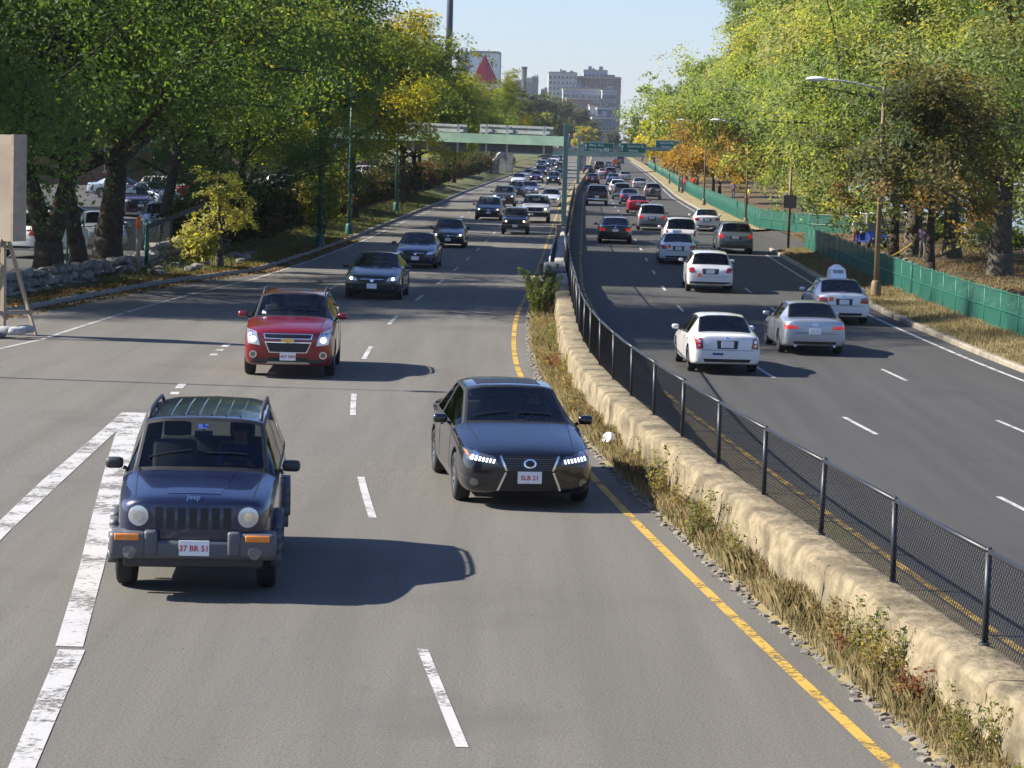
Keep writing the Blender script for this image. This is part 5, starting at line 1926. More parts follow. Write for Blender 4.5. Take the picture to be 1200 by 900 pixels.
far_block('tan brick block beside the red triangle sign', 535, 549, 64, 900, 16, M['citywhite'], 3, 12, 1.3, 1.8, 'F', trim=M['roofing'])
ch = thing('chimney', 'dark slim chimney on the skyline left of the brick block', 'chimney', tuple(at(614, 100, 1880)))
MB().lathe([(2.2, -60), (1.9, 12), (2.3, 12.2), (2.3, 13.5)], 12).build('stack', M['roofing'], ch)
# big sign: white board, red triangle, dark outline frame
d_ = 850.0
a, c = at(550, 61, d_), at(587, 62, d_)
cs = thing('rooftop_sign', 'huge white rooftop sign with a red triangle above the trees', 'sign', ((a.x + c.x) / 2, d_, a.z))
w_ = (c.x - a.x)
MB().box(-w_ / 2, w_ / 2, 0, .6, -w_ * 1.15, 0).build('panel', M['white'], cs)
MB().prism([(-w_ * .45, -w_ * .98), (w_ * .47, -w_ * .98), (w_ * .0, -w_ * .06)], .12, Matrix.Translation((0, -.14, 0))).build('red_triangle', simple('sign_red', (.55, .02, .04), .5), cs)
MB().prism([(w_ * .04, -w_ * .98), (w_ * .46, -w_ * .98), (w_ * .0, -w_ * .07)], .10, Matrix.Translation((0, -.26, 0))).build('red_facet', simple('sign_dark_red', (.36, .012, .04), .5), cs)
b = MB()
for p, q in (((-w_ / 2, -w_ * 1.15), (-w_ / 2, -.3)), ((-w_ / 2, -.3), (-w_ / 2 + .5, .1)), ((-w_ / 2 + .5, .1), (w_ / 2 - .5, .1)), ((w_ / 2 - .5, .1), (w_ / 2, -.4)), ((w_ / 2, -.4), (w_ / 2, -w_ * 1.15))):
    b.bar((p[0], -.1, p[1]), (q[0], -.1, q[1]), .35, .8)
b.build('frame', M['citygrey'], cs)
building('rooftop_sign_building', 'brick building under the big sign hidden by trees', a.x - 8, c.x + 8, d_ + .8, d_ + 20, -2, a.z - w_ * 1.15 + 2, M['brick2'], 8, 6, 1.3, 1.8, 'F')
mt = at(526, 62, 420)
ms = thing('light_mast', 'tall dark floodlight mast rising above the left trees', 'mast', (mt.x, 420, 0))
MB().tube([(0, 0, 0), (0, 0, 34.5), (0, 0, 34.6), (.1, 0, 60)], [.6, .50, .42, .34], 12).build('pole', simple('dark_blue_mast', (.03, .04, .06), .5), ms, True)
MB().lathe([(.5, mt.z + 6.4), (.5, mt.z + 7.2)], 12).build('collar', M['roofing'], ms)
# ------------------------------------------------------------------ traffic
def ground_at(u, v, zf):
    z = 0.0
    for _ in range(40):
        a, bb = (u - 600) / FPX, (450 - v) / FPX
        cx = a * math.cos(ROLL) - bb * math.sin(ROLL)
        cy = a * math.sin(ROLL) + bb * math.cos(ROLL)
        ry, rz_ = math.cos(PITCH) + cy * math.sin(PITCH), -math.sin(PITCH) + cy * math.cos(PITCH)
        t = (z - CAMZ) / rz_
        z = .6 * z + .4 * zf(ry * t)
    return cx * t, ry * t
BLACK, NAVY, DGREY, GREY, SILVER, WHITE, RED, BLUE, TAN, GREEN, MAROON = (.006, .006, .007), (.006, .012, .04), (.018, .019, .022), (.10, .105, .115), (.36, .38, .41), (.72, .72, .70), (.28, .006, .010), (.02, .05, .16), (.16, .12, .09), (.012, .045, .03), (.05, .01, .015)
def oncoming(label, cat, kind, u, v, col, sc=(1, 1, 1), extra=0.0, **kw):
    x, y = ground_at(u, v, zL)
    y += (.12 - BODY[kind]['axles'][0]) * sc[1]
    a = -math.atan((XL(y + 3) - XL(y - 3)) / 6) + extra
    x += math.sin(-a) * BODY[kind]['L'] / 2
    sl = math.atan((zL(y + 1.4) - zL(y - 1.4)) / 2.8)
    o = vehicle('car' if kind == 'sedan' else {'suv': 'sport_utility_vehicle', 'jeep': 'sport_utility_vehicle', 'van': 'minivan'}[kind], label, cat, kind, (x, y, zL(y) + .004), a, col, sc, group='oncoming traffic on the left road', **kw)
    o.rotation_euler.x = sl
    return o
def departing(label, cat, kind, u, v, col, sc=(1, 1, 1), extra=0.0, **kw):
    x, y = ground_at(u, v, lambda q: 0.0)
    y += (.12 + BODY[kind]['axles'][1]) * sc[1]
    b_ = math.atan((XB(y + 3) - XB(y - 3)) / 6)
    x += math.sin(b_) * BODY[kind]['L'] / 2
    return vehicle('car' if kind == 'sedan' else {'suv': 'sport_utility_vehicle', 'jeep': 'sport_utility_vehicle', 'van': 'minivan'}[kind], label, cat, kind, (x, y, .004), math.pi - b_ + extra, col, sc, group='departing traffic on the right road', **kw)

jeep = oncoming('dark blue boxy utility vehicle with seven slot grille and round headlights', 'SUV', 'jeep', 235, 688, (.008, .013, .045), (.98, 1, 1.0), R(-3), front='jeep', rear='suv', rails=True, lit=False, plate='37 BR 51', metal=.2, rough=.3, light_seat=False, mirror_mat=M['plastic'])
lexus = oncoming('black sedan with lit white LED strips passing the median weeds', 'car', 'sedan', 619, 588, (.004, .005, .009), (1.0, 1.0, 1.0), R(2), front='lexus', rear='sedan', plate='5LB 21', metal=.1, rough=.22, rim=1)
equinox = oncoming('red crossover with chrome grille and gold bow tie badge', 'SUV', 'suv', 341, 440, (.20, .003, .009), (1.0, 1, 1.0), front='equinox', rear='suv', rails=True, plate='407 NF4', metal=.3, rough=.28)
oncoming('dark grey sedan with lit headlights behind the red crossover', 'car', 'sedan', 437, 350, (.012, .012, .014), (1, 1, 1), plate=None)
oncoming('dark blue sedan with unlit headlights between two dark sedans', 'car', 'sedan', 487, 314, (.01, .018, .045), (1, 1, 1), lit=False)
oncoming('small black sedan with lit headlights in the middle lane', 'car', 'sedan', 525, 290, BLACK, (.96, .95, 1))
oncoming('small dark blue boxy utility vehicle with lit square headlights', 'SUV', 'jeep', 603, 274.5, (.012, .02, .05), (.95, .95, .93), front='cherokee', rear='suv')
oncoming('dark blue minivan with lit headlights left of the boxy utility vehicle', 'minivan', 'van', 572, 258, (.01, .014, .035), (.98, 1, .95))
oncoming('dark brown tall utility vehicle with one bright headlight behind the minivan', 'SUV', 'suv', 590, 243, (.035, .03, .028), (1.04, 1.05, 1.08), rails=True)
oncoming('big white truck with black grille and bumper beside the median', 'truck', 'jeep', 627, 261, (.78, .78, .77), (1.14, 1.2, 1.10), front='truck', rear='suv')
oncoming('white hatchback half hidden behind the big white truck', 'car', 'sedan', 645, 242, (.7, .7, .7), (.95, .9, 1.03))
oncoming('pale silver sedan following behind the brown utility vehicle', 'car', 'sedan', 620, 229.5, (.5, .51, .52), (1, 1, 1))
oncoming('dark blue hatchback tucked behind the brown utility vehicle', 'car', 'suv', 604, 231, (.015, .02, .045), (.93, .88, .93), lit=False)
oncoming('white sedan with a rounded roof far in the left lane', 'car', 'sedan', 607, 217.5, (.72, .72, .71), (1, 1, 1), lit=False)
oncoming('black utility vehicle with two bright headlights near the median', 'SUV', 'suv', 648, 217, BLACK, (.98, 1, 1.02))
oncoming('dull silver sedan far back in the left lane', 'car', 'sedan', 619, 211, (.22, .23, .25), (1, 1, 1), lit=False)
oncoming('dark red brown sedan with a glowing headlight in the far queue', 'car', 'sedan', 628, 213, MAROON, (1, 1, 1))
oncoming('dark blue crossover in the middle of the far queue', 'SUV', 'suv', 634, 207, NAVY, (1, 1, 1))
oncoming('navy sedan hugging the median in the far queue', 'car', 'sedan', 656, 211, NAVY, (1, 1, 1), lit=False)
oncoming('tan sedan in the far queue with one lit headlight', 'car', 'sedan', 640, 203, TAN, (1, 1, 1))
oncoming('silver crossover in the far queue under the gantry beam', 'SUV', 'suv', 634, 198, SILVER, (1, 1, 1))
oncoming('black sedan near the median at the far end of the queue', 'car', 'sedan', 656, 200, BLACK, (1, 1, 1))
oncoming('dark blue van at the far end of the queue', 'minivan', 'van', 646, 196.5, NAVY, (1, 1, 1))
oncoming('white van farthest back in the oncoming queue', 'minivan', 'van', 650, 191, WHITE, (1, 1, 1))
oncoming('grey sedan near the end of the oncoming queue at left', 'car', 'sedan', 638, 192, GREY, (1, 1, 1))
oncoming('black crossover at the very end of the oncoming queue', 'SUV', 'suv', 656, 190, BLACK, (1, 1, 1))

alt = departing('white sedan with clear round tail lamps nearest the median fence', 'car', 'sedan', 848, 436, (.74, .74, .72), (.985, .98, 1.0), front='none', rear='altima', metal=.05)
departing('silver sedan with wide red tail lights braking in the middle lane', 'car', 'sedan', 950, 414, (.40, .43, .47), (1.0, .97, .98), front='none', rear='audi', metal=.7, tail='redlit', rim=1)
taxi = departing('white taxi with a roof advertising dome by the right kerb', 'taxi', 'sedan', 984, 379, (.74, .74, .73), (1.0, 1, 1), front='none', rear='sedan', metal=.05)
esc = departing('white crossover hatchback with roof antennas ahead of the white sedan', 'SUV', 'suv', 830, 342, (.74, .74, .73), (1.0, .95, .97), front='none', rear='suv', metal=.05)
cam2 = departing('white sedan with a small taxi light on its roof in front of a white minivan', 'taxi', 'sedan', 793, 309, (.74, .74, .73), (1.0, 1, 1), front='none', rear='sedan', metal=.05)
departing('white minivan hidden behind the white roof light sedan', 'minivan', 'van', 796, 292, (.72, .72, .71), (.98, 1, 1.0), front='none', rear='tall', metal=.05)
departing('grey luxury utility vehicle at the driveway mouth', 'SUV', 'suv', 860, 297, (.14, .15, .16), (1.06, 1.05, 1.02), front='none', rear='suv', metal=.6, rails=True, tail='redlit')
departing('white sedan in the right lane beyond the driveway', 'car', 'sedan', 827, 271, (.72, .72, .71), (1, 1, 1), front='none', metal=.05)
departing('black full size sedan alone in the lane beside the median', 'car', 'sedan', 720, 285, (.006, .007, .010), (1.07, 1.1, 1.0), front='none', rear='sedan', tail='redlit')
departing('silver minivan with red trimmed rear window in the middle lane', 'minivan', 'van', 763, 270, (.30, .29, .29), (1.0, 1, 1.0), front='none', rear='suv', metal=.6, tail='redlit')
departing('bright red sedan just ahead of the silver minivan', 'car', 'sedan', 747, 250, (.38, .006, .012), (1, 1, 1), front='none', metal=.1)
departing('blue sedan with a red lit rear ahead of the red sedan', 'car', 'sedan', 737, 240, (.06, .10, .19), (1, 1, 1), front='none', tail='redlit')
departing('dark green utility vehicle between the blue sedan and the median queue', 'SUV', 'suv', 728, 234, GREEN, (.98, 1, 1.0), front='none', rear='tall')
departing('grey beige utility vehicle with a spare wheel on its back', 'SUV', 'suv', 764, 234, (.22, .215, .20), (.98, .96, 1.0), front='none', rear='crv', metal=.5)
departing('big black utility truck in the left lane beyond the black sedan', 'truck', 'jeep', 699, 241, (.010, .009, .009), (1.12, 1.2, 1.06), front='none', rear='tall')
departing('white crossover mostly hidden beside the dark green utility vehicle', 'SUV', 'suv', 723, 228, WHITE, (.95, .95, .98), front='none', rear='suv', metal=.05)
departing('pale silver sedan left of the spare wheel utility vehicle', 'car', 'sedan', 749, 223, (.5, .5, .49), (1, 1, 1), front='none', metal=.5)
departing('light blue sedan in the far middle lane', 'car', 'sedan', 718, 216.5, (.10, .17, .30), (1, 1, 1), front='none')
departing('dark grey sedan in the far left lane of the right road', 'car', 'sedan', 694, 216.5, DGREY, (1, 1, 1), front='none', tail='redlit')
departing('silver sedan in the far right lane by the dry verge', 'car', 'sedan', 732, 213, (.42, .42, .42), (1, 1, 1), front='none', metal=.5)
departing('dark red utility vehicle ahead of the light blue sedan', 'SUV', 'suv', 715, 209, (.04, .012, .014), (1, 1, 1.03), front='none', rear='suv')
departing('white sedan with red lamps far off in the middle lane', 'car', 'sedan', 707, 208.5, WHITE, (1, 1, 1), front='none', metal=.05, tail='redlit')
departing('small black sedan farthest left on the right road', 'car', 'sedan', 689, 203.5, BLACK, (1, 1, 1), front='none')
departing('dark van far off in the left lane queue', 'minivan', 'van', 702, 200, DGREY, (1, 1, 1.05), front='none', rear='suv')
departing('grey green sedan far off beside the dark van', 'car', 'sedan', 713, 198, (.12, .14, .14), (1, 1, 1), front='none')
departing('dark brown utility vehicle far off near the right lane', 'SUV', 'suv', 722, 199, (.05, .04, .035), (1, 1, 1), front='none', rear='suv')
departing('navy box van farthest off on the right road', 'minivan', 'van', 726.5, 192.5, NAVY, (1.02, 1, 1.2), front='none', rear='suv')

# things on roofs and panes
def roof_z(kind, x, y):
    return make_shell(kind)[1].ray_cast(Vector((x, y, 5)), Vector((0, 0, -1)))[0].z
dm = bmesh.new()
ad = MB()
ad.add([(-.19, -.55, 0), (.19, -.55, 0), (.19, .55, 0), (-.19, .55, 0), (-.17, -.42, .30), (.17, -.42, .30), (.17, .42, .30), (-.17, .42, .30), (-.05, -.16, .44), (.05, -.16, .44), (.05, .16, .44), (-.05, .16, .44)],
       [(3, 2, 1, 0), (0, 1, 5, 4), (1, 2, 6, 5), (2, 3, 7, 6), (3, 0, 4, 7), (4, 5, 9, 8), (5, 6, 10, 9), (6, 7, 11, 10), (7, 4, 8, 11), (8, 9, 10, 11)])
dm.free()
t = ad.build('roof_sign', M['white'], taxi, False, (0, .35, roof_z('sedan', 0, .35) + .0))
t.scale = (1.45, .8, 1.0)
MB().box(-.12, .12, -.02, .02, .08, .28).build('advert_print', M['signback'], t, loc=(0, .46, 0))
MB().rbox(-.18, .18, -.05, .05, 0, .07, .02).build('roof_light', M['orangesticker'], taxi, True, (0, -.05, roof_z('sedan', 0, -.05)))
tz = .84
for root, x, z, mm in ((taxi, -.40, .86, 'orangesticker'), (esc, -.45, .72, 'orangesticker'), (cam2, -.40, .86, 'orangesticker')):
    kd = 'suv' if root is esc else 'sedan'
    MB_ = cached((kd, 'medallion'), lambda: patch(kd, 'B', quad((.36, z - .07), (.50, z - .07), (.50, z + .07), (.36, z + .07)), 2, 2, .007, 'medallion_sticker', M[mm], .006))
    obj('medallion_sticker', MB_, root)
MB().rbox(-.22, .22, -.06, .06, 0, .12, .03).build('roof_light', M['white'], cam2, True, (0, .2, roof_z('sedan', 0, .2)))
for x, y, h in ((-.25, -.1, .32), (-.1, -.1, .22), (.05, 0, .15)):
    MB().tube([(0, 0, 0), (0, 0, h)], .012, 6).lathe([(.035, 0), (.03, .05), (.01, .06)], 8).build('roof_antenna', M['trim'], esc, True, (x, y, roof_z('suv', x, y)))
b_ = MB().rbox(-.42, .42, -.04, .04, 0, .05, .015).build('roof_bar', M['plastic'], esc, True, (0, -.15, roof_z('suv', 0, -.15) + .02))

# parked cars behind the rubble wall
def parked(label, cat, kind, u, v, col, rz, sc=(1, 1, 1), **kw):
    x, y = ground_at(u, v, lambda q: LOTZ)
    return vehicle('parked_car', label, cat, kind, (x, y + 2, LOTZ + .004), R(rz), col, sc, lit=False, group='cars parked behind the rubble wall', seats=False, **kw)
parked('white utility vehicle parked tail out behind the timber sign', 'SUV', 'suv', 38, 303, WHITE, 165, (1, 1, 1.05), rear='suv', metal=.05)
parked('silver sedan parked between the dark tree trunks', 'car', 'sedan', 108, 292, SILVER, 15, metal=.5)
parked('white sedan parked nose out beside the orange capped post', 'car', 'sedan', 181, 277, (.6, .62, .66), 12, metal=.1)
parked('maroon and dark blue utility vehicle parked behind the trunk', 'SUV', 'suv', 148, 254, (.04, .02, .04), 20)
parked('silver blue sedan parked behind the maroon utility vehicle', 'car', 'sedan', 175, 241, (.25, .29, .36), 35, metal=.5)
parked('white utility vehicle parked beyond the silver blue sedan', 'SUV', 'suv', 198, 236, WHITE, 60, metal=.05)
parked('pale blue sedan parked farthest back by the brick building', 'car', 'sedan', 140, 233, (.3, .36, .45), 80)
parked('dark sedan parked in shade left of the forked trunk', 'car', 'sedan', 78, 283, DGREY, 100)
parked('silver hatchback parked above the dark hedge', 'car', 'suv', 340, 228, SILVER, 70, (.95, .9, .92), metal=.5)
parked('grey sedan parked above the dark hedge near the green pole', 'car', 'sedan', 372, 226, GREY, 75)
parked('white utility vehicle parked near the gantry end', 'SUV', 'suv', 440, 214, WHITE, 60, metal=.05)
parked('red car glimpsed in shade behind the wire fence', 'car', 'sedan', 246, 238, RED, 95)
# ------------------------------------------------------------------ people
M['skin'] = simple('skin', (.42, .24, .16), .6)
def person(label, loc, rz, joints, cols, hair=(.03, .02, .015), hat=None, seated=False):
    """one skinned body; joints override the standing pose (metres, x right, y back, z up; faces -y)"""
    J = dict(pelvis=(0, 0, .95), waist=(0, 0, 1.08), chest=(0, -.01, 1.32), neck=(0, 0, 1.48), head0=(0, -.02, 1.57), head1=(0, -.02, 1.70),
             lsh=(.18, 0, 1.42), lel=(.26, .02, 1.15), lwr=(.27, -.06, .90), lha=(.27, -.09, .82),
             rsh=(-.18, 0, 1.42), rel=(-.26, .02, 1.15), rwr=(-.27, -.06, .90), rha=(-.27, -.09, .82),
             lhi=(.095, 0, .92), lkn=(.11, -.02, .50), lan=(.11, .03, .09), lto=(.12, -.14, .04),
             rhi=(-.095, 0, .92), rkn=(-.11, -.02, .50), ran=(-.11, .03, .09), rto=(-.12, -.14, .04))
    J.update(joints)
    rad = dict(pelvis=.15, waist=.135, chest=.155, neck=.062, head0=.085, head1=.092, lsh=.065, rsh=.065, lel=.046, rel=.046, lwr=.032, rwr=.032, lha=.034, rha=.034,
               lhi=.095, rhi=.095, lkn=.062, rkn=.062, lan=.045, ran=.045, lto=.038, rto=.038)
    bones = [('pelvis', 'waist', 1), ('waist', 'chest', 1), ('chest', 'neck', 1), ('neck', 'head0', 0), ('head0', 'head1', 0), ('chest', 'lsh', 1), ('lsh', 'lel', 1), ('lel', 'lwr', 0), ('lwr', 'lha', 0),
             ('chest', 'rsh', 1), ('rsh', 'rel', 1), ('rel', 'rwr', 0), ('rwr', 'rha', 0), ('pelvis', 'lhi', 2), ('lhi', 'lkn', 2), ('lkn', 'lan', 2), ('lan', 'lto', 3),
             ('pelvis', 'rhi', 2), ('rhi', 'rkn', 2), ('rkn', 'ran', 2), ('ran', 'rto', 3)]
    if cols.get('sleeve'):
        bones = [(a, c, 1 if (a, c) in (('lel', 'lwr'), ('rel', 'rwr')) else k) for a, c, k in bones]
    names = list(J)
    me = bpy.data.meshes.new('body')
    me.from_pydata([J[n] for n in names], [(names.index(a), names.index(c)) for a, c, _ in bones], [])
    o = obj('tmp', me)
    o.modifiers.new('k', 'SKIN')
    for n, d in zip(names, me.skin_vertices[0].data):
        r = rad[n]
        d.radius = (r * (1.2 if n in ('pelvis', 'waist', 'chest') else 1), r * (.78 if n in ('pelvis', 'waist', 'chest') else 1))
        d.use_root = n == 'pelvis'
    s = o.modifiers.new('s', 'SUBSURF')
    s.levels = s.render_levels = 2
    dg = bpy.context.evaluated_depsgraph_get()
    dg.update()
    m2 = bpy.data.meshes.new_from_object(o.evaluated_get(dg))
    bpy.data.objects.remove(o)
    mats = [M['skin'], simple('shirt', cols['shirt'], .85), simple('trousers', cols['legs'], .85), simple('shoes', cols.get('shoes', (.03, .03, .03)), .7)]
    m2.materials.clear()
    for m in mats:
        m2.materials.append(m)
    segs = [(Vector(J[a]), Vector(J[c]), k) for a, c, k in bones]
    for p in m2.polygons:
        best = (9, 0)
        for a, c, k in segs:
            ab = c - a
            t = max(0, min(1, (p.center - a).dot(ab) / ab.length_squared))
            d = (p.center - a - ab * t).length
            if d < best[0]:
                best = (d, k)
        p.material_index = best[1]
        p.use_smooth = True
    root = thing('person', label, 'person', loc, rz)
    body = obj('body', m2, root)
    # fingers and face
    b = MB()
    for sd in ('l', 'r'):
        w, h = Vector(J[sd + 'wr']), Vector(J[sd + 'ha'])
        d = (h - w).normalized()
        sx = Vector((1, 0, 0)) if abs(d.x) < .8 else Vector((0, 1, 0))
        sx = (sx - d * sx.dot(d)).normalized()
        nn = d.cross(sx)
        for k, ln in enumerate((.07, .08, .075, .06)):
            o0 = h + sx * (-.03 + .02 * k) + d * .015
            b.tube([o0, o0 + d * ln * .55 + nn * .01, o0 + d * ln * .8 + nn * .035], [.009, .0085, .007], 6)
        b.tube([h + sx * .03 - d * .02, h + sx * .055 + d * .02 + nn * .01, h + sx * .05 + d * .05 + nn * .025], [.011, .010, .008], 6)
    hc = (Vector(J['head0']) + Vector(J['head1'])) / 2
    b.add([hc + Vector((-.014, -.085, -.015)), hc + Vector((.014, -.085, -.015)), hc + Vector((0, -.115, -.02)), hc + Vector((0, -.088, .035))], [(0, 1, 2), (0, 2, 3), (1, 3, 2)])
    for sx_ in (-1, 1):
        b.lathe([(.001, .012), (.022, .006), (.028, -.008)], 8, Matrix.Translation(hc + Vector((sx_ * .092, 0, 0))) @ Matrix.Rotation(R(90) * sx_, 4, 'Y'))
    b.build('hands_and_face', M['skin'], body, True)
    e = MB()
    for sx_ in (-1, 1):
        e.lathe([(.001, .012), (.010, .006), (.012, -.004)], 8, Matrix.Translation(hc + Vector((sx_ * .033, -.088, .012))) @ Matrix.Rotation(R(90), 4, 'X'))
    e.box(-.022, .022, -.096, -.085, -.052, -.045, Matrix.Translation(hc))
    e.build('eyes_and_mouth', M['trim'], body, True)
    hb = MB()
    top = Vector(J['head1'])
    Mx = Matrix.Translation(top + Vector((0, .015, -.03))) @ Matrix.Diagonal((.103, .115, .125, 1))
    hb.lathe([(.001, 1.02), (.5, .88), (.85, .52), (1.0, .1), (.96, -.25)], 14, Mx)
    hb.build('hat' if hat else 'hair', simple('hat' if hat else 'hair', hat or hair, .8), body, True)
    if hat:
        MB().lathe([(.10, 0), (.17, -.01), (.17, .0), (.10, .015)], 16, Matrix.Translation(top + Vector((0, 0, .01))), True).build('hat_brim', simple('hat_brim', hat, .8), body, True)
    return root

def driver(veh, label, cols, hair):
    B = BODY[veh_kind[veh.name]]
    y0 = B['cab'][0]
    cz = B['belt']
    # seated pose, hands on the wheel (car axes, then moved into the car's place)
    sx, sy, sz = .38, y0 + .90, cz - .26
    J = dict(pelvis=(0, 0, .0), waist=(0, .03, .14), chest=(0, .07, .36), neck=(0, .08, .52), head0=(0, .06, .61), head1=(0, .05, .74),
             lsh=(.18, .06, .46), lel=(.25, -.17, .26), lwr=(.17, -.40, .30), lha=(.15, -.46, .31), rsh=(-.18, .06, .46), rel=(-.25, -.17, .26), rwr=(-.17, -.40, .30), rha=(-.15, -.46, .31),
             lhi=(.10, -.06, -.02), lkn=(.13, -.48, .06), lan=(.13, -.62, -.34), lto=(.13, -.76, -.36), rhi=(-.10, -.06, -.02), rkn=(-.13, -.48, .06), ran=(-.13, -.62, -.34), rto=(-.13, -.76, -.36))
    Mw = veh.matrix_basis
    loc = Mw @ Vector((sx, sy, sz))
    p = person(label, loc, veh.rotation_euler.z, J, cols, hair)
    p.scale = (.93, .93, .93)
    return p
bpy.context.view_layer.update()
veh_kind = {jeep.name: 'jeep', lexus.name: 'sedan', equinox.name: 'suv'}
driver(jeep, 'driver in blue shirt at the wheel of the boxy dark blue vehicle', dict(shirt=(.02, .04, .16), legs=(.03, .03, .05), sleeve=True), (.05, .035, .02))
driver(lexus, 'driver in dark shirt with hands on the black sedan wheel', dict(shirt=(.03, .03, .035), legs=(.03, .03, .03)), (.22, .17, .12))
driver(equinox, 'driver in dark jacket inside the red crossover', dict(shirt=(.04, .035, .04), legs=(.03, .03, .03), sleeve=True), (.03, .02, .015))

STEP = dict(lkn=(.11, -.10, .50), lan=(.11, -.12, .09), lto=(.12, -.30, .04), rkn=(-.11, .04, .50), ran=(-.11, .20, .11), rto=(-.12, .04, .04))
gz = lambda x, y: .25 + .22 * math.sin((x - KR(y) - 2.55) / (PE(y) - KR(y) - 2.55) * 3.0) + .06 * math.sin(y * .4 + 3 * ((x - KR(y) - 2.55) / (PE(y) - KR(y) - 2.55)))
px, py = 19.9, 125.4
person('person in grey trousers and purple shirt holding a yellow hose', (px, py, gz(px, py)), R(150),
       dict(rel=(-.27, -.05, 1.17), rwr=(-.22, -.26, 1.02), rha=(-.20, -.34, 1.0), lel=(.26, -.03, 1.15), lwr=(.12, -.24, 1.03), lha=(.06, -.30, 1.02), lan=(.16, -.05, .09), lto=(.18, -.22, .04)),
       dict(shirt=(.12, .085, .14), legs=(.18, .165, .15), sleeve=False), hat=(.10, .13, .04))
h0 = Vector((px - .35, py + .2, gz(px, py) + 1.0))
hp = []
for k in range(15):
    t = k / 14
    hp.append((h0.x - 2.3 * t, h0.y - 1.5 * t, lerp(h0.z + .05, .47, min(1, (t * 1.35) ** .55)) + .02 * math.sin(t * 9)))
tag(MB().tube(hp, .035, 7).build('garden_hose', simple('yellow_hose', (.62, .40, .05), .5), None, True), 'yellow hose drooping from the hands of the person in purple', 'hose')
px, py = 18.55, 140.0
person('person in white and red shirt standing beside the golf cart', (px, py, gz(px, py)), R(30), STEP, dict(shirt=(.66, .58, .56), legs=(.30, .06, .06)), hat=(.65, .42, .05))
px, py = 20.1, 224.0
person('person in a yellow safety vest walking behind the far fence', (px, py, gz(px, py)), R(-60), STEP, dict(shirt=(.55, .62, .05), legs=(.14, .03, .03)), hat=(.62, .35, .05))
for px, py, lb, sc, lc in ((19.6, 287, 'person in bright red jacket far along the path', (.62, .03, .02), (.1, .03, .03)), (19.0, 300, 'person in white shirt far along the path', (.72, .72, .70), (.1, .1, .12)),
                           (21.2, 252, 'person in purple top by the tan sign pole', (.16, .10, .22), (.05, .05, .08)), (18.9, 291, 'second person in red top far along the path', (.55, .05, .04), (.04, .04, .06))):
    person(lb, (px, py, gz(px, py)), R(160), STEP, dict(shirt=sc, legs=lc))
# ------------------------------------------------------------------ trees and plants
ONES = ['first', 'second', 'third', 'fourth', 'fifth', 'sixth', 'seventh', 'eighth', 'ninth', 'tenth', 'eleventh', 'twelfth', 'thirteenth', 'fourteenth', 'fifteenth', 'sixteenth', 'seventeenth', 'eighteenth', 'nineteenth', 'twentieth']
TENS = {2: ('twenty', 'twentieth'), 3: ('thirty', 'thirtieth'), 4: ('forty', 'fortieth'), 5: ('fifty', 'fiftieth')}
def nth(n):
    if n <= 20:
        return ONES[n - 1]
    t, o = divmod(n, 10)
    return TENS[t][1] if o == 0 else TENS[t][0] + ' ' + ONES[o - 1]
COUNT = {}
def nextn(key):
    COUNT[key] = COUNT.get(key, 0) + 1
    return nth(COUNT[key])

def leaf_material(name, tr=.58, tint=(1.25, 1.2, .55)):
    m = bpy.data.materials.new(name)
    n, l, b = nt(m)
    at_ = n.new('ShaderNodeAttribute')
    at_.attribute_name = 'leafcol'
    l.new(at_.outputs['Color'], b.inputs['Base Color'])
    b.inputs['Roughness'].default_value = .55
    b.inputs['Specular IOR Level'].default_value = .35
    t = n.new('ShaderNodeBsdfTranslucent')
    g = n.new('ShaderNodeMixRGB')
    g.blend_type = 'MULTIPLY'
    g.inputs['Fac'].default_value = 1
    g.inputs[2].default_value = (*tint, 1)
    l.new(at_.outputs['Color'], g.inputs[1])
    l.new(g.outputs[0], t.inputs['Color'])
    mx = n.new('ShaderNodeMixShader')
    mx.inputs['Fac'].default_value = tr
    l.new(b.outputs[0], mx.inputs[1])
    l.new(t.outputs[0], mx.inputs[2])
    l.new(mx.outputs[0], n['Material Output'].inputs['Surface'])
    return m
M['leaf'] = leaf_material('leaves')
M['straw'] = leaf_material('straw', .3, (1, .95, .85))
M['bark'] = mottled('dark_bark', (.035, .028, .022), (.075, .06, .045), 7, .95, 1.0, 16, None, .3, 8, .2, .04)
M['barkgrey'] = mottled('grey_bark', (.065, .058, .048), (.12, .105, .085), 6, .95, 1.0, 14, None, .3, 8, .2, .04)

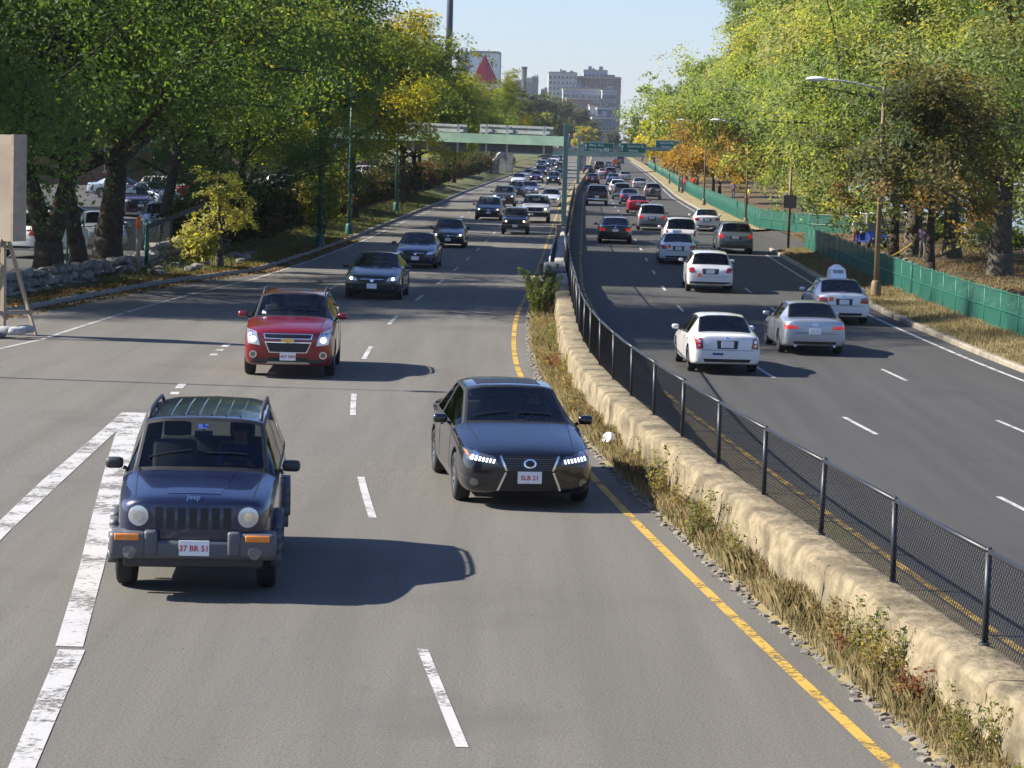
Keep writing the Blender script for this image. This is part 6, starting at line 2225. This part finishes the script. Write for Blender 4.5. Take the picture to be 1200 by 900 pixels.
def leaf_mesh(name, cen, size, cols, rng, droop=.35, aspect=.45, nrm=None):
    """diamond leaves at centres with per-leaf colour"""
    n = len(cen)
    a = rng.normal(size=(n, 3))
    a[:, 2] = a[:, 2] * .6 - droop
    a /= np.linalg.norm(a, axis=1)[:, None]
    r = rng.normal(size=(n, 3))
    r[:, 2] += .3
    if nrm is not None:
        N = nrm + rng.normal(size=(n, 3)) * .42
        N /= np.linalg.norm(N, axis=1)[:, None]
        a = a - N * (a * N).sum(1)[:, None]
        a /= np.linalg.norm(a, axis=1)[:, None] + 1e-9
        r = N
    b = np.cross(a, r)
    b /= np.linalg.norm(b, axis=1)[:, None] + 1e-9
    s = size * rng.uniform(.6, 1.35, n)[:, None]
    fold = np.cross(a, b) * s * .12
    v = np.empty((n, 4, 3))
    v[:, 0] = cen - a * s
    v[:, 1] = cen + b * s * aspect + fold
    v[:, 2] = cen + a * s
    v[:, 3] = cen - b * s * aspect + fold
    me = bpy.data.meshes.new(name)
    me.vertices.add(4 * n)
    me.vertices.foreach_set('co', v.reshape(-1))
    me.loops.add(4 * n)
    me.loops.foreach_set('vertex_index', np.arange(4 * n, dtype=np.int32))
    me.polygons.add(n)
    me.polygons.foreach_set('loop_start', np.arange(0, 4 * n, 4, dtype=np.int32))
    me.update(calc_edges=True)
    at_ = me.attributes.new('leafcol', 'FLOAT_COLOR', 'POINT')
    c = np.ones((n, 4, 4))
    c[:, :, :3] = cols[:, None, :]
    at_.data.foreach_set('color', c.reshape(-1))
    me.materials.append(M['leaf'])
    return me

def grow(seed, H, spread, tr, clear=.28, limbs=6, lean=(0, 0), fork=False, up=.75, wide=1.0):
    """branch skeleton -> (tube mesh builder, twig points)"""
    r = random.Random(seed)
    mb = MB()
    tips = []
    def branch(p, d, ln, rad, depth):
        pts, rs = [p.copy()], [rad]
        n = 5 if depth < 2 else 4
        q = p.copy()
        dd = d.copy()
        for k in range(n):
            dd = (dd + Vector((r.uniform(-.16, .16), r.uniform(-.16, .16), r.uniform(-.05, .16) if depth < 2 else r.uniform(-.16, .1)))).normalized()
            q = q + dd * ln / n
            pts.append(q.copy())
            rs.append(lerp(rad, rad * .45, (k + 1) / n))
        if depth < 3:
            mb.tube(pts, rs, 8 if depth == 0 else (6 if depth == 1 else 4), True)
        if depth >= 1:
            for k in range(1 if depth > 1 else 2, len(pts)):
                tips.append((pts[k], depth))
        if depth == 3:
            return
        nb = (5, 5, 4)[depth] if depth else 0
        for k in range(nb):
            t = r.uniform(.3, 1.0)
            i = min(n - 1, int(t * n))
            base = pts[i].lerp(pts[i + 1], t * n - i)
            ax = Vector((r.uniform(-1, 1), r.uniform(-1, 1), r.uniform(-.35, .65))).normalized()
            nd = (dd * .55 + ax * .85).normalized()
            branch(base, nd, ln * r.uniform(.45, .68), rs[i] * .55, depth + 1)
    tl = H * clear
    stems = [Vector((lean[0], lean[1], 1)).normalized()]
    if fork:
        stems = [Vector((lean[0] - .42, .1, 1)).normalized(), Vector((lean[0] + .38, -.1, 1)).normalized()]
    base = Vector((0, 0, -.3))
    mb.tube([base, Vector((0, 0, .15)), Vector((0, 0, .7)), Vector((lean[0] * .9, lean[1] * .9, 1.2))], [tr * 1.55, tr * 1.3, tr * 1.05, tr], 10)
    for sdir in stems:
        pts = [Vector((lean[0] * .9, lean[1] * .9, 1.1))]
        rs = [tr * (1 if not fork else .8)]
        d = sdir.copy()
        for k in range(5):
            d = (d + Vector((r.uniform(-.06, .06), r.uniform(-.06, .06), .06))).normalized()
            pts.append(pts[-1] + d * tl / 5)
            rs.append(rs[0] * (1 - .07 * (k + 1)))
        # leader
        top = pts[-1]
        for k in range(5):
            d = (d + Vector((r.uniform(-.12, .12), r.uniform(-.12, .12), .1))).normalized()
            pts.append(pts[-1] + d * (H * .78 - tl) / 5)
            rs.append(lerp(rs[5], rs[5] * .2, (k + 1) / 5))
        mb.tube(pts, rs, 9)
        nl = limbs if not fork else max(3, limbs - 2)
        a0 = r.uniform(0, 6)
        for k in range(nl):
            t = (k + .3) / nl
            i = 4 + min(4, int(t * 5))
            az = a0 + k * 2.4 + r.uniform(-.3, .3)
            el = lerp(.25, up + .35, t) + r.uniform(-.1, .15)
            dd = Vector((math.cos(az) * math.cos(el) * wide, math.sin(az) * math.cos(el) * wide, math.sin(el))).normalized()
            branch(pts[i], dd, spread * lerp(1.0, .62, t) * r.uniform(.85, 1.15), rs[i] * .6, 1)
        tips.append((pts[-1], 2))
    return mb, tips

def tree_data(seed, H, spread, tr, nleaf, size, palette, sig=.55, bark='bark', **kw):
    mb, tips = grow(seed, H, spread, tr, **kw)
    rng = np.random.default_rng(seed)
    T = np.array([tuple(p) for p, _ in tips])
    # leaf sprays: gathered round twig ends, each spray facing one way, so that clumps and gaps show
    nsub = max(40, nleaf // 34)
    cpick = rng.integers(0, len(T), nsub)
    cs = T[cpick] + rng.normal(size=(nsub, 3)) * np.array([sig, sig, sig * .7]) * .8
    mid = np.array([T[:, 0].mean(), T[:, 1].mean(), T[:, 2].mean() * .8])
    out = cs - mid
    out /= np.linalg.norm(out, axis=1)[:, None] + 1e-9
    sn = out * .75 + rng.normal(size=(nsub, 3)) * .35 + np.array([0, 0, .7])
    sn /= np.linalg.norm(sn, axis=1)[:, None]
    w = rng.integers(0, nsub, nleaf)
    sp = rng.normal(size=(nleaf, 3)) * .33 * (sig / .55)
    sp -= sn[w] * (sp * sn[w]).sum(1)[:, None] * .65                 # flat sprays
    cen = cs[w] + sp
    cen[:, 2] = np.maximum(cen[:, 2], .3)
    P = np.array(palette)
    # colours drift slowly through the crown
    f = .5 + .5 * np.sin(cs[:, 0] * .55 + seed) * np.cos(cs[:, 1] * .6 + seed * 2) + .35 * np.sin(cs[:, 2] * .8 + seed)
    ci = np.clip(((f * .6 + rng.normal(size=nsub) * .22) * len(P)).astype(int), 0, len(P) - 1)
    cols = P[ci][w] * rng.uniform(.78, 1.22, nleaf)[:, None]
    return mb.mesh('trunk', M[bark], True), leaf_mesh('crown', cen, size, np.clip(cols, 0, 1), rng, nrm=sn[w])

GREENS = [(.085, .15, .03), (.10, .18, .034), (.12, .20, .036), (.15, .235, .042), (.21, .28, .05), (.29, .30, .05)]
YGREEN = [(.16, .22, .04), (.20, .26, .045), (.25, .30, .05), (.31, .33, .05), (.38, .36, .05)]
YELLOW = [(.25, .27, .035), (.34, .33, .04), (.46, .39, .035), (.54, .42, .03), (.60, .45, .035)]
GOLD = [(.34, .21, .035), (.28, .17, .035), (.36, .26, .04), (.26, .21, .04), (.22, .13, .04)]
RGREEN = [(.17, .235, .075), (.21, .27, .085), (.25, .30, .10), (.30, .335, .11), (.35, .365, .115), (.40, .37, .10)]
DARK = [(.035, .06, .016), (.045, .075, .018), (.03, .05, .014), (.06, .08, .02)]
OLIVE = [(.09, .11, .04), (.11, .12, .045), (.07, .095, .035), (.13, .12, .05)]
RUST = [(.20, .19, .06), (.22, .18, .06), (.26, .18, .06), (.22, .14, .05), (.18, .085, .045)]

def plant(name, label, cat, data, loc, rz=0, sc=1.0, group=None, parts=('trunk', 'crown')):
    t = thing(name, label, cat, loc, rz, group)
    t.scale = sc if isinstance(sc, tuple) else (sc, sc, sc)
    obj(parts[0], data[0], t)
    obj(parts[1], data[1], t)
    return t

# big left trees
A1 = tree_data(101, 17, 7.4, .42, 140000, 0.075, GREENS, .7, clear=.16, limbs=10, fork=True)
A2 = tree_data(102, 18, 7.0, .30, 125000, 0.075, GREENS, .7, clear=.2, limbs=10, lean=(-.12, 0))
A3 = tree_data(103, 19, 7.8, .46, 155000, 0.075, GREENS, .7, clear=.15, limbs=11, lean=(.06, 0))
Y1 = tree_data(104, 13, 6.2, .30, 66000, 0.115, YGREEN[:2] + YELLOW, .6, clear=.26, limbs=8)
Y2 = tree_data(105, 15, 6.6, .32, 44000, 0.165, YGREEN + YELLOW[1:3], .7, clear=.22, limbs=8)
LG = 'trees along the left verge'
plant('tree', 'forked dark trunk tree nearest the timber sign, leaning over parked cars', 'tree', A1, (-14.9, 81.7, LOTZ - .1), 0, 1.08, LG)
plant('tree', 'slimmer leaning trunk tree between the forked trunk and the thick trunk', 'tree', A2, (-14.6, 85.5, LOTZ), R(40), .95, LG)
plant('tree', 'thick dark trunk tree standing by the orange capped post', 'tree', A3, (-14.5, 91, LOTZ), R(10), 1.06, LG)
plant('tree', 'large green tree behind the thick dark trunk by the car park', 'tree', A2, (-15.2, 110, LOTZ), R(200), .9, LG)
plant('tree', 'green tree left of the view shading the road by the timber sign', 'tree', A2, (-23.5, 73, LOTZ), R(260), .85, LG)
plant('tree', 'green tree in the car park behind the forked trunk', 'tree', A3, (-25, 118, LOTZ), R(120), .9, LG)
plant('tree', 'dark green tree deep in the car park', 'tree', A2, (-32, 150, LOTZ), R(300), .9, LG)
plant('tree', 'green tree overhanging the hedge before the yellow tree', 'tree', A1, (-13.6, 122, .5), R(75), .68, LG)
plant('tree', 'golden yellow tree rising behind the green lamp poles', 'tree', Y1, (-11.4, 147, .5), R(20), 1.0, LG)
plant('tree', 'yellow green tree just beyond the golden yellow tree', 'tree', Y1, (-10.6, 166, .4), R(140), 1.06, LG)
plant('tree', 'dark trunk tree with yellow green crown at the gantry', 'tree', Y2, (-9.2, 204, .3), R(60), .95, LG)
plant('tree', 'green tree behind the hedge left of the gantry', 'tree', A1, (-19, 180, .6), R(160), .85, LG)
for k, (yy, sc, which, rz_, lb) in enumerate(((232, .9, Y2, 200, 'first yellow green tree beyond the gantry on the left'), (262, .92, Y1, 250, 'second tree beyond the gantry, golden crown on the left'),
        (296, .84, Y2, 20, 'third tree beyond the gantry on the left, rounded crown'), (335, .88, Y2, 100, 'fourth tree beyond the gantry, beside the concrete stair'),
        (385, 1.02, Y1, 330, 'fifth tree beyond the gantry, crown below the red triangle sign'))):
    plant('tree', lb, 'tree', which, (KL(yy) - 3.0 - (k % 2) * 1.5, yy, .4), R(rz_), sc, LG)
F1 = tree_data(106, 14, 6.6, .35, 9000, .42, OLIVE, .9, clear=.2, limbs=8)
F2 = tree_data(107, 14, 6.6, .35, 9000, .42, YELLOW[1:4] + YGREEN, .9, clear=.2, limbs=8)
F3 = tree_data(108, 18, 8.0, .45, 14000, .40, RGREEN[:3] + OLIVE[:2], 1.0, clear=.16, limbs=9, bark='barkgrey')
FG = 'far trees where the road bends'
for yy, dx, sc, w_, lb in ((430, -5, .9, F2, 'yellow green tree by the low bridge on the left'), (480, -7, 1.05, F1, 'olive tree past the low bridge on the left'), (540, -6, 1.0, F1, 'olive tree left of the skyline blocks, nearer'),
                           (620, -9, 1.1, F1, 'olive tree left of the skyline blocks, farther'), (700, -12, 1.1, F1, 'grey green tree at the far left bend'), (800, -6, .95, F2, 'yellowish tree closing the far left bend'),
                           (960, -5, 1.45, F1, 'tall grey green tree left of the skyline, beyond the bend'), (1010, 2, 1.3, F1, 'wide grey green tree before the brick mid rise'), (870, -9, 1.4, F1, 'grey green tree half way between bridge and skyline'), (1050, 20, .62, F1, 'small grey green tree at the foot of the skyline, left'), (1040, 30, .6, F2, 'small yellowish tree at the foot of the skyline, right'), (1080, 8, 1.0, F1, 'grey green tree before the red brick mid rise'), (900, 0, .8, F1, 'grey green tree in the gap below the skyline'), (880, 9, .7, F2, 'yellowish tree in the gap below the skyline')):
    plant('tree', lb, 'tree', w_, (KL(yy) + dx, yy, .4), R(yy * 7 % 360), sc, FG)

# right side
B1 = tree_data(111, 20, 9.5, .48, 90000, 0.13, RGREEN, .72, clear=.16, limbs=10, bark='barkgrey', wide=1.15)
B2 = tree_data(118, 19, 9.0, .50, 95000, 0.105, RGREEN + GREENS[:2], .66, clear=.2, limbs=10, bark='barkgrey', up=.6)
B3 = tree_data(113, 8.5, 3.6, .20, 18000, 0.11, OLIVE[2:] + RUST, .5, clear=.26, limbs=7)
B4 = tree_data(114, 7.0, 4.0, .16, 15000, 0.15, GOLD, .55, clear=.18, limbs=7, wide=1.2)
B5 = tree_data(115, 7.5, 3.0, .22, 24000, 0.12, DARK, .5, clear=.3, limbs=7, bark='barkgrey')  # dark leaf palette puts the shade on this crown into its colour
RG = 'trees along the river path'
plant('tree', 'large tree with flared grey trunk nearest at the right edge', 'tree', B2, (21.0, 111, .4), 0, 1, RG)
plant('tree', 'second flared grey trunk tree at the right edge', 'tree', B2, (23.4, 114.5, .4), R(130), 1.02, RG)
plant('tree', 'dark double trunk tree behind the person with the hose', 'tree', B1, (20.3, 131, .4), R(80), .95, RG)
plant('tree', 'dark slender trunk tree right of the person with the hose', 'tree', B1, (21.6, 127, .4), R(190), .92, RG)
plant('tree', 'tall pale trunk tree behind the golf cart', 'tree', B1, (23.3, 168, .4), R(250), 1.0, RG)
plant('tree', 'tall bright green tree overhanging the driveway', 'tree', B1, (22.9, 192, .4), R(20), 1.12, RG)
plant('tree', 'bright green tree next along the river from the driveway', 'tree', B1, (24.0, 212, .4), R(140), 1.1, RG)
plant('tree', 'green riverside tree filling the right edge background', 'tree', B1, (27.5, 150, .4), R(310), 1.0, RG)
plant('tree', 'bright green tree at the far left edge of the big right crowns', 'tree', B2, (25.6, 240, .4), R(200), 1.05, RG)
plant('tree', 'small rusty brown maple behind the brown lamp post', 'tree', B3, (16.0, 98.8, .35), 0, .98, RG)
plant('tree', 'rusty brown maple between the golf cart and the person with the hose', 'tree', B3, (18.9, 128, .4), R(120), 1.05, RG)
plant('tree', 'small dense tree with shade-darkened green leaves above the driveway fence end', 'tree', B5, (22.6, 183, .4), 0, .95, RG)
plant('tree', 'low orange brown tree by the water beyond the driveway', 'tree', B4, (25.0, 216, .3), R(50), .72, RG)
for yy, dx, sc, rz_, lb in ((236, 5.0, .95, 0, 'orange gold tree nearest beyond the driveway'), (262, 4.0, 1.0, 120, 'second orange gold tree along the far fence'), (285, 4.4, 1.0, 230, 'third orange gold tree along the far fence'),
                            (315, 3.6, 1.05, 60, 'fourth gold tree along the far fence'), (345, 4.0, 1.1, 300, 'fifth gold tree along the far fence')):
    plant('tree', lb, 'tree', B4, (KR(yy) + dx, yy, .3), R(rz_), sc, RG)
for yy, dx, sc, w_, lb in ((360, 3.5, .8, F2, 'yellow tree beside the green direction signs'), (400, 3.6, .85, F2, 'yellow green tree behind the direction signs'), (445, 4, .9, F2, 'yellow green tree beyond the direction signs at right'),
                           (430, 12, 1.05, F3, 'tall round green tree at the right of the skyline'), (475, 10, 1.1, F3, 'tallest round green tree beside the skyline blocks'), (370, 11, .85, F3, 'green tree behind the gold trees at right'),
                           (520, 6, .9, F3, 'green tree farther along the right road'), (600, 4, .75, F2, 'small yellowish tree far along the right road'), (700, 3, .7, F1, 'small olive tree far along the right road'), (300, 14, .85, F3, 'green tree behind the gold tree row')):
    plant('tree', lb, 'tree', w_, (KR(yy) + dx, yy, .3), R(yy * 11 % 360), sc, FG)

# shrubs
def shrub_data(seed, w, h, n, size, palette):
    rng = np.random.default_rng(seed)
    r = random.Random(seed)
    mb = MB()
    k = max(6, int(w * 5))
    tips = []
    for i in range(k):
        a = r.uniform(0, 6.28)
        q = Vector((math.cos(a) * w * r.uniform(.1, .5), math.sin(a) * w * r.uniform(.1, .5), h * r.uniform(.45, 1.0)))
        base = Vector((q.x * .3, q.y * .3, 0))
        mid = base.lerp(q, .5) + Vector((r.uniform(-.1, .1), r.uniform(-.1, .1), .08))
        mb.tube([base, mid, q], [.022, .014, .006], 4)
        tips += [mid, mid.lerp(q, .5), q]
    T = np.array([tuple(t) for t in tips])
    pick = rng.integers(0, len(T), n)
    cen = T[pick] + rng.normal(size=(n, 3)) * np.array([w * .13, w * .13, h * .10])
    cen[:, 2] = np.clip(cen[:, 2], .03, None)
    P = np.array(palette)
    cols = P[(pick * 7 + rng.integers(0, 2, n)) % len(P)] * rng.uniform(.65, 1.3, n)[:, None]
    return mb.mesh('stem', M['bark'], True), leaf_mesh('foliage', cen, size, np.clip(cols, 0, 1), rng)
S1 = shrub_data(201, 2.6, 2.6, 3500, .13, DARK + [(.10, .05, .025)])
S2 = shrub_data(202, 2.6, 2.2, 3200, .13, [(.11, .045, .02), (.14, .06, .025), (.06, .06, .02), (.09, .04, .02)])
S3 = shrub_data(203, 2.2, 3.2, 3000, .14, YGREEN + [(.22, .16, .07)])
HG = 'shrubs of the hedge along the left verge'
rnd = random.Random(77)
words = ['dark green', 'rusty brown', 'dense dark', 'brownish']
k = 0
for yy in list(np.arange(106, 292, 5.2)) + list(np.arange(298, 470, 8.5)):
    w_ = S1 if k % 3 != 1 else S2
    nm = ('dark green' if w_ is S1 else 'rusty brown')
    plant('shrub', f'{nm} hedge shrub, {nextn(nm)} of its colour beyond the small yellow tree', 'shrub', w_, (KL(yy) - 3.3 - rnd.uniform(0, .6), yy, .45), rnd.uniform(0, 6), rnd.uniform(.85, 1.15), HG + (' (green)' if w_ is S1 else ' (rusty)'), ('stem', 'foliage'))
    k += 1
plant('shrub', 'tall pale yellow green shrub between the two green lamp poles', 'shrub', S3, (-10.6, 137, .4), 0, 1.0, None, ('stem', 'foliage'))
# sunlit yellow young tree with ivy on the left verge
V1 = tree_data(120, 4.6, 1.9, .16, 2600, .10, [(.26, .28, .07), (.33, .32, .08), (.38, .35, .08), (.42, .38, .10)], .32, clear=.12, limbs=7, wide=1.2, bark='barkgrey')
plant('young_tree', 'small bright yellow tree on the left verge beyond the rubble wall', 'tree', V1, (-11.5, 99.5, .6), R(30), .78)
V2 = shrub_data(205, 1.6, 1.5, 1500, .11, [(.33, .31, .08), (.26, .27, .07)])
plant('shrub', 'low bright yellow shrub at the foot of the small yellow tree', 'shrub', V2, (-12.1, 98.5, .6), 0, 1.0, None, ('stem', 'foliage'))
for x, y, s, lb in ((27.5, 165, .7, 'low green shrub by the river wall behind the golf cart'), (24.5, 150, .6, 'low green shrub near the person with the hose'), (27, 140, .8, 'low dark shrub by the river wall at right')):
    plant('shrub', lb, 'shrub', shrub_data(int(x * 10 + y), 2.2, 1.6, 1400, .14, OLIVE + YGREEN[:2]), (x, y, .4), 0, s, None, ('stem', 'foliage'))

# ------------------------------------------------------------------ weeds and grass
def blades(name, pts, hts, wid, cols, rng, lean=.5):
    n = len(pts)
    a = rng.uniform(0, 2 * np.pi, n)
    tip = np.stack([np.cos(a), np.sin(a), np.zeros(n)], 1) * (hts * lean * rng.random(n))[:, None]
    side = np.stack([-np.sin(a), np.cos(a), np.zeros(n)], 1) * wid
    v = np.empty((n, 5, 3))
    up = np.array([0, 0, 1.0])
    v[:, 0] = pts - side
    v[:, 1] = pts + side
    v[:, 2] = pts + side * .7 + tip * .35 + up * (hts * .6)[:, None]
    v[:, 3] = pts + tip + up * (hts * .95)[:, None]
    v[:, 4] = pts - side * .7 + tip * .35 + up * (hts * .6)[:, None]
    me = bpy.data.meshes.new(name)
    me.vertices.add(5 * n)
    me.vertices.foreach_set('co', v.reshape(-1))
    me.loops.add(5 * n)
    me.loops.foreach_set('vertex_index', np.arange(5 * n, dtype=np.int32))
    me.polygons.add(n)
    me.polygons.foreach_set('loop_start', np.arange(0, 5 * n, 5, dtype=np.int32))
    me.update(calc_edges=True)
    at_ = me.attributes.new('leafcol', 'FLOAT_COLOR', 'POINT')
    c = np.ones((n, 5, 4))
    c[:, :, :3] = cols[:, None, :]
    at_.data.foreach_set('color', c.reshape(-1))
    me.materials.append(M['straw'])
    return me
rng = np.random.default_rng(5)
STRAW = np.array([(.32, .25, .125), (.27, .21, .10), (.36, .29, .16), (.23, .19, .09), (.18, .18, .07), (.30, .23, .11)])
def grass(name, label, n, fx0, fx1, y0, y1, fz, h, wid, pal, patch=.5, bias=1.0):
    y = y0 + (y1 - y0) * rng.random(n) ** bias
    t = rng.random(n)
    x = np.array([lerp(fx0(a), fx1(a), b) for a, b in zip(y, t)])
    dens = .5 + .5 * np.sin(y * 1.7 + 3 * np.sin(y * .43)) * np.cos(x * 2.1 + y * .6)
    keep = rng.random(n) < (1 - patch) + patch * dens
    x, y, t, dens = x[keep], y[keep], t[keep], dens[keep]
    z = np.array([fz(a, b) for a, b in zip(y, t)])
    hts = h * rng.uniform(.4, 1.3, len(x)) * (.6 + .7 * dens)
    cols = pal[rng.integers(0, len(pal), len(x))] * rng.uniform(.75, 1.2, len(x))[:, None]
    o = obj(name, blades(name, np.stack([x, y, z], 1), hts, wid, np.clip(cols, 0, 1), rng))
    stuff(o)
    o['label'] = label
    o['category'] = 'grass'
    return o
grass('dry_grass', 'dry straw coloured grass growing along the foot of the median wall', 60000, lambda y: XL(y) + .42, lambda y: XW(y) - .22, 12, 92, lambda y, t: zL(y) + .03, .21, .004, STRAW, .75, 1.25)
grass('dry_grass', 'dry tan grass covering the right verge by the green fence', 60000, lambda y: KR(y) + .2, lambda y: KR(y) + 2.3, 50, 140, lambda y, t: .12 + .14 * sm(t), .13, .007, STRAW, .5)
grass('dry_grass', 'thin dry grass behind the chain link fence at the right road edge', 9000, lambda y: XW(y) + .30, lambda y: XW(y) + .75, 14, 60, lambda y, t: .0, .22, .004, STRAW * np.array([.8, .75, .7]), .8)
grass('lawn_grass', 'shaded green grass on the left verge', 40000, lambda y: KL(y) - .2, lambda y: KL(y) - 3.6, 84, 240, lambda y, t: zL(y) + .1 + .28 * sm(t * 1.2), .16, .012, np.array([(.10, .15, .03), (.08, .12, .025), (.16, .17, .04), (.20, .15, .05)]), .5)
grass('park_grass', 'dry grass patches under the riverside trees', 22000, lambda y: KR(y) + 3.5, lambda y: KR(y) + 11, 64, 150, lambda y, t: .36 + .12 * math.sin(t * 2), .14, .010, STRAW, .8)

def weed(seed, h, n, pal, size=.03):
    rng2 = np.random.default_rng(seed)
    r = random.Random(seed)
    mb = MB()
    T = []
    for k in range(r.randint(5, 9)):
        a = r.uniform(0, 6.28)
        hh = h * r.uniform(.55, 1)
        base = Vector((r.uniform(-.1, .1), r.uniform(-.1, .1), 0))
        tip = base + Vector((math.cos(a) * hh * .3, math.sin(a) * hh * .3, hh))
        mid = base.lerp(tip, .5) - Vector((math.cos(a), math.sin(a), 0)) * hh * .06
        mb.tube([base, mid, tip], [.006, .005, .002], 3)
        for t in np.linspace(.15, 1, 10):
            T.append(tuple(base.lerp(mid, t * 2) if t < .5 else mid.lerp(tip, t * 2 - 1)))
    T = np.array(T)
    pick = rng2.integers(0, len(T), n)
    cen = T[pick] + rng2.normal(size=(n, 3)) * .035
    P = np.array(pal)
    cols = P[rng2.integers(0, len(P), n)] * rng2.uniform(.7, 1.3, n)[:, None]
    return mb.mesh('stem', simple('dry_stem', (.22, .15, .07), .9), True), leaf_mesh('foliage', cen, size, np.clip(cols, 0, 1), rng2)
WG = weed(301, .75, 260, [(.13, .17, .05), (.18, .20, .06), (.24, .22, .08)])
WD = weed(302, .55, 240, [(.34, .26, .12), (.26, .2, .09), (.30, .26, .12)])
WR = weed(303, .5, 240, [(.22, .05, .03), (.16, .06, .04), (.30, .2, .1)])
WB = weed(304, .6, 300, [(.16, .09, .04), (.22, .13, .06), (.10, .07, .035)])
rnd = random.Random(31)
for y in sorted(15 + 66 * rnd.random() ** 1.3 for i in range(70)):
    kind = rnd.choices([0, 1, 2], [3, 5, 2])[0]
    d_, nm = ((WG, 'leafy green'), (WD, 'straw coloured'), (WR, 'reddish'))[kind]
    plant('weed', f'{nm} weed at the median wall, {nextn(nm)} of its colour from the camera', 'weed', d_, (lerp(XL(y) + .5, XW(y) - .3, rnd.random()), y, zL(y) + .04), rnd.uniform(0, 6), rnd.uniform(.45, 1.0), f'{nm} weeds along the median', ('stem', 'foliage'))
WT2 = weed(305, 1.35, 520, [(.14, .19, .05), (.18, .22, .06), (.24, .24, .08)], .05)
for y in sorted(76 + rnd.uniform(-4, 9) for i in range(12)):
    plant('weed', f'tall leafy weed clump where the median narrows, {nextn("tallweed")} from the camera', 'weed', WT2, (XL(y) + rnd.uniform(.5, .95), y, zL(y) + .04), rnd.uniform(0, 6), rnd.uniform(.7, 1.15), 'tall weeds at the median end', ('stem', 'foliage'))
for y in sorted(rnd.uniform(16, 44) for i in range(40)):
    plant('weed', f'brown withered weed behind the chain link fence, {nextn("withered")} from the camera', 'weed', WB, (XW(y) + rnd.uniform(.4, .75), y, .0), rnd.uniform(0, 6), rnd.uniform(.6, 1.3), 'withered weeds behind the median fence', ('stem', 'foliage'))
# litter
bag = bmesh.new()
bmesh.ops.create_icosphere(bag, subdivisions=2, radius=.12)
for p in bag.verts:
    p.co = Vector((p.co.x * rnd.uniform(.6, 1.3), p.co.y * rnd.uniform(.7, 1.5), p.co.z * rnd.uniform(.5, 1.1)))
bme = bpy.data.meshes.new('plastic_bag')
bag.to_mesh(bme)
bag.free()
bme.materials.append(M['white'])
tag(obj('plastic_bag', bme, None, (XW(40.5) - .50, 40.5, zL(40) + .17)), 'crumpled white plastic bag in the dry median grass', 'bag')

# fallen leaves along the left kerb and under the park trees
def fallen(name, label, n, fx0, fx1, y0, y1, fz, pal, size):
    y = rng.uniform(y0, y1, n)
    t = rng.random(n)
    x = np.array([lerp(fx0(a), fx1(a), b) for a, b in zip(y, t)])
    z = np.array([fz(a, b) for a, b in zip(y, t)]) + .012
    o = obj(name, leaf_mesh(name, np.stack([x, y, z], 1), size, np.array(pal)[rng.integers(0, len(pal), n)], rng, 0, .6))
    stuff(o)
    o['label'] = label
    o['category'] = 'leaves'
fallen('fallen_leaves', 'fallen brown leaves along the left gutter and verge', 9000, lambda y: KL(y) + .7, lambda y: KL(y) - 1.8, 60, 140, lambda y, t: zL(y) + (.0 if t < .28 else .16), [(.15, .085, .03), (.19, .12, .04), (.12, .07, .03)], .06)
fallen('fallen_leaves', 'fallen orange brown leaves below the riverside trees', 8000, lambda y: KR(y) + 2.6, lambda y: KR(y) + 12, 66, 160, lambda y, t: .30 + .2 * math.sin(t * 2), [(.14, .075, .03), (.19, .12, .05), (.12, .07, .035)], .07)

# trees of the far river bank, one distant mass
n = 9000
y = rng.uniform(100, 2600, n)
cen = np.stack([548 + rng.uniform(0, 40, n), y, np.abs(rng.normal(0, 7, n)) * (1 + .3 * np.sin(y * .05))], 1)
fb = stuff(obj('far_bank_trees', leaf_mesh('far_bank_trees', cen, 3.0, np.array(OLIVE)[rng.integers(0, len(OLIVE), n)], rng)))
fb['label'] = 'distant trees along the far river bank'
fb['category'] = 'trees'

# ------------------------------------------------------------------ the air: a thin even haze round the whole place
hz = MB().box(-6200, 6200, -3200, 9200, -3.4, 130).build('haze', None)
hz.data.materials.clear()
hm = bpy.data.materials.new('haze_air')
hm.use_nodes = True
hn = hm.node_tree.nodes
hn.remove(hn['Principled BSDF'])
pv = hn.new('ShaderNodeVolumePrincipled')
pv.inputs['Color'].default_value = (.86, .92, 1.0, 1)
pv.inputs['Density'].default_value = .00007
pv.inputs['Anisotropy'].default_value = .2
hm.node_tree.links.new(pv.outputs[0], hn['Material Output'].inputs['Volume'])
hz.data.materials.append(hm)
stuff(hz)
hz['label'] = 'thin pale haze in the air over the road'
hz['category'] = 'haze'
